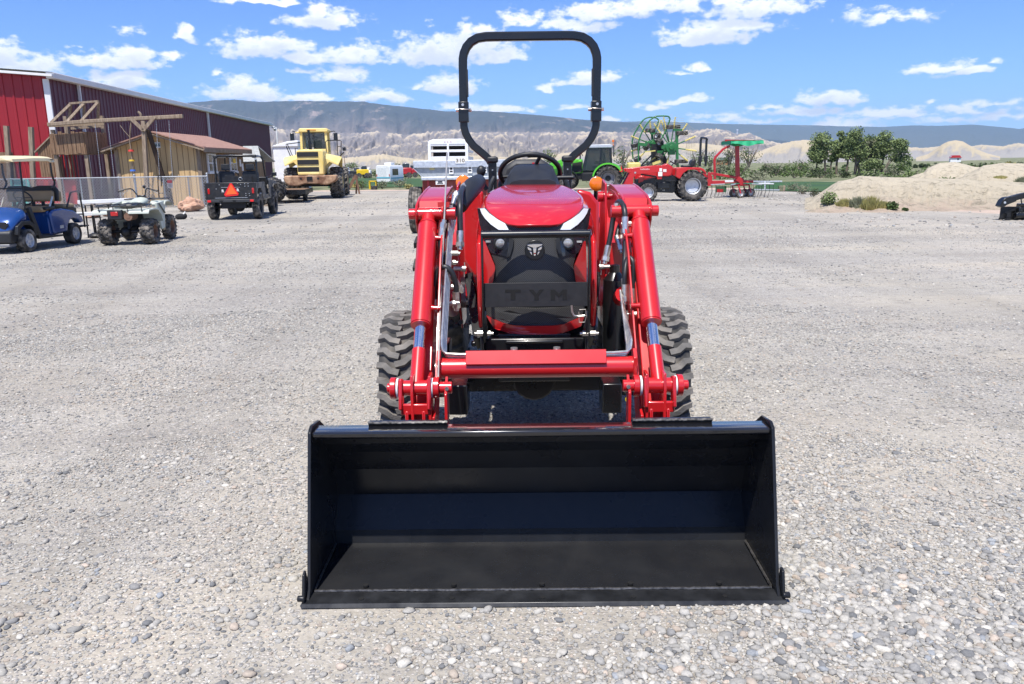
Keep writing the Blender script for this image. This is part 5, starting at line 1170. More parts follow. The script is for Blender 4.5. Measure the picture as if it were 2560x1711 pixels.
def barn():
    A = Vector((-20.0, 35.9, 0)); ang = math.atan2(3.2, 42.8); Ln = 42.9; he = 5.51; W = 17.0
    t = thing('metal_barn', 'large metal barn with sunlit red end wall, maroon side wall and white trim', 'barn', A, ang)
    u = Vector((-math.sin(ang), math.cos(ang), 0))
    def yat(px):        # distance along the side wall seen at this pixel column
        d = ray(px, 400); k = d.x/d.y; return (k*A.y-A.x)/(u.x-k*u.y)
    def corr(n, length, ax):
        pts = []
        for i in range(n):
            b = i*length/n; w = length/n
            pts += [(b, 0), (b+w*.70, 0), (b+w*.76, .035), (b+w*.94, .035)]
        pts.append((length, 0)); return pts
    sw = MB(); pr = corr(110, Ln, 0); n = len(pr)
    sw.add([(o, y, 0) for y, o in pr]+[(o, y, he) for y, o in pr], [(i, i+1, n+i+1, n+i) for i in range(n-1)]); sw.build('side_wall', M_BARNM, t, smooth=20)
    fw = MB(); pr = corr(42, W, 0); n = len(pr); zr = lambda x: he+min(x, W-x)/12
    fw.add([(-x, -o, 0) for x, o in pr]+[(-x, -o, zr(x)) for x, o in pr], [(i+1, i, n+i, n+i+1) for i in range(n-1)]); fw.build('end_wall', M_BARNR, t, smooth=20)
    dr = MB(); dr.box((-5.6,-.06,2.1), (3.6,.05,4.2)); dr.build('sliding_door', M_BARNM, t)
    rf = MB(); rf.add([(.35,-.35,he+.16), (.35,Ln+.3,he+.16), (-W/2,Ln+.3,he+.16+W/24), (-W/2,-.35,he+.16+W/24), (-W-.35,-.35,he+.16), (-W-.35,Ln+.3,he+.16)], [(0,1,2,3), (3,2,5,4)]); rf.build('roof', M_GALV, t)
    fa = MB(); fa.box((.2,Ln/2,he+.03), (.34,Ln+.6,.26)); fa.build('gutter', M_TRIM, t, bevel=.03)
    fb = MB(); fb.bar((.36,-.3,he+.02), (-W/2,-.3,he+.02+W/24), .1, .3, (0,1,0)); fb.bar((-W-.36,-.3,he+.02), (-W/2,-.3,he+.02+W/24), .1, .3, (0,1,0)); fb.build('gable_trim', M_TRIM, t)
    ct = MB(); ct.box((-.10,-.06,he/2), (.24,.08,he-.2)); ct.build('corner_trim', M_TRIM, t)
    for px in (214, 526, 694):
        y = yat(px); ds = MB(); ds.bar((.12,y,0.1), (.12,y,he-.1), .10+.0018*y, .12); ds.build('downspout', M_TRIM, t)
    fl = MB(); fl.box((.45,Ln-.1,he-.25), (.3,.3,.2)); fl.cyl((.6,Ln-.25,he-.42), (.62,Ln-.4,he-.5), .13, n=10); fl.build('floodlight', M_GALV, t, bevel=.02)
def shed():
    D = 34.0; xl, xr = wx(295,D), wx(503,D); xm = (xl+xr)/2; he, za, Ln = 2.40, 2.95, 5.5
    t = thing('garden_shed', 'tan plywood shed with reddish shingle roof and white framed windows', 'shed', (xl, D, 0))
    w = xr-xl; xm = w/2
    fw = MB(); n = 15
    poly = [(0,0),(w,0),(w,he),(xm,za),(0,he)]; fw.prism(poly, 'y', 0, .05); fo = fw.build('front_wall', M_TAN, t)
    gr = MB()
    for i in range(1, n):
        x = w*i/n; z = he+(za-he)*(1-abs(x-xm)/xm); gr.box((x,-.003,z/2), (.022,.008,z-.06))
    gr.build('siding_groove', mat('groove_brown', (.22,.13,.06), .9, 0, .2, 3), fo)
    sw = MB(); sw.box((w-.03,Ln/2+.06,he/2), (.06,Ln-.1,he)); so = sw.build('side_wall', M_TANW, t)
    sg = MB()
    for i in range(1, 27): sg.box((w+.003, Ln*i/27, he/2), (.008,.02,he-.1))
    sg.build('siding_groove', mat('groove_dark', (.09,.06,.035), .9, 0, .2, 3), so)
    sl_ = MB(); sl_.box((.03,Ln/2+.06,he/2), (.06,Ln-.1,he)); sl_.build('side_wall', M_TAN, t)
    for s in (-1, 1):
        rf = MB(); x0 = xm; x1 = xm+s*(xm+.38); sl = (za-he)/xm; z1 = za-sl*(xm+.38)
        rf.sheet([(x0,-.4,za+.06), (x1,-.4,z1+.06), (x1,Ln+.3,z1+.06), (x0,Ln+.3,za+.06)][::s], .05, (0,0,1)); rf.build('roof', M_SHING, t)
        fa = MB(); fa.bar((x0,-.42,za-.02), (x1,-.42,z1-.02), .05, .16, (0,1,0)); fa.build('barge_board', M_WOODG, t)
        ra = MB(); ra.bar((x1-s*.02,-.40,z1-.02), (x1-s*.02,Ln+.3,z1-.02), .04, .16); ra.build('fascia', M_WOODG, t)
        rb = MB(); rb.box((xm+s*(xm+.12),-.22,he-.03), (.42,.3,.10)); rb.build('eave_return', M_WOODG, t)
    for x in (.04, w-.04): c = MB(); c.box((x,-.02,he/2-.02), (.16,.05,he-.1)); c.build('corner_board', M_WOODG, t)
    p1, p2 = at_depth(381,356,D-.05), at_depth(401,370,D-.05)
    v = MB(); v.box(((p1.x+p2.x)/2-xl,-.02,(p1.z+p2.z)/2), (p2.x-p1.x,.06,p1.z-p2.z)); vo = v.build('vent_window', M_TRIM, t)
    for k in (-1,0,1):
        g = MB(); g.box(((p1.x+p2.x)/2-xl+k*.11,-.055,(p1.z+p2.z)/2), (.075,.01,.13)); g.build('pane', M_GLASSD, vo)
    for d0, d1 in ((34.75,35.75), (37.5,38.4)):
        y0, y1 = d0-D, d1-D; yc = (y0+y1)/2
        f = MB(); f.box((w+.03,yc,1.75), (.06,y1-y0,.80)); f.box((w+.04,yc,1.33), (.1,y1-y0+.1,.08)); fo = f.build('window', M_TRIM, t)
        for s in (-1, 1):
            for q in (-1,1):
                g = MB(); g.box((w+.062,yc+s*(y1-y0)*.22,1.75+q*.18), (.01,(y1-y0)*.36,.31)); g.build('pane', M_GLASSD, fo)
    nt = MB(); nt.box((w+.07,38.0-D,1.85), (.02,.35,.2)); nt.build('notice', M_YEL, t)
    for (d, z) in ((39.0,1.75),(39.3,1.55)): n_ = MB(); n_.box((w+.01,d-D,z), (.02,.22,.34)); n_.build('notice', M_LABEL, t)
    # grey roofed lean-to past the shed
    x0 = wx(606,41.5); t2 = thing('lean_to_shed', 'small lean-to with grey shingle roof beyond the tan shed', 'shed', (x0, 41.5, 0))
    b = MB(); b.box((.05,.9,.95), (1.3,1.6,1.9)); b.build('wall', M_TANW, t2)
    r = MB(); r.sheet([(-.15,-.25,1.78), (1.15,-.25,1.78), (.62,.95,2.58), (-.15,.95,2.58)], .06, (0,-.55,.8)); r.build('roof', M_SHINGG, t2)
    s_ = MB(); s_.sheet([(-.15,2.0,1.8), (1.15,2.0,1.8), (.62,.95,2.58), (-.15,.95,2.58)][::-1], .06, (0,.55,.8)); s_.build('roof', M_SHINGG, t2)
M_GLASSD = mat('window_glass', (.035,.045,.055), .08, 0, .5, 3, spec=.8)
def play():
    D = 33.4; k = D/FPX
    Z = lambda zx, zy, d=D: at_depth(zx*.30691, 180+zy*.30691, d)
    t = thing('play_tower', 'weathered wooden play tower with plank railing and open A-frame roof', 'playground tower', (Z(550,580).x, D, 0))
    o = t.location; P = lambda zx, zy, d=D: Z(zx, zy, d)-o
    rnd = random.Random(4)
    x0, x1 = P(410,580).x, P(690,580).x; zt, zb = P(550,490).z, P(550,672).z; dep = 1.25
    pk = MB()
    nb = 8
    for i in range(nb):
        x = x0+(x1-x0)*(i+.5)/nb; pk.box((x,0,(zt+zb)/2+rnd.uniform(-.05,.02)), ((x1-x0)/nb*.86,.04,zt-zb+rnd.uniform(-.08,.04)), (0,rnd.uniform(-.02,.02),0))
    pk.build('railing', M_WOOD, t)
    ps = MB(); xe = P(875,580,D+dep).x
    for i in range(7):
        f = (i+.5)/7; y = dep*f; x = x1+.0; ps.box((x+(xe-x1)*f, y, (zt+zb)/2), (.05,dep/7*.9,zt-zb), (0,0,-math.atan2(xe-x1,dep)))
    ps.build('side_railing', M_WOOD, t)
    dk = MB(); dk.box(((x0+x1)/2, dep/2, zb+.05), (x1-x0, dep, .12)); dk.build('deck', M_WOOD, t)
    for x, y, zz in ((x0+.10,.13,zt+.1), (x1-.06,.13,zt), (x0+.08,dep,zt+.7), (xe-.1,dep,zt+.7)):
        l = MB(); l.bar((x,y,0), (x,y,zz), .14, .14); l.build('post', M_WOODG, t)
    for i, (a, b) in enumerate((((415,415),(505,255)), ((542,410),(615,250)), ((660,402),(735,237)))):
        q1, q2 = P(*a), P(*b); q2.y += dep/2; q3 = Vector((q1.x+.05, dep, q1.z+.02))
        r = MB(); r.bar(q1, q2, .10, .06, (0,1,0)); r.bar(q3, q2+Vector((.0,.03,0)), .10, .06, (0,1,0)); r.build('rafter', M_WOODG, t)
    a, b = P(500,255), P(742,236); rb = MB(); rb.bar(a+Vector((0,dep/2,.03)), b+Vector((0,dep/2,.03)), .10, .08); rb.build('ridge_beam', M_WOODG, t)
    ru = MB(); ru.bar(P(400,440), P(850,425), .10,.10); ru.bar(P(580,462,D+dep), P(845,440,D+dep), .1, .1); ru.build('top_rail', M_WOODG, t)
    # sloping stair side: planks stepping down to the left
    sp = MB()
    for i in range(8):
        zx = 400-i*17; top = 500+max(0, i)*19; q = P(zx, top); w = P(zx, 860); sp.box((q.x, .3, (q.z+w.z)/2), (.085,.04,q.z-w.z), (0,rnd.uniform(-.02,.02),0))
    for i in range(3):
        zx = 418+i*20; q = P(zx, 690); w = P(zx, 860); sp.box((q.x, .3, (q.z+w.z)/2), (.085,.04,q.z-w.z))
    sp.build('stair_side', M_WOOD, t)
    sr = MB(); sr.bar(P(255,655)+Vector((0,.26,0)), P(410,500)+Vector((0,.26,0)), .05, .12, (0,1,0)); sr.build('stair_rail', M_WOODG, t)
    for z0, z1 in ((330,520), (520,630)):
        r = MB(); a, b = P(z0, 890, D+.6), P(z1, 1010, D+.6); r.box(((a.x+b.x)/2, .6, .62), (b.x-a.x, .04, 1.0)); r.build('red_panel', M_PLAYR, t)
    bl = MB()
    for i in range(6): q = P(500+i*26, 750, D+.9); bl.bar((q.x,.9,.9), (q.x,.9,zb), .03, .03)
    bl.build('baluster', M_PLAYR, t)
    te = thing('slide', 'teal plastic slide standing behind the chain link fence', 'slide', (Z(190,900,D+.3).x, D+.1, 0))
    s_ = MB(); s_.prism([(-.38,0),(.38,0),(.34,1.15),(-.30,1.2)], 'y', 0, .12); s_.build('chute', M_TEAL, te, bevel=.04)
    s_ = MB(); s_.tube([(-.4,-.06,0),(-.33,-.06,1.22),(.36,-.06,1.17),(.4,-.06,0)], .05, n=8); s_.build('chute_rim', M_TEAL, te)
    # plank wall at the far left
    t3 = thing('plank_fence', 'weathered plank fence with two tall posts before the red barn wall', 'fence', (Z(60,700).x, D+.3, 0)); o3 = t3.location
    Q = lambda zx, zy: Z(zx, zy, D+.3)-o3
    for (a, b) in (((50,440),(92,1000)), ((252,450),(275,1000))): m_ = MB(); m_.bar(Q(*a), Q(*b), .16, .16, (0,1,0)); m_.build('post', M_WOODG, t3)
    m_ = MB(); m_.bar(Q(90,690), Q(262,684), .05, .18, (0,1,0)); m_.build('rail', M_WOODG, t3)
    m_ = MB()
    for i in range(9): q = Q(-60+i*18, 655); m_.box((q.x,.08,q.z/2), (.088,.04,q.z))
    m_.build('planking', M_WOOD, t3)
    m_ = MB()
    for i in range(5): q = Q(125+i*30, 700); m_.box((q.x,.08,q.z/2), (.03,.03,q.z))
    m_.build('baluster', M_PLAYR, t3)
    # swing frame
    Ds = 33.1; S = lambda zx, zy, d=Ds: at_depth(zx*.30691, 180+zy*.30691, d)
    t4 = thing('timber_swing', 'rough timber swing frame with long beam on forked post', 'swing set', (S(1180,700).x, Ds, 0)); o4 = t4.location; q = lambda zx, zy, d=Ds: S(zx, zy, d)-o4
    b = MB(); b.tube([q(392,430), q(700,405), q(1080,383), q(1490,362)], .075, n=8, rect=(.14,.15,(0,1,0))); b.build('beam', M_WOODG, t4)
    b = MB(); b.bar(q(1168,400), (q(1195,1000).x,0,0), .15, .15, (0,1,0)); b.build('post', M_WOODG, t4)
    for a in ((1070,375), (1268,368)): b = MB(); b.bar(q(*a)+Vector((0,-.1,0)), q(1177,478)+Vector((0,-.1,0)), .13, .08, (0,1,0)); b.build('fork_brace', M_WOODG, t4)
    b = MB(); b.bar(q(1205,470,Ds+.1), (q(1318,1000).x,.9,0), .15, .12, (0,1,0)); b.build('leg', mat('dark_wood', (.05,.03,.02), .8, 0, .3, 4, stretch=(5,5,.6)), t4)
    b = MB(); b.tube([q(1125,325), q(1145,345), q(1150,380)], .05, n=6, sub=3); b.build('hook', M_WOODG, t4)
    for zx, zz, lab in ((775,825,'swing chains hanging in front of the play tower'), (1270,1300,'swing chains hanging in front of the tan shed')):
        t5 = thing('swing', lab, 'swing', (S(zx,600).x, Ds, 0)); o5 = t5.location
        for k_, (a, c) in enumerate(((zx, zz), (zx+105, zz+80 if zx < 900 else zz+110))):
            m_ = MB(); p0 = S(a, 395 if a > 900 else 420)-o5; p1 = S(zz+(105 if k_ else 0), 850)-o5; n_ = 46
            for i in range(n_):
                c0 = p0.lerp(p1, i/n_); c1 = p0.lerp(p1, (i+.75)/n_); m_.bar(c0, c1, .024 if i % 2 else .010, .010 if i % 2 else .024, (0,1,0))
            m_.build('chain', M_CHAIN, t5)
        m_ = MB(); m_.box((S(zz+50,950).x-o5.x, 0, .55), (.5,.2,.03)); m_.build('seat', M_RUB, t5, bevel=.01)
        m_ = MB(); m_.bar(Vector((S(zz,950).x-o5.x,0,.56)), S(zz,850)-o5, .01, .01, (0,1,0)); m_.bar(Vector((S(zz+105,950).x-o5.x,0,.56)), S(zz+105,850)-o5, .01, .01, (0,1,0)); m_.build('chain', M_CHAIN, t5)
    t6 = thing('climbing_rope', 'climbing rope with red, yellow and blue discs hanging from swing beam', 'rope', (S(1065,600).x, Ds-.05, 0)); o6 = t6.location; q = lambda zx, zy: S(zx, zy, Ds-.05)-o6
    m_ = MB(); m_.tube([q(1068,390), q(1057,560), q(1070,650), q(1080,800), q(1090,900)], .022, n=6, sub=5); m_.tube([q(978,435), q(1010,480), q(1055,530)], .012, n=5); m_.tube([q(1066,430), q(1060,500)], .03, n=6); m_.build('rope', M_WOODG, t6)
    for zx, zy, c in ((1067,642,(.6,.04,.03)), (1073,722,(.6,.4,.03)), (1082,803,(.05,.15,.5))):
        m_ = MB(); p = q(zx, zy); m_.cyl(p-Vector((0,0,.035)), p+Vector((0,0,.035)), .115, .10, n=14); m_.build('disc', mat('disc_plastic', c, .5), t6)
def chain_fence():
    D = 32.5; x0, x1 = -26.0, wx(517, D); h = 1.20
    t = thing('chain_link_fence', 'grey chain link fence in front of the play yard and shed', 'fence', (x0, D, 0)); L_ = x1-x0
    m_ = MB(); sp = .115
    for i in range(int(-h/sp), int(L_/sp)+1):
        for s in (1, -1):
            a = i*sp; u0, u1 = (0, h) if s > 0 else (h, 0)
            xa, za, xb, zb = a, u0, a+h, u1
            if xa < 0: f = -xa/h; xa = 0; za = u0+(u1-u0)*f
            if xb > L_: f = (L_-a)/h; xb = L_; zb = u0+(u1-u0)*f
            if xb-xa < .02: continue
            m_.bar((xa,s*.004,za+.03), (xb,s*.004,zb+.03), .010, .010, (0,1,0))
    m_.build('wire_mesh', M_CHAIN, t, smooth=0)
    r = MB(); r.cyl((0,0,h+.02), (L_,0,h+.02), .022, n=8); r.build('top_rail', M_CHAIN, t)
    for px, rr, hh in ((60,.02,h),(196,.028,h),(293,.024,h+.05),(333,.042,h+.1),(405,.022,h),(467,.024,h),(502,.02,h),(515,.04,h+.12)):
        p = MB(); x = wx(px, D)-x0; p.cyl((x,.05,0), (x,.05,hh), rr, n=10); p.ell((x,.05,hh), (rr*1.2,rr*1.2,rr), 10, 5); p.build('post', M_CHAIN, t)
    s_ = MB(); a, b = at_depth(418,450,D), at_depth(433,471,D); s_.box(((a.x+b.x)/2-x0, -.03, (a.z+b.z)/2), (b.x-a.x, .012, a.z-b.z)); so = s_.build('sign', mat('sign_grey', (.3,.29,.31), .5), t)
    s_ = MB(); s_.box(((a.x+b.x)/2-x0, -.04, a.z-.07), (b.x-a.x-.01, .01, .12)); s_.build('sign_header', mat('sign_maroon', (.22,.03,.04), .5), so)
    for k in range(5): s_ = MB(); s_.box(((a.x+b.x)/2-x0, -.038, a.z-.17-.03*k), ((b.x-a.x)*.7, .006, .010)); s_.build('sign_line', M_INK, so)
def rock(label, px, py, w, h, seed, col=None):
    p = ground_at(px, py); rnd = random.Random(seed); bm = bmesh.new(); bmesh.ops.create_icosphere(bm, subdivisions=4, radius=1)
    for v in bm.verts:
        q = v.co.copy(); f = 1+.35*fbm(q.x*1.3+seed, q.y*1.3, q.z*1.3, 4); v.co = Vector((q.x*w/2*f, q.y*w*.38*f, q.z*h/2*f+h*.42))
    me = bpy.data.meshes.new('boulder'); bm.to_mesh(me); bm.free(); me.materials.append(col or M_SAND); me.shade_smooth(); me.set_sharp_from_angle(angle=R(28))
    o = bpy.data.objects.new('boulder', me); COL.objects.link(o); o.location = (p.x, p.y+.3, 0); o.rotation_euler.z = seed; tag(o, label, 'rock', 'boulders by the chain link fence')
M_SAND = mat('red_sandstone', (.36,.19,.12), .9, 0, .2, 2.5, col2=(.58,.38,.27), bump=.7, bscale=7, stretch=(1,1,2.5))
barn(); shed(); play(); chain_fence()
rock('wide reddish boulder on gravel between quad bike and jeep', 470, 530, .95, .52, 1)
rock('smaller brown boulder half hidden behind the jeep left wheel', 524, 526, .42, .36, 2)
rock('low tan rock behind the white beams left of the quad bike', 262, 543, .5, .22, 3)
rock('flat orange rock under the white beams near the golf cart', 222, 546, .62, .22, 5)
def lump():
    p = ground_at(452, 549); t = thing('rag_bundle', 'small black bundle with one white corner lying on the gravel', 'bundle', (p.x, p.y, 0))
    m_ = MB(); m_.ell((0,0,.08), (.17,.12,.10), 14, 8); m_.ell((.12,.02,.10), (.08,.08,.09), 10, 6); o = m_.build('cloth', mat('black_cloth', (.012,.012,.013), .9, 0, .3, 9, bump=.6, bscale=14), t, smooth=60)
    m_ = MB(); m_.cyl((.11,0,.15), (.16,0,.25), .035, .01, n=8); m_.build('white_corner', M_LABEL, o)
lump()
# ================================================================ LEFT SIDE: vehicles
M_BLUE = mat('cart_blue', (.012,.065,.25), .22, .2, .1, 2, coat=.7)
M_CREAM = mat('cart_roof_cream', (.72,.60,.36), .5, 0, .06, 2)
M_SEATT = mat('tan_vinyl', (.36,.25,.13), .5, 0, .12, 3)
M_WSHIELD = glass('clear_windshield', (.12,.12,.12), .05, .28)
def golf_cart():
    t = thing('golf_cart', 'shiny blue golf cart with cream roof and tan seats', 'golf cart', (-9.93, 16.2, 0))
    def B(mb, n, m, p=t, **k): return mb.build(n, m, p, **k)
    H = .56
    # cowl: cross sections from nose to windshield
    c = MB()
    def sec(y, hw, zb, zt, rnd_=.12): return [Vector((-hw,y,zb)), Vector((-hw,y,zt-rnd_)), Vector((-hw+rnd_*.5,y,zt-rnd_*.35)), Vector((-hw+rnd_*1.4,y,zt)), Vector((0,y,zt+.02)), Vector((hw-rnd_*1.4,y,zt)), Vector((hw-rnd_*.5,y,zt-rnd_*.35)), Vector((hw,y,zt-rnd_)), Vector((hw,y,zb))]
    c.loft([sec(-1.27,.42,.34,.52,.10), sec(-1.24,.50,.32,.60), sec(-1.12,.555,.46,.72), sec(-.95,.565,.52,.80), sec(-.80,.56,.50,.86), sec(-.70,.55,.36,.87)]); B(c, 'cowl', M_BLUE, smooth=50, sub=1)
    c = MB(); c.prism([(-1.285,.20),(-1.30,.40),(-1.24,.46),(-1.05,.44),(-1.05,.22)], 'x', -.50, .50); B(c, 'bumper', M_BLKP, bevel=.03)
    c = MB(); c.box((0,-1.12,.17), (.9,.35,.05)); B(c, 'front_frame', mat('frame_grey', (.25,.25,.26), .5, .4), bevel=.01)
    for s in (-1, 1):
        h = MB(); h.prism([(s*.13,.50),(s*.40,.47),(s*.47,.56),(s*.42,.61),(s*.25,.60)], 'y', -1.262, -1.235); B(h, 'headlight', M_BLK, bevel=.006)
        f = MB(); f.prism([(-.62,.30),(-.66,.46),(-.78,.53),(-.95,.53),(-1.08,.46),(-1.13,.34),(-1.18,.36),(-1.15,.52),(-.98,.61),(-.74,.60),(-.58,.50),(-.54,.30)], 'x', s*.40, s*.575); B(f, 'wheel_arch', M_BLKP, bevel=.01)
        f = MB(); f.prism([(-.72,.84),(-.62,.86),(-.40,.28),(.40,.24),(.40,.20),(-.48,.22)], 'x', s*.50, s*.565); B(f, 'rocker_panel', M_BLKP, bevel=.012)
        f = MB(); f.prism([(.04,.28),(-.02,.70),(.10,.76),(.45,.77),(.85,.71),(1.18,.56),(1.22,.44),(1.10,.42),(1.02,.50),(.86,.55),(.70,.52),(.58,.40),(.54,.28)], 'x', s*.40, s*.57); B(f, 'rear_fender', M_BLUE, bevel=.03)
        wheel(t, (s*.50,-.85,.225), .225, .20, .13, 'rib', M_RUBD, M_RIM, 'flat', s)
        wheel(t, (s*.50,.82,.225), .225, .20, .13, 'rib', M_RUB, M_RIM, 'flat', s)
        p = MB(); p.cyl((s*.53,-.78,.80), (s*.53,-.72,1.72), .018, n=8); B(p, 'roof_post', M_DARK)
        p = MB(); p.tube([(s*.50,.36,1.70),(s*.50,.36,1.45),(s*.50,.42,1.30),(s*.50,.30,1.18)], .02, n=8, sub=4); B(p, 'roof_post', M_BLK)
        p = MB(); p.tube([(s*.50,.10,.80),(s*.50,.26,1.02)], .018, n=8); B(p, 'hip_rail', M_STEEL)
        p = MB(); p.box((s*.50,.06,.80), (.10,.34,.06)); B(p, 'hip_cushion', M_BLKP, bevel=.02)
    c = MB(); c.box((0,-.34,.26), (1.0,.72,.06)); B(c, 'floor', M_BLKP)
    c = MB(); c.box((0,.22,.50), (1.02,.46,.50)); B(c, 'seat_box', M_BLUE, bevel=.02)
    c = MB(); c.box((0,.08,.78), (.98,.44,.11)); B(c, 'seat', M_SEATT, bevel=.04)
    c = MB(); c.box((0,.36,1.03), (.96,.09,.22), (R(-8),0,0)); B(c, 'seat_back', M_SEATT, bevel=.04)
    c = MB(); c.prism([(-.52,.93),(.52,.93),(.54,1.15),(.48,1.24),(.14,1.245),(.0,1.205),(-.14,1.245),(-.48,1.24),(-.54,1.15)], 'y', .41, .47); B(c, 'seat_back_shell', M_BLKP, bevel=.02)
    c = MB()
    for k in range(5): c.box((-.4+.2*k,.42,.90), (.06,.03,.14))
    B(c, 'back_support', M_BLKP)
    c = MB(); c.box((0,.62,1.02), (.96,.09,.22)); B(c, 'rear_seat_back', M_SEATT, bevel=.04)
    c = MB(); c.box((0,.88,.80), (.98,.42,.10)); B(c, 'rear_seat', M_SEATT, bevel=.04)
    c = MB(); c.box((0,.88,.70), (1.0,.46,.12)); B(c, 'rear_seat_base', M_BLKP, bevel=.01)
    c = MB()
    for s in (-1, 1): c.tube([(s*.50,.75,.78),(s*.53,.9,1.08),(s*.53,1.15,1.10),(s*.53,1.26,1.05),(s*.53,1.30,.6),(s*.53,1.30,.32)], .018, n=8)
    c.cyl((-.53,1.30,.34),(.53,1.30,.34),.016,n=8); c.cyl((-.53,1.28,.6),(.53,1.28,.6),.014,n=8); B(c, 'grab_bar', M_BLK)
    c = MB(); c.box((0,1.45,.33), (.9,.36,.03)); B(c, 'foot_plate', M_BLKP)
    # roof
    c = MB()
    def rs(y, hw, z, th): return [Vector((-hw,y,z-th)), Vector((-hw*.98,y,z-.01)), Vector((-hw*.8,y,z+.03)), Vector((0,y,z+.045)), Vector((hw*.8,y,z+.03)), Vector((hw*.98,y,z-.01)), Vector((hw,y,z-th)), Vector((hw*.9,y,z-th*.7)), Vector((-hw*.9,y,z-th*.7))]
    c.loft([rs(-1.05,.50,1.76,.02), rs(-1.0,.575,1.775,.06), rs(-.3,.59,1.80,.06), rs(.1,.59,1.80,.06), rs(.22,.59,1.795,.085), rs(.36,.585,1.785,.075), rs(.45,.54,1.755,.02)]); B(c, 'roof', M_CREAM, smooth=35)
    c = MB(); c.box((.592,.27,1.765), (.008,.10,.03)); B(c, 'roof_handle', M_WOODG)
    c = MB(); c.sheet([(-.53,-.80,.84),(.53,-.80,.84),(.53,-.735,1.70),(-.53,-.735,1.70)], .006, (0,-1,0)); ws = B(c, 'windshield', M_WSHIELD)
    c = MB(); c.cyl((-.53,-.775,1.22),(.53,-.775,1.22),.012,n=8); B(c, 'windshield_seam', M_DARK, ws)
    c = MB(); ctr = Vector((.26,-.34,1.03)); M_ = Matrix.Rotation(R(-55),3,'X'); c.tube([ctr+M_@Vector((.17*math.cos(a),.17*math.sin(a),0)) for a in np.linspace(0,2*PI,25)], .016, n=8, caps=False)
    c.cyl(ctr, ctr+M_@Vector((0,.0,-.35)), .02, n=8); c.bar(ctr+M_@Vector((-.17,0,0)), ctr+M_@Vector((.17,0,0)), .03,.012); B(c, 'steering_wheel', M_BLKP, smooth=50)
    text_mesh('LEGO'[1:], .085, .003, (-.235,-1.272,.545), (R(78),0,0), 'lettering', M_STEEL, t, bold=.003)
    pl = MB(); pl.box((-.24,-1.262,.545), (.26,.012,.075), (R(-12),0,0)); B(pl, 'name_plate', M_LABEL)
    for y, z in ((.28,.36),): s_ = MB(); s_.box((.572,y+.05,.40), (.006,.13,.06)); B(s_, 'decal', M_GALV)
golf_cart()
M_ATV = mat('atv_pale_green', (.48,.52,.45), .45, 0, .08, 4, dust=.3)
M_RUST = mat('rusty_brown', (.20,.11,.07), .8, .1, .3, 7)
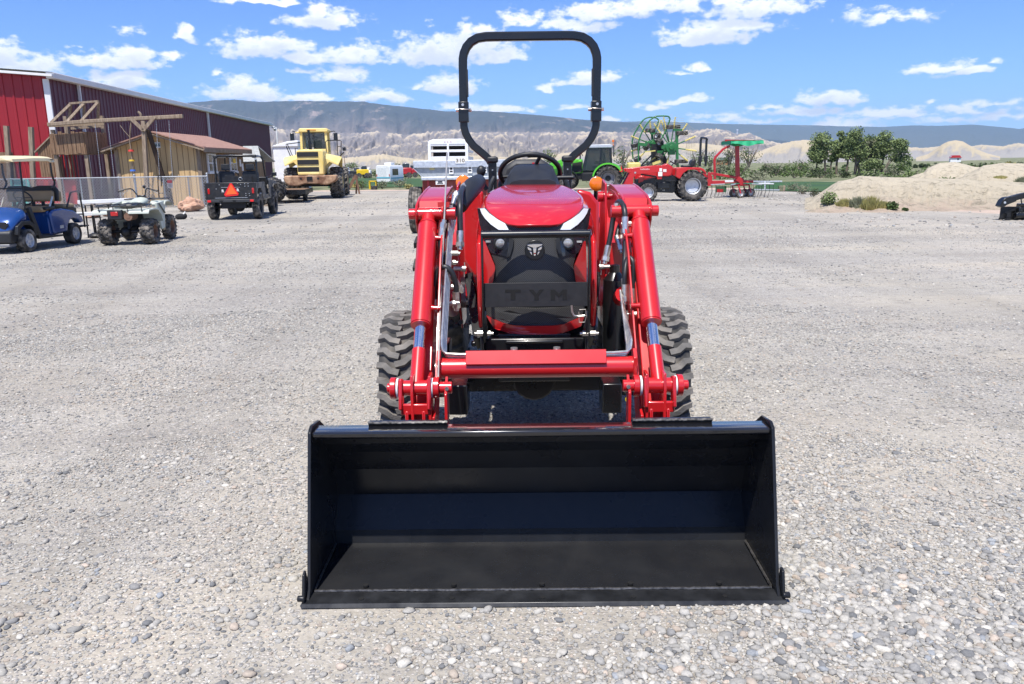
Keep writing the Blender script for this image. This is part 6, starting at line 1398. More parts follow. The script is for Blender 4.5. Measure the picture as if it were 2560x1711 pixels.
def quad():
    t = thing('quad_bike', 'dusty pale green four wheeler quad bike seen from behind', 'quad bike', (-8.0, 16.6, 0), R(5))
    def B(mb, n, m, p=t, **k): return mb.build(n, m, p, **k)
    for s in (-1, 1):
        wheel(t, (s*.42,0,.275), .275, .27, .13, 'knob', M_RUBD, M_RUST, 'deep', s, nl=16)
        wheel(t, (s*.43,1.16,.28), .28, .19, .14, 'knob', M_RUBD, M_RUST, 'deep', s, nl=18)
        f = MB()     # rear fender arch
        arc = [(-.34,.68),(-.30,.735),(.0,.75),(.24,.73),(.40,.62),(.46,.48)]
        f.prism(arc+[(y,z-.03) for y, z in arc[::-1]], 'x', s*.14, s*.56); B(f, 'rear_fender', M_ATV, bevel=.012)
        f = MB(); f.prism([(.44,.84),(.98,.87),(1.0,.78),(.88,.58),(.82,.28),(.62,.26),(.54,.45),(.48,.62)], 'x', s*.42, s*.47); B(f, 'leg_panel', M_ATV, bevel=.015)
        f = MB(); arc = [(.84,.80),(.92,.86),(1.12,.87),(1.30,.83),(1.38,.76)]; f.prism(arc+[(y,z-.03) for y, z in arc[::-1]], 'x', s*.18, s*.50); B(f, 'front_fender', M_ATV, bevel=.012)
        f = MB(); f.bar((s*.471,.52,.83), (s*.474,.84,.60), .012, .06, (1,0,0)); B(f, 'panel_stripe', mat('stripe_grey', (.10,.11,.11), .5), bevel=.004)
    c = MB(); c.box((0,-.04,.725), (.52,.48,.03)); B(c, 'rear_deck', M_ATV, bevel=.01)
    b = MB(); b.box((-.12,-.30,.64), (.30,.10,.20)); B(b, 'tail_box', M_BLKP, bevel=.02)
    l = MB(); l.box((-.12,-.355,.66), (.145,.02,.085)); B(l, 'tail_light', M_REDL, bevel=.008)
    m_ = MB(); m_.cyl((.13,-.32,.60), (.13,.0,.60), .085, n=16); m_.cyl((.13,-.325,.60), (.13,-.31,.60), .04, n=12); B(m_, 'muffler', M_RUST)
    a = MB(); a.cyl((-.36,0,.275), (.36,0,.275), .035, n=10); a.ell((-.06,0,.27), (.12,.12,.11), 12, 8); a.bar((0,0,.28), (0,.55,.36), .10, .08); a.cyl((.02,-.04,.33), (.05,.05,.66), .04, n=10); B(a, 'rear_axle', M_DARK)
    e = MB(); e.box((0,.62,.42), (.34,.55,.38)); e.cyl((-.36,1.16,.28), (.36,1.16,.28), .03, n=8); e.box((0,1.1,.5), (.3,.5,.3)); B(e, 'engine', M_DARK, bevel=.03)
    s_ = MB(); s_.box((0,.28,.80), (.30,.62,.10)); B(s_, 'seat', M_BLKP, bevel=.05)
    k = MB(); k.loft([[Vector((hw*math.cos(a), y, z0+hz*math.sin(a))) for a in np.linspace(0,2*PI,13)[:-1]] for y, hw, z0, hz in ((.50,.10,.82,.05),(.60,.17,.84,.08),(.80,.18,.86,.09),(.95,.12,.88,.07))]); B(k, 'fuel_tank', M_ATV, smooth=60)
    r = MB()
    for x in (-.44,-.2,0,.2,.44): r.cyl((x,-.34,.81), (x,.10,.83), .010, n=6)
    r.tube([(-.46,-.34,.81),(.46,-.34,.81),(.48,-.30,.82),(.48,.08,.83),(.46,.10,.83),(-.46,.10,.83),(-.48,.08,.83),(-.48,-.30,.82),(-.46,-.34,.81)], .013, n=6)
    for x in (-.42,-.14,.14,.42): r.cyl((x,-.33,.70), (x,-.34,.81), .010, n=6)
    B(r, 'rear_rack', M_BLK)
    r = MB()
    for x in (-.36,-.18,0,.18,.36): r.cyl((x,1.0,.90), (x,1.42,.90), .010, n=6)
    r.tube([(-.4,1.0,.90),(.4,1.0,.90),(.42,1.42,.90),(-.42,1.42,.90),(-.4,1.0,.90)], .013, n=6)
    B(r, 'front_rack', M_BLK)
    h = MB(); h.tube([(-.40,.74,1.10),(-.22,.80,1.13),(-.14,.84,1.11),(-.06,.92,.96),(.06,.92,.96),(.14,.84,1.11),(.22,.80,1.13),(.40,.74,1.07)], .013, n=8, sub=3); ho = B(h, 'handlebar', M_BLK, smooth=60)
    for s in (-1, 1): g = MB(); g.cyl((s*.30,.77,1.105), (s*.42,.735,1.08), .019, n=8); B(g, 'grip', M_RUB, ho); 
    for s in (-1, 1): g = MB(); g.tube([(s*.24,.83,1.10),(s*.31,.87,1.06),(s*.37,.86,1.02)], .009, n=6, sub=3); B(g, 'brake_lever', M_STEEL, ho)
    p = MB(); p.box((0,.93,.95), (.16,.14,.08)); p.ell((.1,.86,1.17), (.035,.03,.04), 10, 6); B(p, 'instrument_pod', M_BLK, ho, bevel=.02)
    w = MB(); w.tube([(.22,1.35,.9),(.22,1.38,1.15),(.24,1.38,1.36),(.28,1.38,1.40),(.31,1.38,1.36),(.29,1.38,1.16)], .012, n=6, sub=2); B(w, 'gear_carrier', M_BLK)
quad()
def beams():
    D = 18.3; k = D/FPX; P = lambda px, py: at_depth(px, py, D)
    t = thing('beam_rack', 'long white painted beams laid over black stands behind the quad bike', 'beams', (P(270,500).x, D, 0)); o = t.location
    for (a, b, w, h, y) in (((196,506),(358,499),.10,.085,0), ((192,536),(288,531),.12,.085,-.15), ((236,530),(300,519),.10,.06,.3)):
        m_ = MB(); m_.bar(P(*a)-o+Vector((0,y,0)), P(*b)-o+Vector((0,y,0)), w, h); m_.build('beam', M_WHITE, t, bevel=.008)
    for px in (222, 280):
        x = P(px,540).x-o.x; m_ = MB(); m_.tube([(x-.1,.05,0),(x-.08,.05,.75),(x+.08,.05,.75),(x+.1,.05,0)], .018, n=6); m_.tube([(x-.1,.35,0),(x-.08,.3,.75),(x+.08,.3,.75),(x+.1,.35,0)], .018, n=6); m_.build('stand', M_BLK, t)
    x = P(236,560).x-o.x; m_ = MB(); m_.cyl((x,.0,0),(x,.0,.26),.02,n=6); m_.ell((x,0,.06),(.16,.14,.07),12,6); m_.build('base', M_DARK, t)
beams()
M_JEEP = mat('jeep_black', (.012,.012,.013), .35, 0, .2, 4, coat=.2, dust=.06)
M_JEEPS = mat('jeep_side_dusty', (.05,.05,.05), .6, 0, .3, 6, dust=.5)
def jeep():
    t = thing('utility_jeep', 'black open-top utility jeep with orange triangle on its tailgate', 'jeep', (-8.42, 24.45, 0), R(6))
    def B(mb, n, m, p=t, **k): return mb.build(n, m, p, **k)
    W = .735
    b = MB(); b.box((0,1.45,.62), (1.42,3.2,.14)); B(b, 'floor_pan', M_JEEP)
    for s in (-1, 1):
        q = [(-.42,.60),(-.42,1.10),(.95,1.10),(.98,.72),(1.55,.62),(1.62,.62),(1.66,1.12),(1.95,1.14),(3.0,1.08),(3.02,.78),(2.75,.95),(2.25,.95),(2.02,.60),(.58,.56),(.50,.80),(.30,.92),(-.10,.92),(-.30,.80),(-.38,.60)]
        p = MB(); p.prism(q, 'x', s*(W-.03), s*W); B(p, 'side_body', M_JEEPS, bevel=.01)
        f = MB(); arc = [(1.95,.66),(2.05,.95),(2.25,1.02),(2.75,1.02),(3.0,.85)]; f.prism(arc+[(y,z-.03) for y, z in arc[::-1]], 'x', s*.55, s*.79); B(f, 'front_fender', M_JEEPS, bevel=.01)
        wheel(t, (s*.66,0,.375), .375, .22, .20, 'rib', M_RUBD, M_DARK, 'deep', s)
        wheel(t, (s*.66,2.42,.375), .375, .22, .20, 'rib', M_RUBD, M_DARK, 'deep', s)
        l = MB(); l.box((s*.645,-.448,.86), (.065,.03,.16)); B(l, 'tail_light', M_REDL, bevel=.008)
        r = MB(); r.box((s*.62,-.60,.575), (.10,.02,.06)); B(r, 'reflector', M_REDR)
        se = MB(); se.box((s*.37,.98,.98), (.48,.5,.14)); B(se, 'seat', M_BLKP, bevel=.04)
        sb = MB(); sb.prism([(s*.37-.25,1.0),(s*.37+.25,1.0),(s*.37+.25,1.38),(s*.37+.2,1.44),(s*.37-.2,1.44),(s*.37-.25,1.38)], 'y', .66, .76); so = B(sb, 'seat_back', M_BLKP, bevel=.04)
        hr = MB(); hr.box((s*.37,.70,1.56), (.25,.10,.19)); hr.cyl((s*.37,.71,1.40),(s*.37,.71,1.5),.02,n=6); B(hr, 'headrest', M_BLKP, so, bevel=.04)
    tg = MB(); tg.box((0,-.43,.86), (1.46,.04,.50)); tgo = B(tg, 'tailgate', M_JEEP, bevel=.012)
    e = MB()
    for s in (-1, 1): e.box((s*.72,-.44,.86), (.06,.05,.50))
    B(e, 'corner_post', M_JEEP, bevel=.01)
    cr = MB(); cr.box((0,-.455,.66), (.95,.012,.010)); cr.box((0,-.455,.97), (.55,.012,.008)); B(cr, 'tailgate_crease', M_GALV, tgo)
    ri = MB()
    for x, z in ((-.32,1.05),(.30,1.05),(.42,1.07),(.52,1.07),(.42,1.0),(.52,1.0),(.43,.78),(.53,.78),(.43,.72),(.54,.72),(-.42,.93)): ri.cyl((x,-.452,z),(x,-.468,z),.014,n=8)
    B(ri, 'bolt', M_STEEL, tgo)
    text_mesh('R', .11, .004, (-.235,-.456,.865), (R(90),0,0), 'lettering', M_LABEL, tgo, bold=.004); text_mesh('R', .11, .004, (.205,-.456,.885), (R(90),0,0), 'lettering', M_LABEL, tgo, bold=.004)
    tr = MB(); tr.prism([(-.155,.70),(.20,.73),(.225,.78),(.05,1.09),(-.005,1.09),(-.20,.76)], 'y', -.485, -.478); B(tr, 'slow_vehicle_triangle', M_REDR, tgo)
    tr = MB(); tr.prism([(-.145,.755),(.18,.775),(.025,1.06)], 'y', -.492, -.486); B(tr, 'orange_triangle', M_ORANGE, tgo)
    bp = MB(); bp.box((0,-.52,.575), (1.40,.10,.085)); B(bp, 'rear_bumper', mat('bumper_grey', (.045,.047,.05), .5, .2), bevel=.01)
    for x in (-.28,.10): k = MB(); k.box((x,-.58,.575), (.09,.02,.05)); B(k, 'tow_hook', M_BLK)
    tk = MB(); tk.box((0,.0,.44), (.75,.5,.22)); tk.cyl((-.6,0,.375),(.6,0,.375),.05,n=10); tk.ell((.12,0,.36),(.15,.14,.14),12,8); tk.cyl((.45,-.40,.46),(.45,.3,.46),.035,n=8); tk.cyl((-.4,-.3,.40),(-.36,.1,.46),.03,n=8); tk.box((0,2.42,.4),(.8,.3,.2)); tk.box((0,1.2,.42),(.16,2.4,.1)); B(tk, 'underbody', M_DARK, bevel=.02)
    ds = MB(); ds.box((0,1.72,1.12), (1.40,.10,.24)); ds.box((0,2.4,1.05), (1.1,1.3,.22)); B(ds, 'hood', M_JEEP, bevel=.03)
    pn = MB(); pn.lathe([(.05,-.01),(.06,0),(.05,.01),(.042,.012),(.04,.005)], (.16,.2,1.2), (0,1,0), 18); B(pn, 'filler_ring', M_STEEL)
    bh = MB(); bh.box((.05,.55,1.10), (.75,.03,.36)); B(bh, 'bulkhead', M_JEEP)
    sw = MB(); ctr = Vector((-.33,1.45,1.25)); M_ = Matrix.Rotation(R(-65),3,'X'); sw.tube([ctr+M_@Vector((.19*math.cos(a),.19*math.sin(a),0)) for a in np.linspace(0,2*PI,25)], .016, n=8, caps=False); sw.cyl(ctr, ctr+Vector((0,.2,-.1)), .02, n=8); sw.bar(ctr+M_@Vector((-.18,0,0)), ctr+M_@Vector((.18,0,0)), .03, .015); B(sw, 'steering_wheel', M_BLKP)
    rc = MB(); zt = 1.90
    rc.tube([(-.62,.45,.7),(-.62,.44,zt-.14),(-.60,.44,zt-.05),(-.52,.44,zt),(.52,.44,zt),(.60,.44,zt-.05),(.62,.44,zt-.14),(.62,.45,.7)], .032, n=10); B(rc, 'roll_hoop', M_BLK, smooth=50)
    rc = MB(); rc.tube([(-.62,1.75,1.2),(-.60,1.62,zt-.12),(-.56,1.55,zt-.03),(-.48,1.52,zt),(.48,1.52,zt),(.56,1.55,zt-.03),(.60,1.62,zt-.12),(.62,1.75,1.2)], .030, n=10); B(rc, 'roll_hoop', M_BLK, smooth=50)
    for s in (-1, 1): c = MB(); c.cyl((s*.60,.44,zt-.03), (s*.54,1.54,zt-.02), .028, n=8); B(c, 'cage_bar', M_BLK); c = MB(); c.box((s*.58,.44,zt-.02), (.14,.10,.10)); B(c, 'cage_corner', M_BLKP, bevel=.025)
    for s in (-1, 1): c = MB(); c.box((s*.90,1.75,1.32), (.16,.05,.12)); c.bar((s*.66,1.72,1.2),(s*.86,1.75,1.3),.02,.02); B(c, 'mirror', M_BLK, bevel=.015)
    ms = MB(); ms.cyl((.62,.40,1.80),(.62,.36,1.80),.035,n=10); B(ms, 'work_lamp', M_STEEL)
jeep()
M_YPAINT = mat('loader_yellow', (.76,.55,.15), .5, 0, .1, 1.2, dust=.2, col2=(.85,.70,.30))
M_RUSTY = mat('rusty_counterweight', (.16,.07,.035), .75, .1, .4, 2.2, col2=(.55,.36,.22), lo=.38, hi=.66, bump=.3, bscale=6)
M_GRILL = mat('grill_black', (.014,.014,.014), .7, 0, .4, 20)
def wheel_loader():
    p = at_depth(790, 494, 39.6); t = thing('wheel_loader', 'big yellow wheel loader with rusty counterweight, seen from behind', 'wheel loader', (p.x, 39.6, 0), R(7))
    def B(mb, n, m, pa=t, **k): return mb.build(n, m, pa, **k)
    for s in (-1, 1):
        wheel(t, (s*1.08,0,.76), .76, .62, .36, 'block', M_RUBD, M_YPAINT, 'deep', s, nl=20, lh=.05)
        wheel(t, (s*1.08,3.2,.76), .76, .62, .36, 'ag', M_RUBD, M_YPAINT, 'deep', s, nl=16, lh=.06)
        f = MB()
        sec = lambda y, zi, zo, x1: [Vector((s*.55,y,zi)), Vector((s*.85,y,zi-.08)), Vector((s*x1,y,zo)), Vector((s*x1,y,zo-.07)), Vector((s*.85,y,zi-.22)), Vector((s*.55,y,zi-.5))]
        f.loft([sec(-.86,1.95,1.62,1.26), sec(-.5,2.1,1.86,1.36), sec(.0,2.18,1.98,1.38), sec(.6,2.1,1.95,1.36), sec(.95,1.9,1.5,1.3)]); B(f, 'rear_fender', M_YPAINT, bevel=.02, smooth=30)
        c = MB(); c.prism([(-.86,1.95),(-.86,1.45),(-.4,1.15),(-.4,1.0),(.9,1.0),(.9,1.8)], 'x', s*.56, s*.62); B(c, 'wheel_well', M_DARK)
        m_ = MB(); m_.tube([(s*.74,1.0,3.2),(s*1.0,.9,3.25),(s*1.05,.9,3.2)], .02, n=6); m_.box((s*1.06,.9,2.98), (.20,.07,.36)); B(m_, 'mirror', M_BLK, bevel=.03)
        h = MB()
        if s > 0: h.tube([(.62,.3,2.2),(.62,.3,2.72),(.70,.3,2.78),(1.3,.4,2.78),(1.36,.4,2.74),(1.30,.5,2.0)], .022, n=6); h.tube([(1.16,.4,2.78),(1.16,.4,2.05)], .022, n=6); h.tube([(1.16,.4,2.48),(1.34,.4,2.48)], .018, n=6)
        else: h.tube([(-.62,.3,2.7),(-1.32,.4,2.62),(-1.30,.4,2.5),(-1.12,.5,1.95)], .022, n=6); h.tube([(-1.25,.4,2.62),(-1.02,.4,2.0)], .02, n=6); h.tube([(-.86,.2,2.0),(-.86,.2,2.42),(-.74,.2,2.42)], .02, n=6)
        B(h, 'handrail', M_BLK)
    w = MB(); w.prism([(-.62,1.15),(.62,1.15),(.64,2.22),(.55,2.32),(-.50,2.32),(-.62,2.25)], 'y', -1.35, .6); B(w, 'engine_hood', M_YPAINT, bevel=.05)
    for z in (2.10, 1.74, 1.40): g = MB(); g.box((-.10,-1.36,z), (.98,.04,.22)); B(g, 'grille_slot', M_GRILL)
    lo = MB(); lo.box((-.10,-1.37,1.22), (1.0,.06,.12)); B(lo, 'lower_trim', M_YPAINT, bevel=.02)
    cw = MB(); cw.prism([(-1.22,1.12),(1.20,1.12),(1.22,.95),(1.12,.82),(.70,.66),(.30,.72),(-.2,.74),(-.7,.62),(-1.05,.66),(-1.22,.85)], 'y', -1.62, -.75); cwo = B(cw, 'counterweight', M_RUSTY, bevel=.05)
    k = MB(); k.box((-.05,-1.63,.98), (.26,.05,.2)); B(k, 'tow_recess', M_DARK, cwo)
    for x in (-.45,.35): k = MB(); k.cyl((x,-1.63,.98),(x,-1.61,.98),.05,n=10); B(k, 'tie_down_hole', M_DARK, cwo)
    u = MB(); u.box((0,.8,.85), (.9,3.0,.5)); u.cyl((-.9,0,.76),(.9,0,.76),.2,n=12); u.cyl((-.9,3.2,.76),(.9,3.2,.76),.2,n=12); B(u, 'chassis', M_DARK)
    cb = MB()
    for x in (-.62,.62):
        for y in (.75,2.0): cb.bar((x,y,2.15), (x*.97,y,3.22), .12, .12)
    cb.box((-.62,1.4,2.2), (.09,1.3,.1)); cb.box((.62,1.4,2.2), (.09,1.3,.1)); cb.box((0,.75,2.28), (1.25,.1,.2)); cb.box((0,2.0,2.28), (1.25,.1,.2)); B(cb, 'cab_frame', M_YPAINT, bevel=.02)
    rf = MB(); rf.prism([(-.68,3.2),(.70,3.2),(.73,3.3),(.66,3.38),(-.64,3.38),(-.71,3.3)], 'y', .60, 2.2); rf.box((-.78,.9,3.19), (.2,.4,.06)); B(rf, 'cab_roof', M_YPAINT, bevel=.04)
    bc = MB(); bc.box((-.08,.595,3.30), (.45,.03,.07)); B(bc, 'roof_lamp', mat('dull_orange', (.6,.3,.06), .5), bevel=.01)
    gl = MB(); gl.box((0,.77,2.78), (1.12,.015,.86)); B(gl, 'rear_window', M_GLASS); gl = MB(); gl.box((0,2.02,2.78), (1.12,.015,.86)); B(gl, 'front_window', M_WSHIELD)
    se = MB(); se.box((.10,1.5,2.55), (.42,.12,.55)); se.box((.1,1.25,2.32),(.45,.5,.12)); B(se, 'seat', M_BLKP, bevel=.05)
    ex = MB(); ex.cyl((-.10,-.1,2.3),(-.10,-.1,2.75),.075,n=12); ex.cyl((-.10,-.1,2.75),(-.12,-.1,3.26),.05,n=12); ex.cyl((-.12,-.1,3.1),(-.13,-.1,3.27),.06,n=12); B(ex, 'exhaust_stack', M_BLK)
    pi = MB(); pi.cyl((-.28,-.3,2.3),(-.28,-.3,2.42),.04,n=8); pi.cyl((.05,-.3,2.3),(.05,-.3,2.44),.05,n=8); B(pi, 'filler_cap', M_STEEL)
    fl = MB(); fl.bar((1.25,.4,2.0),(1.48,.2,2.2),.05,.05); fl.box((1.5,.16,2.36),(.16,.12,.18)); B(fl, 'work_lamp', M_BLK, bevel=.02)
    st = MB(); st.box((.3,-1.0,1.13),(.5,.3,.012)); B(st, 'step', M_RUSTY)
wheel_loader()
def left_extras():
    P = at_depth
    for px, py, D, r, lab in ((664,449,32.5,.50,'large lugged tyre standing behind the jeep'), (684,447,34.2,.52,'large dark tyre leaning at the maroon barn corner')):
        q = P(px, py, D); t = thing('spare_tyre', lab, 'tyre', (q.x, D, r*1.15), R(70), 'spare tyres beyond the jeep')
        tyre_mb(r, .42, r*.5, 'ag', 36, 16, .05).build('tyre', [M_RUB, M_RUB], t, smooth=32); c = MB(); c.lathe([(r*.5,-.12),(r*.3,-.05),(.01,-.05)], (0,0,0), (1,0,0), 20); c.build('rim', M_DARK, t)
        b = MB(); b.box((0,0,-r*1.08), (.6,.5,r*.16)); b.build('chock', M_WOODG, t)
    a, b = P(686,473,35), P(742,473,36.5); t = thing('flatbed_trailer', 'low black flatbed trailer between jeep and yellow loader', 'trailer', ((a.x+b.x)/2, 36, 0), R(8))
    m_ = MB(); m_.box((0,0,.50), (1.9,3.2,.10)); m_.build('deck', M_WOOD, t); m_ = MB()
    for x in (-.93,.93): m_.box((x,0,.47), (.06,3.2,.2))
    m_.box((0,-1.6,.47),(1.9,.06,.2)); m_.build('frame', M_BLK, t)
    for s in (-1,1): wheel(t, (s*.7,.5,.25), .25, .18, .15, 'rib', M_RUB, M_DARK, 'deep', s)
    q = P(672,452,35.5); t = thing('metal_crate', 'grey ribbed metal crate under the barn corner beside the trailer', 'crate', (q.x+.15, 34.9, 0)); m_ = MB(); m_.box((0,0,.62), (.85,.7,.78)); m_.build('body', M_GALV, t)
    m_ = MB()
    for i in range(9): m_.box((-.38+.095*i,-.36,.62),(.03,.02,.76))
    m_.build('rib', M_GALV, t); m_ = MB(); m_.box((0,0,.11),(.8,.66,.22)); m_.build('skid', M_WOODG, t)
    for i in range(6):
        q = ground_at(697+5.2*i, 482-.4*i); o = MB(); o.box((0,0,.10),(.16,.36,.20)); o.box((0,-.19,.10),(.09,.02,.12))
        ob = o.build('concrete_block', mat('concrete', (.4,.39,.37), .9, 0, .15, 8, bump=.3) if i == 0 else bpy.data.materials['concrete'], None, bevel=.01, loc=(q.x, q.y+1.0, 0)); tag(ob, 'grey concrete block in the row on the ground before the black flatbed', 'block', 'concrete blocks before the flatbed trailer')
    q = P(716,400,56); t = thing('white_tank', 'tall white storage bin behind the yellow loader', 'storage bin', (q.x+.4, 56, -.1)); m_ = MB(); m_.box((0,0,1.5),(1.7,3,3.0)); m_.build('body', M_WHITE, t, bevel=.06); m_ = MB(); m_.prism([(-.9,2.95),(.9,2.95),(.9,3.35),(.2,3.3),(-.75,3.05)],'y',-1.6,1.6); m_.build('cover', M_WHITE, t, bevel=.04)
    q = P(712,385,86); t = thing('rusty_tank', 'rust brown round tank peeping out past the barn corner', 'tank', (q.x+.1, 86, -.3)); m_ = MB(); m_.cyl((0,-1,3.2),(0,1,3.2),.95,n=20); m_.build('shell', M_RUST, t)
    for y in (-.7,.7): m_ = MB(); m_.bar((-.5,y,0),(-.5,y,2.6),.14,.14); m_.bar((-.5,y,2.4),(.5,y,2.4),.14,.14); m_.bar((.5,y,0),(.5,y,2.6),.14,.14); m_.build('stand', M_GALV, t)
    # beyond the loader: leaning plough frame, yellow stand, tyre on the ground, camper
    q = P(892,478,44.5); t = thing('plough_frame', 'rusty grey leaning plough frame right of the yellow loader', 'farm implement', (q.x, 44.5, 0)); m_ = MB(); m_.bar((-.6,0,.05),(.0,0,1.02),.16,.08,(0,1,0)); m_.bar((0,0,1.02),(.14,0,.0),.09,.07,(0,1,0)); m_.bar((.0,.3,1.0),(-.1,.3,.0),.09,.07,(0,1,0)); m_.build('beam', M_RUST, t); m_ = MB(); m_.bar((-.62,.1,.05),(-.75,.1,1.6),.03,.05,(0,1,0)); m_.bar((-.50,.1,.05),(-.62,.1,2.1),.025,.04,(0,1,0)); m_.build('tine', M_RUST, t)
    q = P(933,466,54); t = thing('yellow_stand', 'yellow square metal stand left of the white camper', 'stand', (q.x, 54, 0)); m_ = MB()
    for x in (-.22,.22):
        for y in (-.2,.2): m_.bar((x,y,-.05),(x,y,.5),.06,.06)
    m_.build('leg', M_YEL, t); m_ = MB(); m_.box((0,0,.5),(.5,.46,.07)); m_.build('top', M_YEL, t)
    q = P(935,470,52); t = thing('ground_tyre', 'dark tyre lying flat before the yellow stand', 'tyre', (q.x, 52, .13)); o = tyre_mb(.22,.24,.12,'rib',24).build('tyre', [M_RUB, M_RUB], t); o.rotation_euler = (0,R(90),0)
    q = P(972,462,80); t = thing('camper', 'white camper trailer with dark side window and blue stripe', 'camper', (q.x, 80, gz(q.x,80)-.15), R(-14))
    m_ = MB(); m_.prism([(-.75,.35),(.75,.35),(.75,1.75),(.62,1.95),(-.66,1.95),(-.75,1.8)],'y',-1.3,2.2); m_.build('body', M_WHITE, t, bevel=.05); m_ = MB(); m_.box((.0,.4,2.08),(.75,.9,.26)); m_.build('roof_unit', M_WHITE, t, bevel=.05)
    m_ = MB(); m_.box((.76,.0,1.30),(.03,1.5,.62)); m_.build('side_window', M_GLASSD, t, bevel=.03); m_ = MB(); m_.box((-.12,-1.31,1.25),(.9,.02,.95)); m_.build('rear_door', mat('off_white', (.66,.68,.7), .5), t)
    m_ = MB(); m_.box((0,-1.315,.78),(1.4,.02,.12)); m_.box((.757,.4,.72),(.02,3.2,.10)); m_.build('blue_stripe', mat('stripe_blue', (.12,.42,.55), .5), t)
    for s in (-1,1): l = MB(); l.box((s*.66,-1.32,1.0),(.07,.03,.22)); l.build('tail_light', M_REDL, t); wheel(t,(s*.62,.3,.3),.3,.2,.18,'rib',M_RUB,M_RIM,'flat',s)
    # far parked machines past the field
    far = [(838,433,'white',.9,1.0,'far white tank, leftmost in the row beyond the field'),(866,432,'white',1.1,.9,'far white box machine, second in the row beyond the field'),(889,431,'black',1.4,.8,'far black machine between the white boxes'),(907,431,'yellow',1.8,1.0,'far yellow machine in the row beyond the field'),(921,437,'white',.9,.8,'far white bin right of the yellow machine'),(1012,437,'red',2.2,1.2,'far red tractor with cab seen left of the spreader'),(1030,439,'red',1.6,1.0,'far red implement touching the spreader edge')]
    for px, py, c, w, h, lab in far:
        D = 120; q = P(px, py+6, D); m = {'white': M_WHITE, 'black': M_BLKP, 'yellow': M_YEL, 'red': M_RED2}[c]
        t = thing('parked_machine', lab, 'machine', (q.x, D, gz(q.x,D)), R(random.uniform(-20,20)), 'far machines beyond the field')
        m_ = MB(); m_.box((0,0,.5+h*.4),(w,w*.7,h*.8)); m_.build('body', m, t, bevel=.1)
        m_ = MB(); m_.box((w*.12,0,.5+h),(w*.45,w*.5,h*.6)); m_.build('cab', M_GLASSD if c in ('red','yellow','black') else m, t, bevel=.06)
        for s in (-1,1): m_ = MB(); m_.cyl((s*w*.32,-w*.42,.4),(s*w*.32,-w*.22,.4),.4,n=14); m_.build('wheel', M_RUB, t)
left_extras()
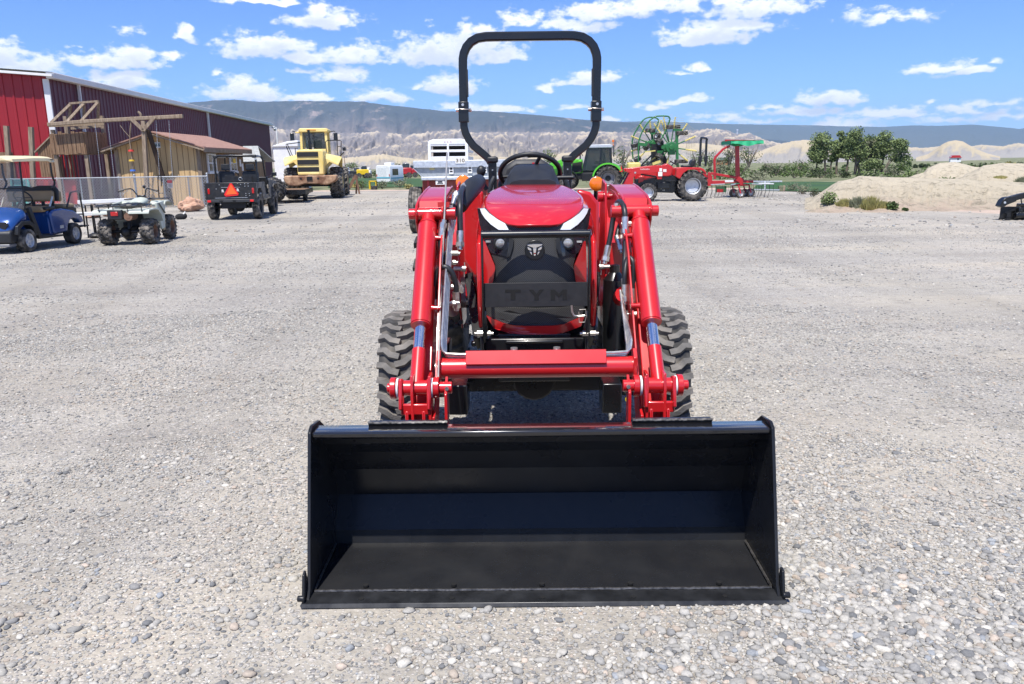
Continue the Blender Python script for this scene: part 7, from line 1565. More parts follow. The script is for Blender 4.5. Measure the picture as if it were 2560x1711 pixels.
# ================================================================ MIDDLE: spreader and stock trailer
def spreader():
    D = 18.2; P = lambda px, py, d=D: at_depth(px, py, d)
    a, b = P(1036,470), P(1266,470); cx = (a.x+b.x)/2; w = b.x-a.x
    t = thing('manure_spreader', 'red spreader with galvanized hopper numbered 310, behind the near tractor', 'spreader', (cx, D, 0))
    def B(mb, n, m, pa=t, **k): return mb.build(n, m, pa, **k)
    zt = P(1150,401).z; zl = P(1150,419).z; zb = P(1150,441).z; zm = P(1150,450).z
    h = MB(); h.box((0,0,(zt+zl)/2), (w,.06,zt-zl)); h.box((0,2.6,(zt+zl)/2), (w,.06,zt-zl))
    for s in (-1,1): h.box((s*(w/2-.02),1.3,(zt+zl)/2),(.05,2.6,zt-zl))
    B(h, 'hopper_rim', M_GALV, bevel=.01)
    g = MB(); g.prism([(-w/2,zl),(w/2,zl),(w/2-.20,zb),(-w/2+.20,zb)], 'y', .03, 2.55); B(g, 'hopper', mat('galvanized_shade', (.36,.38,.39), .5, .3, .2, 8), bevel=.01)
    l = MB(); l.box((0,-.03,(zb+zm)/2), (w-.34,.12,zb-zm)); B(l, 'hopper_sill', M_GALV, bevel=.015)
    r = MB(); r.box((0,1.3,(zm+.45)/2), (w-.36,2.5,zm-.45)); B(r, 'body', mat('spreader_red', (.27,.035,.022), .6, 0, .15, 2, dust=.2), bevel=.02)
    sd = MB()
    for s in (-1,1): sd.prism([(s*w/2,zl),(s*(w/2+.02),zl),(s*(w/2-.18),zb),(s*(w/2-.20),zb)], 'y', -.01, .03)
    B(sd, 'hopper_edge', M_GALV)
    q1, q2 = P(1138,395,D-.05), P(1163,409,D-.05); n = MB(); n.box(((q1.x+q2.x)/2-cx,-.04,(q1.z+q2.z)/2),(q2.x-q1.x,.008,q1.z-q2.z)); no = B(n, 'number_plate', M_LABEL)
    text_mesh('310', (q1.z-q2.z)*.86, .002, ((q1.x+q2.x)/2-cx,-.0455,(q1.z+q2.z)/2), (R(90),0,0), 'lettering', mat('bronze_ink', (.22,.19,.13), .6), no, bold=.003, xs=1.25)
    for px, py, hw, hh, m in ((1127,425,5.5,10,M_LABEL),(1174,423,5.5,10,M_LABEL),(1079,420,6,5,mat('brass_sticker', (.45,.38,.16), .5)),(1100,457,11,5,M_LABEL),(1200,455,11,5,M_LABEL),(1212,423,5,9,M_LABEL)):
        q = P(px, py, D-.12); s_ = MB(); k = D/FPX; s_.box((q.x-cx,-.065 if py > 440 else .0,q.z),(hw*2*k,.012,hh*2*k)); so = B(s_, 'sticker', m)
        yy = -.065 if py > 440 else 0
        if py > 440: s_.T = None
        if m is M_LABEL:
            i_ = MB(); i_.box((q.x-cx,yy-.008,q.z+hh*k*.35),(hw*1.0*k,.004,hh*.7*k)); i_.box((q.x-cx,yy-.008,q.z-hh*k*.4),(hw*1.3*k,.004,hh*.35*k)); B(i_, 'sticker_print', M_INK, so)
            if py < 440: i_ = MB(); i_.box((q.x-cx,yy-.008,q.z+hh*k*.88),(hw*1.9*k,.004,hh*.2*k)); B(i_, 'sticker_header', M_REDR, so)
    p = MB(); p.box((P(1071,475).x-cx,.02,P(1071,466).z),(.05,.06,.30)); B(p, 'latch', M_RED2)
    for s in (-1,1): wheel(t, (s*(w/2+.0),.35,.53), .53, .30, .26, 'rib', M_RUBD, M_RIM, 'flat', s)
    f = MB(); f.box((0,1.3,.42),(1.2,2.6,.14)); f.cyl((-w/2,.35,.53),(w/2,.35,.53),.05,n=10); f.bar((0,0,.45),(0,-1.2,.40),.12,.12); B(f, 'frame', M_DARK)
spreader()
def stock_trailer():
    D = 33.5; P = lambda px, py, d=D: at_depth(px, py, d)
    x0, x1 = P(1071,400).x, P(1171,400).x; w = x1-x0; t = thing('stock_trailer', 'white slatted livestock trailer standing behind the red spreader', 'trailer', ((x0+x1)/2, D, 0))
    zt = P(1120,353).z
    def B(mb, n, m, pa=t, **k): return mb.build(n, m, pa, **k)
    for z, hh in ((zt-.10,.20),(zt-.40,.10),(zt-.72,.20),(zt-1.05,.28),(zt-1.5,.5),(.65,.4)):
        s_ = MB(); s_.box((0,0,z),(w-.1,.06,hh)); B(s_, 'slat', M_WHITE, bevel=.01)
        for s in (-1,1): q = MB(); q.box((s*(w/2-.03),2.4,z),(.05,4.7,hh)); B(q, 'side_slat', M_WHITE)
    for x in (-w/2+.06, .0, w/2-.06): c = MB(); c.box((x,-.02,zt/2+.1),(.12 if abs(x) > .1 else .08,.08,zt-.45)); B(c, 'post', M_WHITE, bevel=.02)
    r = MB(); r.prism([(-w/2,zt-.15),(w/2,zt-.15),(w/2-.05,zt+.02),(w/2-.25,zt+.08),(-w/2+.25,zt+.08),(-w/2+.05,zt+.02)],'y',-.05,4.8); B(r, 'roof', M_WHITE, bevel=.03)
    i = MB(); i.box((0,.9,zt/2+.25),(w-.25,.05,zt-.7)); B(i, 'interior_wall', M_DARK)
    for x in (-.12,0,.13): l = MB(); l.box((x,-.05,zt-.04),(.03,.02,.03)); B(l, 'marker_lamp', M_REDL)
    for s in (-1,1): wheel(t,(s*(w/2-.1),2.6,.34),.34,.22,.2,'rib',M_RUB,M_RIM,'flat',s)
    f = MB(); f.box((0,2.4,.45),(w-.1,4.7,.1)); B(f, 'floor', M_DARK)
stock_trailer()
# ================================================================ RIGHT SIDE: machines
M_GRN = mat('tractor_green', (.10,.52,.03), .35, 0, .08, 3, coat=.4)
M_RAKEG = mat('rake_green', (.022,.145,.038), .45, 0, .15, 4, coat=.2)
M_RAKEY = mat('tine_yellow', (.62,.52,.16), .55, 0, .1, 5)
M_TINE = mat('tine_steel', (.55,.52,.4), .45, .4, .1, 10)
def green_tractor():
    D = 45.0; P = lambda zx, zy, d=D: at_depth(1340+zx*.24723, 260+zy*.24723, d)
    c = P(735,740); t = thing('cab_tractor', 'lime green cab tractor with front loader, behind the near tractor', 'tractor', (c.x, D, 0), R(-10)); s0 = D/FPX*.24723
    def B(mb, n, m, pa=t, **k): return mb.build(n, m, pa, **k)
    # local x to the right in the picture = rearward; nose points left
    X = lambda zx: (zx-735)*s0/math.cos(R(10)); Zz = lambda zy: (858-zy)*s0
    for s in (-1,1):
        y = s*.75
        w_ = empty('wheel', (0,y,Zz(742)), R(90), t); 
        tyre_mb(.72,.42,.40,'ag',40,18).build('tyre', [M_RUB, M_RUB], w_, smooth=32); rim_mb(.42,.40,'dish',-s).build('rim', M_RIMG, w_)
        w_ = empty('wheel', (X(345),s*.72,Zz(760)), R(90), t); tyre_mb(.52,.34,.29,'ag',36,18).build('tyre', [M_RUB, M_RUB], w_, smooth=32); rim_mb(.34,.29,'deep',-s).build('rim', M_RIMG, w_)
        f = MB(); an = np.linspace(R(172),R(30),14); f.prism([(.86*math.cos(a),Zz(742)+.84*math.sin(a)) for a in an]+[(.78*math.cos(a),Zz(742)+.76*math.sin(a)) for a in an[::-1]], 'y', s*.50, s*.98); B(f, 'rear_fender', M_GRN, smooth=35)
        f = MB(); arc = [(X(345)+.60*math.cos(a),Zz(760)+.60*math.sin(a)) for a in np.linspace(R(170),R(0),10)]; f.prism(arc+[(x,z-.04) for x, z in arc[::-1]], 'y', s*.55, s*.9); B(f, 'front_fender', M_BLKP, bevel=.015, smooth=35)
    h = MB(); h.prism([(X(150),.85),(X(155),1.45),(X(200),1.62),(X(480),1.72),(X(490),.95)], 'y', -.38, .38); B(h, 'hood', M_GRN, bevel=.08)
    g = MB(); g.prism([(X(380),1.0),(X(385),1.5),(X(480),1.58),(X(480),1.0)], 'y', -.392, .392); B(g, 'side_grille', M_GRILL)
    b = MB(); b.box((X(560),0,.85),(1.9,.6,.5)); b.box((X(345),0,.62),(.5,1.3,.25)); b.cyl((0,-.7,Zz(742)),(0,.7,Zz(742)),.16,n=12); b.box((X(560),-.55,.75),(.9,.25,.45)); b.box((X(660),0,1.1),(.9,.9,.5)); B(b, 'chassis', M_DARK, bevel=.03)
    x0, x1 = X(490), X(760); zb, zt = 1.1, Zz(452)
    cf = MB()
    for x, xt in ((x0,X(535)),(X(650),X(665)),(x1,X(748))):
        for s in (-1,1): cf.bar((x,s*.62,zb),(xt,s*.58,zt),.07,.07,(0,1,0))
    for s in (-1,1): cf.bar((X(530),s*.58,zt),(X(750),s*.58,zt),.06,.06)
    cf.bar((X(535),-.58,zt-.02),(X(535),.58,zt-.02),.06,.06); B(cf, 'cab_frame', M_BLK)
    for s in (-1,1): gl = MB(); gl.sheet([(x0+.04,s*.60,zb),(X(650),s*.61,zb),(X(660),s*.58,zt),(X(535),s*.58,zt)],.01,(0,1,0)); B(gl,'side_window',M_GLASS); gl = MB(); gl.sheet([(X(655),s*.61,1.25),(x1,s*.60,1.25),(X(748),s*.58,zt),(X(668),s*.58,zt)],.01,(0,1,0)); B(gl,'side_window',M_GLASS)
    gl = MB(); gl.sheet([(x0,-.58,zb+.2),(x0,.58,zb+.2),(X(530),.56,zt),(X(530),-.56,zt)],.01,(1,0,0)); B(gl,'windshield',M_GLASS)
    rf = MB(); rf.prism([(X(520),zt),(X(500),zt+.03),(X(545),zt+.17),(X(740),zt+.19),(X(775),zt+.14),(X(770),zt)],'y',-.66,.66); B(rf,'cab_roof',mat('roof_grey',(.42,.45,.5),.4),bevel=.03)
    bc = MB(); bc.cyl((X(778),-.5,zt+.1),(X(778),-.5,zt+.3),.02,n=6); bc.cyl((X(778),-.5,zt+.3),(X(778),-.5,zt+.42),.06,n=12); B(bc,'beacon',M_AMBER); bs = MB(); bs.bar((X(785),-.5,zt-.5),(X(785),-.5,zt+.12),.05,.05); B(bs,'beacon_post',M_BLK)
    se = MB(); se.box((X(640),0,1.5),(.5,.5,.15)); se.box((X(690),0,1.75),(.12,.5,.6)); B(se,'seat',M_BLKP,bevel=.05)
    for s in (-1,1):
        ar = MB(); ar.prism([(X(420),1.55),(X(470),1.72),(X(300),1.75),(X(150),1.45),(X(60),.7),(X(90),.65),(X(175),1.25),(X(310),1.55)],'y',s*.55,s*.68); B(ar,'loader_arm',M_GRN,bevel=.02)
    bt = thing  # bucket of the green loader
    bk = MB(); bk.prism([(X(60),.65),(X(20),.9),(X(-40),.85),(X(-60),.3),(X(20),.28)],'y',-.95,.95); B(bk,'loader_bucket',M_DARK,bevel=.02)
    tr = MB(); tr.prism([(X(838),1.0),(X(858),1.35),(X(872),1.0)],'y',-.3,-.28); B(tr,'slow_vehicle_triangle',M_REDR)
    lk = MB(); lk.bar((.2,-.3,.9),(.95,-.3,.55),.06,.06); lk.bar((.2,.3,.9),(.95,.3,.55),.06,.06); lk.bar((.3,0,1.2),(.95,0,.9),.05,.05); B(lk,'hitch_arm',M_DARK)
    ml = MB(); ml.box((X(470),-.9,1.9),(.06,.22,.4)); ml.bar((x0,-.62,1.9),(X(470),-.9,2.1),.03,.03); B(ml,'mirror',M_BLK)
green_tractor()
def hay_rake():
    D = 41.0; P = lambda zx, zy, d=D: at_depth(1540+zx*.16198, 270+zy*.16198, d)
    o = Vector((P(760,0).x, D, 0)); t = thing('hay_rake', 'tall green folded rotary hay rake with yellow tine arms', 'hay rake', o)
    def B(mb, n, m, pa=t, **k): return mb.build(n, m, pa, **k)
    Q = lambda zx, zy, d=0: P(zx, zy, D+d)-o
    for sh, d, px in ((0,.0,None),(1,1.2,None)):
        if sh == 0: pts = [(345,840),(348,600),(362,480),(420,340),(500,220),(590,145),(650,128),(790,130),(828,160),(826,200),(760,370),(700,480)]
        else: pts = [(262,790),(250,640),(252,520),(275,420),(330,320),(410,200),(495,150),(600,152),(650,180),(652,220),(600,330),(540,420)]
        m_ = MB(); m_.tube([Q(a,b,d) for a,b in pts], .036, n=8, sub=4); B(m_,'guard_hoop',M_RAKEG,smooth=60)
    hubs = [((840,610),0.0),((560,560),1.2)]
    rnd = random.Random(2)
    arms = [[(1215,445,0),(1230,665,0),(1100,815,0),(915,150,0),(1095,250,0),(735,150,0),(590,250,.3),(700,200,.3),(640,860,0),(790,870,0),(560,800,.2)],[(370,260,1.2),(240,440,1.2),(240,670,1.2),(330,800,1.2),(520,190,1.2),(690,200,1.2)]]
    for hi, ((hx,hy),d) in enumerate(hubs):
        hb = MB(); c = Q(hx,hy,d); hb.cyl(c+Vector((0,-.25,0)), c+Vector((0,.25,0)), .27 if hi == 0 else .22, n=18); hb.box(c+Vector((-.1,.1,.0)), (.5,.3,.34)); hb.box(c+Vector((.05,-.05,-.22)),(.34,.3,.3)); hb.cyl(c+Vector((0,-.35,0)),c+Vector((0,-.25,0)),.13,n=14); B(hb,'rotor_hub',M_RAKEG,bevel=.02)
        for (ax,ay,ad) in arms[hi]:
            e = Q(ax,ay,ad); dr = (e-c); L_ = dr.length; dr.normalize(); a = MB(); a.cyl(c+dr*.15, c+dr*(L_*.62), .032, .026, n=7); ao = B(a,'rotor_arm',M_RAKEG)
            y = MB(); y.cyl(c+dr*(L_*.60), e, .030, .026, n=7)
            for k in range(6):
                q = c+dr*(L_*(.64+.36*k/5)); y.cyl(q-dr*.025, q+dr*.025, .045, n=7)
            B(y,'tine_holder',M_RAKEY,ao)
            tn = MB(); side = Vector((dr.z,0,-dr.x)); side = side if side.x > 0 else -side
            if hi == 1: side = -side
            if ax in (1230,1215,790,640): side = Vector((.12,0,-1)).normalized()
            for k in range(6):
                q = c+dr*(L_*(.66+.34*k/5)); l = .50; tn.tube([q, q+side*l*.6+Vector((0,.1,0)), q+side*l+Vector((0,.16,.02))], .009, n=4)
            B(tn,'tine',M_TINE,ao,smooth=0)
    f = MB(); f.bar(Q(935,345),Q(945,850),.13,.13,(0,1,0)); f.bar(Q(880,340),Q(1020,345),.10,.09,(0,1,0)); f.bar(Q(700,610),Q(940,590),.16,.14,(0,1,0)); f.bar(Q(350,560,.6),Q(760,600,.6),.16,.14,(0,1,0)); f.bar(Q(640,680,.4),Q(770,670,.2),.12,.12,(0,1,0)); f.bar(Q(560,340,1.2),Q(560,560,1.2),.10,.10,(0,1,0)); f.bar(Q(540,400,.9),Q(640,395,.9),.10,.08,(0,1,0)); B(f,'main_frame',M_RAKEG)
    f = MB(); f.bar(Q(590,560,.5),Q(590,880,.5),.3,.24,(0,1,0)); f.bar(Q(350,560,.6),Q(350,660,.6),.14,.12,(0,1,0)); f.bar(Q(640,600,.5),Q(760,880,.5),.34,.2,(0,1,0)); B(f,'centre_column',M_DARK)
    ds = MB(); ds.bar(Q(380,900,.1),Q(560,720,.1),.07,.05,(0,1,0)); ds.bar(Q(400,905,0),Q(690,745,0),.05,.05,(0,1,0)); ds.bar(Q(480,890,0),Q(740,700,0),.05,.05,(0,1,0)); B(ds,'drive_shaft',M_BLK)
    hd = MB(); a, b = Q(180,860), Q(370,920); hd.box(((a.x+b.x)/2,.1,(a.z+b.z)/2-.05),(b.x-a.x,.8,a.z-b.z+.2)); B(hd,'cover',M_RAKEY,bevel=.08)
    hd = MB(); hd.bar(Q(560,870),Q(680,825),.12,.3,(0,1,0)); hd.bar(Q(440,682),Q(600,662),.05,.3,(0,1,0)); B(hd,'yellow_guard',M_RAKEY)
    for zx, zy, d, r, tl in ((830,296,0,.20,0),(935,296,.4,.20,0),(500,350,1.2,.17,0),(560,352,1.0,.17,0),(980,390,0,.20,0),(1050,390,.4,.2,0),(640,435,.8,.18,10),(670,530,.3,.22,-40),(670,760,0,.22,-50),(300,570,1.2,.24,70),(960,828,0,.20,0),(1050,828,.4,.20,0),(330,790,1.2,.2,60),(470,600,.6,.2,50)):
        q = Q(zx,zy,d); w_ = empty('wheel', q, R(90), t); w_.rotation_euler = (R(tl*.3), R(90), R(90)) if tl == 0 else (R(20), R(tl), R(30)); tyre_mb(r,.20,r*.5,'rib',20).build('tyre', [M_RUB, M_RUB], w_); rim_mb(.20,r*.5,'deep',1).build('rim', M_RIM, w_)
    ax = MB()
    for (z1,y1),(z2,y2),d in (((830,296),(940,345),0),((500,350),(540,400),1),((980,390),(940,345),0),((960,828),(945,850),0)): ax.bar(Q(z1,y1,d),Q(z2,y2,d),.06,.06,(0,1,0))
    B(ax,'wheel_fork',M_RAKEG)
    for x in (-1.0,.9): w_ = empty('wheel',(x,.5,.42),R(90),t); tyre_mb(.42,.3,.22,'ag',30,16).build('tyre', [M_RUB, M_RUB],w_); rim_mb(.3,.22,'dish',-1).build('rim',M_RIM,w_)
    lg = MB(); lg.bar(Q(590,880,.5),(-.5,.5,.45),.2,.2,(0,1,0)); lg.bar((-1,.5,.45),(.9,.5,.45),.14,.14); lg.bar(Q(945,850),(.9,.3,.45),.12,.12,(0,1,0)); lg.bar(Q(590,880,.5)+Vector((.2,0,-.2)),(1.9,.4,.75),.14,.1,(0,1,0)); B(lg,'undercarriage',M_RAKEG)
hay_rake()
def loader_tractor():
    D = 31.8; s0 = D/FPX*.16198; c = at_depth(1540+1135*.16198, 480, D)
    t = thing('loader_tractor', 'red loader tractor with folded black roll bar, parked side-on by the canopy rake', 'tractor', (c.x, D, 0), R(-3))
    def B(mb, n, m, pa=t, **k): return mb.build(n, m, pa, **k)
    X = lambda zx: (zx-1135)*s0; Z = lambda zy: (1413-zy)*s0
    for s in (-1,1):
        w_ = empty('wheel',(0,s*.62,.585),R(90),t); tyre_mb(.585,.34,.31,'ag',44,19,.045).build('tyre', [M_RUB, M_RUB],w_,smooth=32); rim_mb(.34,.31,'dish',-s).build('rim',M_RIM,w_)
        w_ = empty('wheel',(X(485),s*.60,.36),R(90),t); tyre_mb(.36,.22,.20,'ag',36,18,.028).build('tyre', [M_RUB, M_RUB],w_,smooth=32); rim_mb(.22,.20,'dish',-s).build('rim',M_RIM,w_)
        f = MB(); arc = [(X(880),Z(1050)),(X(890),Z(940)),(X(930),Z(920)),(X(1030),Z(918)),(X(1235),Z(925)),(X(1290),Z(950)),(X(1330),Z(1010)),(X(1318),Z(1022)),(X(1270),Z(975)),(X(1220),Z(955)),(X(1060),Z(955)),(X(990),Z(1000)),(X(940),Z(1085))]; f.prism(arc,'y',s*.40,s*.72); B(f,'fender',M_RED,bevel=.015)
        a = MB(); a.prism([(X(150),Z(930)),(X(165),Z(970)),(X(215),Z(985)),(X(120),Z(1180)),(X(150),Z(1200)),(X(260),Z(1165)),(X(262),Z(1060)),(X(300),Z(1010)),(X(640),Z(985)),(X(690),Z(960)),(X(660),Z(885)),(X(500),Z(895)),(X(160),Z(925))],'y',s*.50,s*.62); ao = B(a,'loader_arm',M_RED,bevel=.01)
        po = MB(); po.prism([(X(612),Z(1085)),(X(625),Z(900)),(X(690),Z(880)),(X(695),Z(1010)),(X(680),Z(1085))],'y',s*.46,s*.60); B(po,'loader_post',M_RED,bevel=.008)
        cy = MB(); cy.cyl((X(600),s*.54,Z(1048)),(X(370),s*.54,Z(1012)),.032,n=10); cy.cyl((X(190),s*.54,Z(985)),(X(105),s*.54,Z(1150)),.03,n=8); B(cy,'hydraulic_cylinder',M_BLK)
    for zx, zy, w, h in ((660,950,38,46),(655,1010,60,62),(735,962,50,40),(965,968,30,28)):
        q = MB(); q.box((X(zx),-.625 if zx < 720 or zx > 900 else -.335,Z(zy)),(w*s0,.012,h*s0)); B(q,'sticker',M_LABEL)
    text_mesh('mahindra', .085, .002, (X(425),-.623,Z(936)), (R(90),0,0), 'lettering', M_LABEL, t, xs=1.15)
    q = MB(); q.box((X(285),-.625,Z(985)),(.07,.008,.06)); q.box((X(470),-.425,Z(978)),(.16,.01,.02)); B(q,'emblem',M_STEEL)
    h = MB(); h.loft([[Vector((X(zx),y*hw,z)) for y, z in ((-1,zb),(-1,zt-.08),(-.75,zt),(.75,zt),(1,zt-.08),(1,zb))] for zx, hw, zb, zt in ((300,.20,Z(1100),Z(1010)),(350,.27,Z(1130),Z(960)),(500,.30,Z(1080),Z(930)),(690,.31,Z(1050),Z(900)))]); B(h,'hood',M_RED,smooth=30)
    h = MB(); h.prism([(X(350),Z(1140)),(X(345),Z(1040)),(X(450),Z(1030)),(X(420),Z(1120))],'y',-.31,.31); B(h,'side_panel',M_RED,bevel=.02)
    h = MB(); h.prism([(X(690),Z(1045)),(X(690),Z(895)),(X(765),Z(858)),(X(862),Z(915)),(X(840),Z(1030)),(X(800),Z(1050))],'y',-.33,.33); B(h,'cowl',M_RED,bevel=.03)
    b = MB(); b.prism([(X(300),Z(1080)),(X(300),Z(1180)),(X(480),Z(1230)),(X(650),Z(1285)),(X(870),Z(1295)),(X(1000),Z(1200)),(X(1000),Z(1040)),(X(600),Z(1040))],'y',-.28,.28); b.cyl((X(485),-.5,.36),(X(485),.5,.36),.08,n=10); b.cyl((0,-.5,.585),(0,.5,.585),.14,n=12); b.box((X(720),-.35,Z(1180)),(.5,.2,.25)); B(b,'chassis',M_BLK,bevel=.02)
    bo = MB()
    for zx, zy in ((690,1190),(715,1190),(690,1230),(720,1250),(740,1250)): bo.cyl((X(zx),-.285,Z(zy)),(X(zx),-.30,Z(zy)),.016,n=6)
    B(bo,'bolt',M_STEEL)
    se = MB(); se.box((X(1080),0,Z(905)),(.42,.45,.10)); se.prism([(X(1110),Z(915)),(X(1125),Z(830)),(X(1165),Z(800)),(X(1205),Z(810)),(X(1180),Z(915))],'y',-.23,.23); B(se,'seat',M_BLKP,bevel=.04)
    sw = MB(); ctr = Vector((X(880),0,Z(855))); sw.tube([ctr+Matrix.Rotation(R(30),3,'Y')@Vector((.17*math.cos(a),.17*math.sin(a),0)) for a in np.linspace(0,2*PI,21)],.014,n=6,caps=False); sw.cyl(ctr,(X(840),0,Z(920)),.02,n=6); B(sw,'steering_wheel',M_BLK)
    for s in (-1,1):
        x = X(1245) if s < 0 else X(1310)+.21
        r = MB(); r.tube([(x,s*.42,Z(910)),(x,s*.42,Z(780)),(x+.0,s*.42,Z(540)),(x+.02,s*.42,Z(500))],.04,n=8,rect=(.075,.085,(0,1,0))); B(r,'roll_bar_post',M_BLK); r = MB(); r.box((x,s*.42,Z(800)),(.13,.12,.22)); B(r,'roll_bar_hinge',M_BLK,bevel=.01)
    r = MB(); r.tube([(X(1245),-.42,Z(505)),(X(1255),-.40,Z(497)),(X(1300)+.2,.40,Z(497)),(X(1310)+.21,.42,Z(505))],.04,n=8,rect=(.075,.07,(0,0,1))); B(r,'roll_bar_top',M_BLK)
    li = MB(); li.bar((.3,-.2,.6),(X(1400),-.2,.5),.05,.06); li.bar((.3,.2,.6),(X(1400),.2,.5),.05,.06); li.bar((.35,0,1.0),(X(1400),0,.85),.05,.05); B(li,'hitch_arm',M_BLK)
    fl = MB(); fl.box((X(840),0,Z(1110)),(.5,1.0,.03)); B(fl,'foot_board',M_BLKP)
    bk = MB(); bk.prism([(X(150),Z(1180)),(X(60),Z(1150)),(X(20),Z(1250)),(X(-30),Z(1395)),(X(110),Z(1395)),(X(160),Z(1300))],'y',-.8,.8); B(bk,'loader_bucket',M_BLK,bevel=.015)
loader_tractor()
def canopy_rake():
    D = 33.6; P = lambda zx, zy, d=D: at_depth(1540+zx*.16198, 270+zy*.16198, d); o = Vector((P(1875,0).x, D, 0)); Q = lambda zx, zy, d=0: P(zx, zy, D+d)-o
    t = thing('rotary_rake', 'red rotary rake with green fabric canopy on a mast', 'rake', o)
    def B(mb, n, m, pa=t, **k): return mb.build(n, m, pa, **k)
    m_ = MB(); m_.bar(Q(1868,590),Q(1876,1090),.16,.14,(0,1,0)); B(m_,'mast',M_RED2,bevel=.01)
    m_ = MB(); m_.tube([Q(1525,1100),Q(1522,930),Q(1520,790),Q(1540,755),Q(1650,640),Q(1700,610),Q(1755,590)],.045,n=8,rect=(.10,.09,(0,1,0))); B(m_,'boom',M_RED2)
    cn = MB(); a, b = Q(1700,512), Q(2190,580)
    pts = []
    for i in range(17):
        f = i/16; x = a.x+(b.x-a.x)*f; pts.append((x, f))
    top = Q(1750,512).z; bot = Q(1750,580).z
    for s, y in ((-1,-.75),(1,.75)):
        n = len(pts); vs = [(x+(.15 if f < .5 else -.25)*0, y+.03*math.sin(f*20), top-.02) for x, f in pts]+[(x, y*1.04+.05*math.sin(f*25), bot+.05*math.sin(f*9)+.04*(f < .1)) for x, f in pts]; cn.add(vs, [(i,i+1,n+i+1,n+i) for i in range(n-1)])
    cn.add([(a.x,-.75,top),(b.x-.1,-.75,top),(b.x-.1,.75,top),(a.x,.75,top)],[(0,1,2,3)])
    for x in (a.x+.02, b.x-.04): cn.add([(x,-.75,top),(x,.75,top),(x,.77,bot+.03),(x,-.77,bot+.03)],[(0,1,2,3)])
    B(cn,'canopy',mat('canopy_green',(.02,.36,.16),.7,0,.12,2),smooth=60)
    r = MB(); r.bar(Q(1680,503),Q(2140,512),.07,.06,(0,1,0)); r.bar(Q(1680,503,.8),Q(2140,512,.8),.07,.06,(0,1,0)); B(r,'canopy_frame',M_RED2)
    f = MB(); f.bar(Q(1440,1150),Q(2110,1145),.14,.16,(0,1,0)); f.bar(Q(1460,1010),Q(1900,1085),.10,.10,(0,1,0)); f.bar(Q(1770,1130),Q(2110,1135,.3),.10,.12,(0,1,0)); f.bar(Q(1850,1090),Q(1950,1130),.2,.3,(0,1,0)); B(f,'main_frame',M_RED2,bevel=.01)
    f = MB(); f.prism([(Q(1375,1100).x,Q(1400,1200).z),(Q(1375,1100).x,Q(1400,1000).z),(Q(1400,1100).x,Q(1400,985).z),(Q(1445,1100).x,Q(1400,1060).z),(Q(1440,1100).x,Q(1400,1205).z)],'y',-.45,-.38); f.prism([(Q(1375,1100).x,Q(1400,1200).z),(Q(1375,1100).x,Q(1400,1000).z),(Q(1400,1100).x,Q(1400,985).z),(Q(1445,1100).x,Q(1400,1060).z),(Q(1440,1100).x,Q(1400,1205).z)],'y',.38,.45); f.bar((Q(1410,1100).x,-.4,Q(1400,1150).z),(Q(1410,1100).x,.4,Q(1400,1150).z),.08,.08); B(f,'headstock',M_RED2,bevel=.01)
    a = Q(1740,1130)
    s_ = MB(); s_.box((a.x,-.082,a.z),(.36,.006,.09)); B(s_,'decal',M_LABEL)
    c = Q(1925,1165); rt = MB(); rt.cyl(c+Vector((0,0,-.08)),c+Vector((0,0,.06)),.18,n=16); B(rt,'rotor_hub',M_RED2)
    for k in range(9):
        an = 2*PI*k/9+.2; d = Vector((math.cos(an),math.sin(an),-.02)); e = c+d*1.25+Vector((-.35,0,0)) if d.x < 0 else c+d*1.35
        ar = MB(); ar.cyl(c,e,.025,.02,n=6); ao = B(ar,'rotor_arm',mat('arm_green',(.03,.16,.09),.5) if k == 0 else bpy.data.materials['arm_green'])
        wt = MB(); dd = (e-c); wt.cyl(c+dd*.55,e,.026,n=6); B(wt,'tine_holder',M_GALV,ao)
        tn = MB()
        for j in range(4): q = c+dd*(.62+.12*j); tn.tube([q,q+Vector((.02,-.03,-.3)),q+Vector((-.03,.02,-.52))],.007,n=4)
        B(tn,'tine',M_DARK,ao,smooth=0)
    cu = MB(); a, b = Q(1590,1215), Q(1750,1310); cu.box(((a.x+b.x)/2,.5,(a.z+b.z)/2),(b.x-a.x,.03,a.z-b.z)); B(cu,'swath_curtain',mat('curtain_stripe',(.03,.10,.05),.7,0,.3,3))
    cu = MB(); cu.box(((a.x+b.x)/2-.05,.47,(a.z+b.z)/2-.06),((b.x-a.x)*.6,.02,(a.z-b.z)*.5)); B(cu,'curtain_band',M_RED2)
    for zx, zy, r, d in ((1915,1310,.185,-.35),(2075,1305,.185,.25),(1815,1310,.18,.3),(1990,1300,.17,.7)):
        q = Q(zx,zy,d); q.z = r; w_ = empty('wheel',q,R(100),t); tyre_mb(r,.17,r*.55,'rib',24).build('tyre', [M_RUBD, M_RUBD],w_); rim_mb(.17,r*.55,'dish',-1).build('rim',M_RIM,w_)
        fk = MB(); fk.bar(q+Vector((0,-.10,0)),(q.x-.1,q.y-.05,.52),.05,.04,(0,1,0)); fk.bar((q.x-.1,q.y,.52),(c.x,c.y,.5),.06,.06,(0,1,0)); B(fk,'wheel_fork',M_RED2)
    # green tedder arms reaching out to the right
    D2 = 34.6; t2 = thing('tine_bar', 'low green tine bar reaching right beyond the red rake', 'rake', (P(2230,0,D2).x, D2, 0)); o2 = t2.location
    b = MB(); b.bar(P(2110,1135,D2)-o2,P(2346,1138,D2)-o2,.06,.06,(0,1,0)); b.bar(P(2346,1138,D2)-o2,P(2560,1132,D2)-o2,.06,.06,(0,1,0)); b.build('bar',M_GALV,t2)
    b = MB()
    for i in range(22): q = P(2120+i*20,1150,D2)-o2; b.tube([q,q+Vector((.12,-.03,-.2)),q+Vector((.08,0,-.38))],.012,n=4)
    b.build('tine',M_RAKEG,t2,smooth=0)
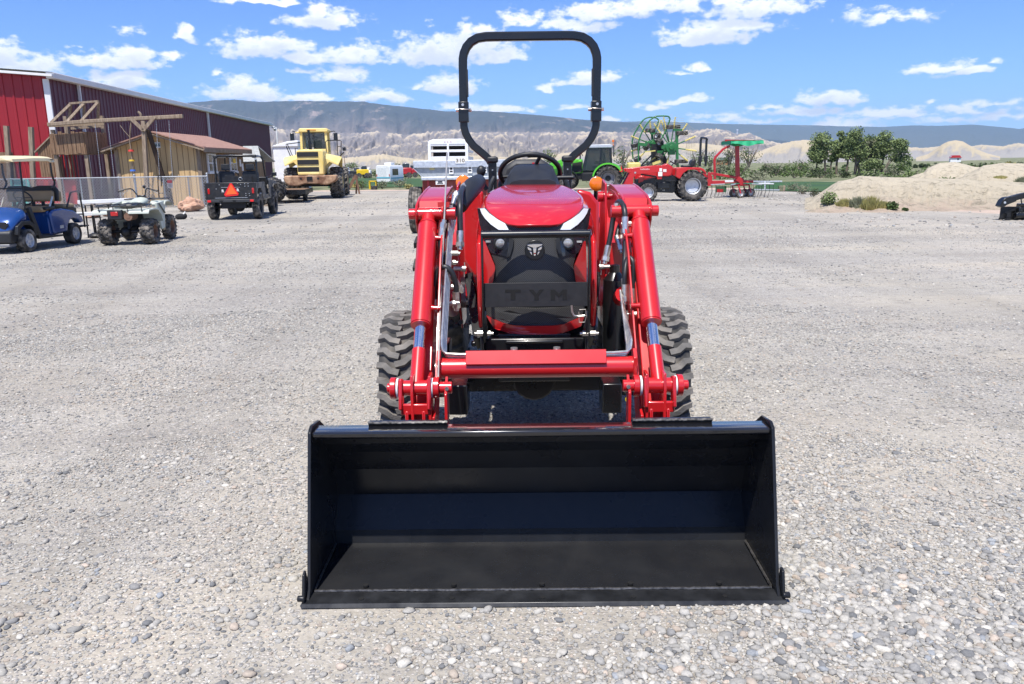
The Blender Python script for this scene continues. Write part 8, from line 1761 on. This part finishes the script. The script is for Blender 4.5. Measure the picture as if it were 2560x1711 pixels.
    b = MB(); b.bar(P(2130,1260,D2-1)-o2,P(2520,1268,D2-1)-o2,.05,.05,(0,1,0)); b.bar(P(2300,1140,D2)-o2,P(2300,1262,D2-1)-o2,.05,.05); b.build('ground_bar',M_GALV,t2)
canopy_rake()
def right_extras():
    for (x0,y0,x1,y1,r,lab) in ((1938,478,1974,480,.14,'weathered log lying at the gravel edge by the red rake'),(2051,505,2067,506,.09,'short brown log end beside the fresh green bush')):
        a, b = ground_at(x0,y0), ground_at(x1,y1); k = (y0-397)/1.558/FPX
        t = thing('log', lab, 'log', ((a.x+b.x)/2,(a.y+b.y)/2,0)); c = Vector(((a.x+b.x)/2,(a.y+b.y)/2,0)); d = (b-a); d.y *= .15
        m_ = MB(); m_.bar(-d/2+Vector((0,0,r)), d/2+Vector((0,.1,r)), r*2, r*2); m_.build('timber', M_WOODG, t, bevel=.03); m_ = MB(); e = -d/2+Vector((0,0,r)); m_.bar(e-d.normalized()*.01, e+d.normalized()*.01, r*1.9, r*1.9); m_.build('end_grain', mat('end_grain',(.09,.06,.04),.9) if 'end_grain' not in bpy.data.materials else bpy.data.materials['end_grain'], t)
    D = 19.7; Z = lambda zx, zy: at_depth(1880+zx*.28986, 260+zy*.28986, D); o = Vector((Z(2280,880).x, D, 0))
    t = thing('trencher_attachment', 'glossy black boom attachment cut off by the right picture edge', 'attachment', o); Q = lambda zx, zy: Z(zx,zy)-o
    m_ = MB(); m_.tube([Q(2165,838),Q(2300,800),Q(2420,775),Q(2560,740)],.075,n=10,rect=(.13,.14,(0,1,0))); m_.build('boom', M_BLK, t, bevel=.01)
    m_ = MB(); m_.prism([(Q(2170,840).x,Q(2180,805).z),(Q(2260,840).x,Q(2180,800).z),(Q(2260,840).x,Q(2180,840).z),(Q(2185,840).x,Q(2180,870).z),(Q(2150,840).x,Q(2180,895).z),(Q(2120,840).x,Q(2180,880).z),(Q(2140,840).x,Q(2180,830).z)],'y',-.10,.10); m_.build('boom_head', M_BLK, t, bevel=.01)
    m_ = MB(); q = Q(2158,850); m_.cyl(q+Vector((0,-.115,0)),q+Vector((0,.115,0)),.028,n=10); m_.build('pin', M_GALV, t)
    m_ = MB(); m_.bar(Q(2140,940),Q(2340,938),.02,.3); m_.bar(Q(2140,978),Q(2340,978),.02,.3); m_.box(Q(2195,960),(.10,.2,.11)); m_.build('base_channel', M_DARK, t)
    m_ = MB(); m_.cyl(Q(2240,960)+Vector((0,-.12,0)),Q(2330,955)+Vector((0,-.12,0)),.085,n=14); m_.box(Q(2320,925),(.28,.3,.2)); m_.box(Q(2400,930),(.5,.4,.4)); m_.build('motor', M_BLK, t, bevel=.02)
    m_ = MB(); m_.tube([Q(2318,800),Q(2325,850),Q(2340,890),Q(2380,920)],.014,n=6,sub=3); m_.build('hose', M_HOSE, t)
    m_ = MB()
    for zx in (2180,2330,2450): q = Q(zx,985); m_.box((q.x,0,q.z/2),(.12,.3,max(.04,q.z)))
    m_.build('foot', M_DARK, t)
    for px, py, D, w, h, wm, rm, lab in ((1808,402,150,2.6,.55,mat('house_brick',(.35,.17,.08),.9),mat('house_roof_green',(.12,.16,.13),.8),'far low house with dark roof and orange gable behind the rake'),(2388,396,170,2.2,.6,M_WHITE,M_RED2,'far white house with red roof below the cone hill')):
        q = at_depth(px, py, D); t = thing('house', lab, 'house', (q.x, D, q.z-.5), R(-20)); m_ = MB(); m_.box((0,0,h/2),(w*.9,1.6,h+.6)); m_.build('wall', wm, t); m_ = MB(); m_.prism([(-w/2,h),(w/2,h),(w*.3,h+.5),(-w*.3,h+.5)],'y',-1,1); m_.build('roof', rm, t)
        m_ = MB(); m_.box((w*.2,-.81,h*.5),(.35,.03,.3)); m_.build('window', M_GLASSD, t)
    q = at_depth(1843, 333, 2080); t = thing('summit_tower', 'tiny grey tower on the mesa edge above the canopy', 'tower', (q.x, 2080, q.z-3)); m_ = MB(); m_.cyl((0,0,0),(0,0,9),2.2,1.8,n=10); m_.build('shaft', M_GALV, t); m_ = MB(); m_.cyl((0,0,9),(0,0,12),3,2.4,n=10); m_.build('top', M_GALV, t)
right_extras()
# scrub that nobody could count, over the flat beyond the yard
def scrub():
    rnd = random.Random(8); mb = MB()
    for i in range(1500):
        D = 52+150*rnd.random()**1.3; px = rnd.uniform(1330, 2600); q = at_depth(px, 400, D)
        if D < 62 and px < 2120: continue
        if fbm(q.x*.05, D*.05, 2, 3) < -.12: continue
        r = rnd.uniform(.25,.8); h = rnd.uniform(.2,.65); z = gz(q.x,D)+(fbm(q.x*.01,D*.01,8)*.5-.2 if D > 110 else 0)
        mb.k = rnd.choice((0,0,1,1,2)); leaves(mb, (q.x,D,z+h*.45), (r,r,h*.6), 16, D*.0016, rnd)
    for i in range(260):
        D = 118+60*rnd.random(); px = rnd.uniform(820,1340); q = at_depth(px,400,D); r = rnd.uniform(.4,1.0); h = rnd.uniform(.3,.9); mb.k = rnd.choice((0,1,2)); leaves(mb,(q.x,D,gz(q.x,D)+h*.4),(r,r,h*.6),16,D*.0014,rnd)
    tag(mb.build('scrub', [LEAF_D, LEAF_B, LEAF_S], smooth=0, fix=False), kind='stuff')
scrub()
# the air between here and the mountains
def haze():
    mb = MB(); mb.box((0, 4200, 260), (20000, 10800, 560)); m = bpy.data.materials.new('air'); m.use_nodes = True; nt = m.node_tree; nt.nodes.remove(nt.nodes['Principled BSDF'])
    v = nt.nodes.new('ShaderNodeVolumePrincipled'); v.inputs['Color'].default_value = HAZE_COL; v.inputs['Density'].default_value = HAZE_DENS; v.inputs['Anisotropy'].default_value = .0
    nt.links.new(v.outputs[0], nt.nodes['Material Output'].inputs['Volume']); tag(mb.build('haze', m, smooth=0), kind='stuff')
HAZE_COL = (.50,.72,1.0,1); HAZE_DENS = 0.00009
haze()
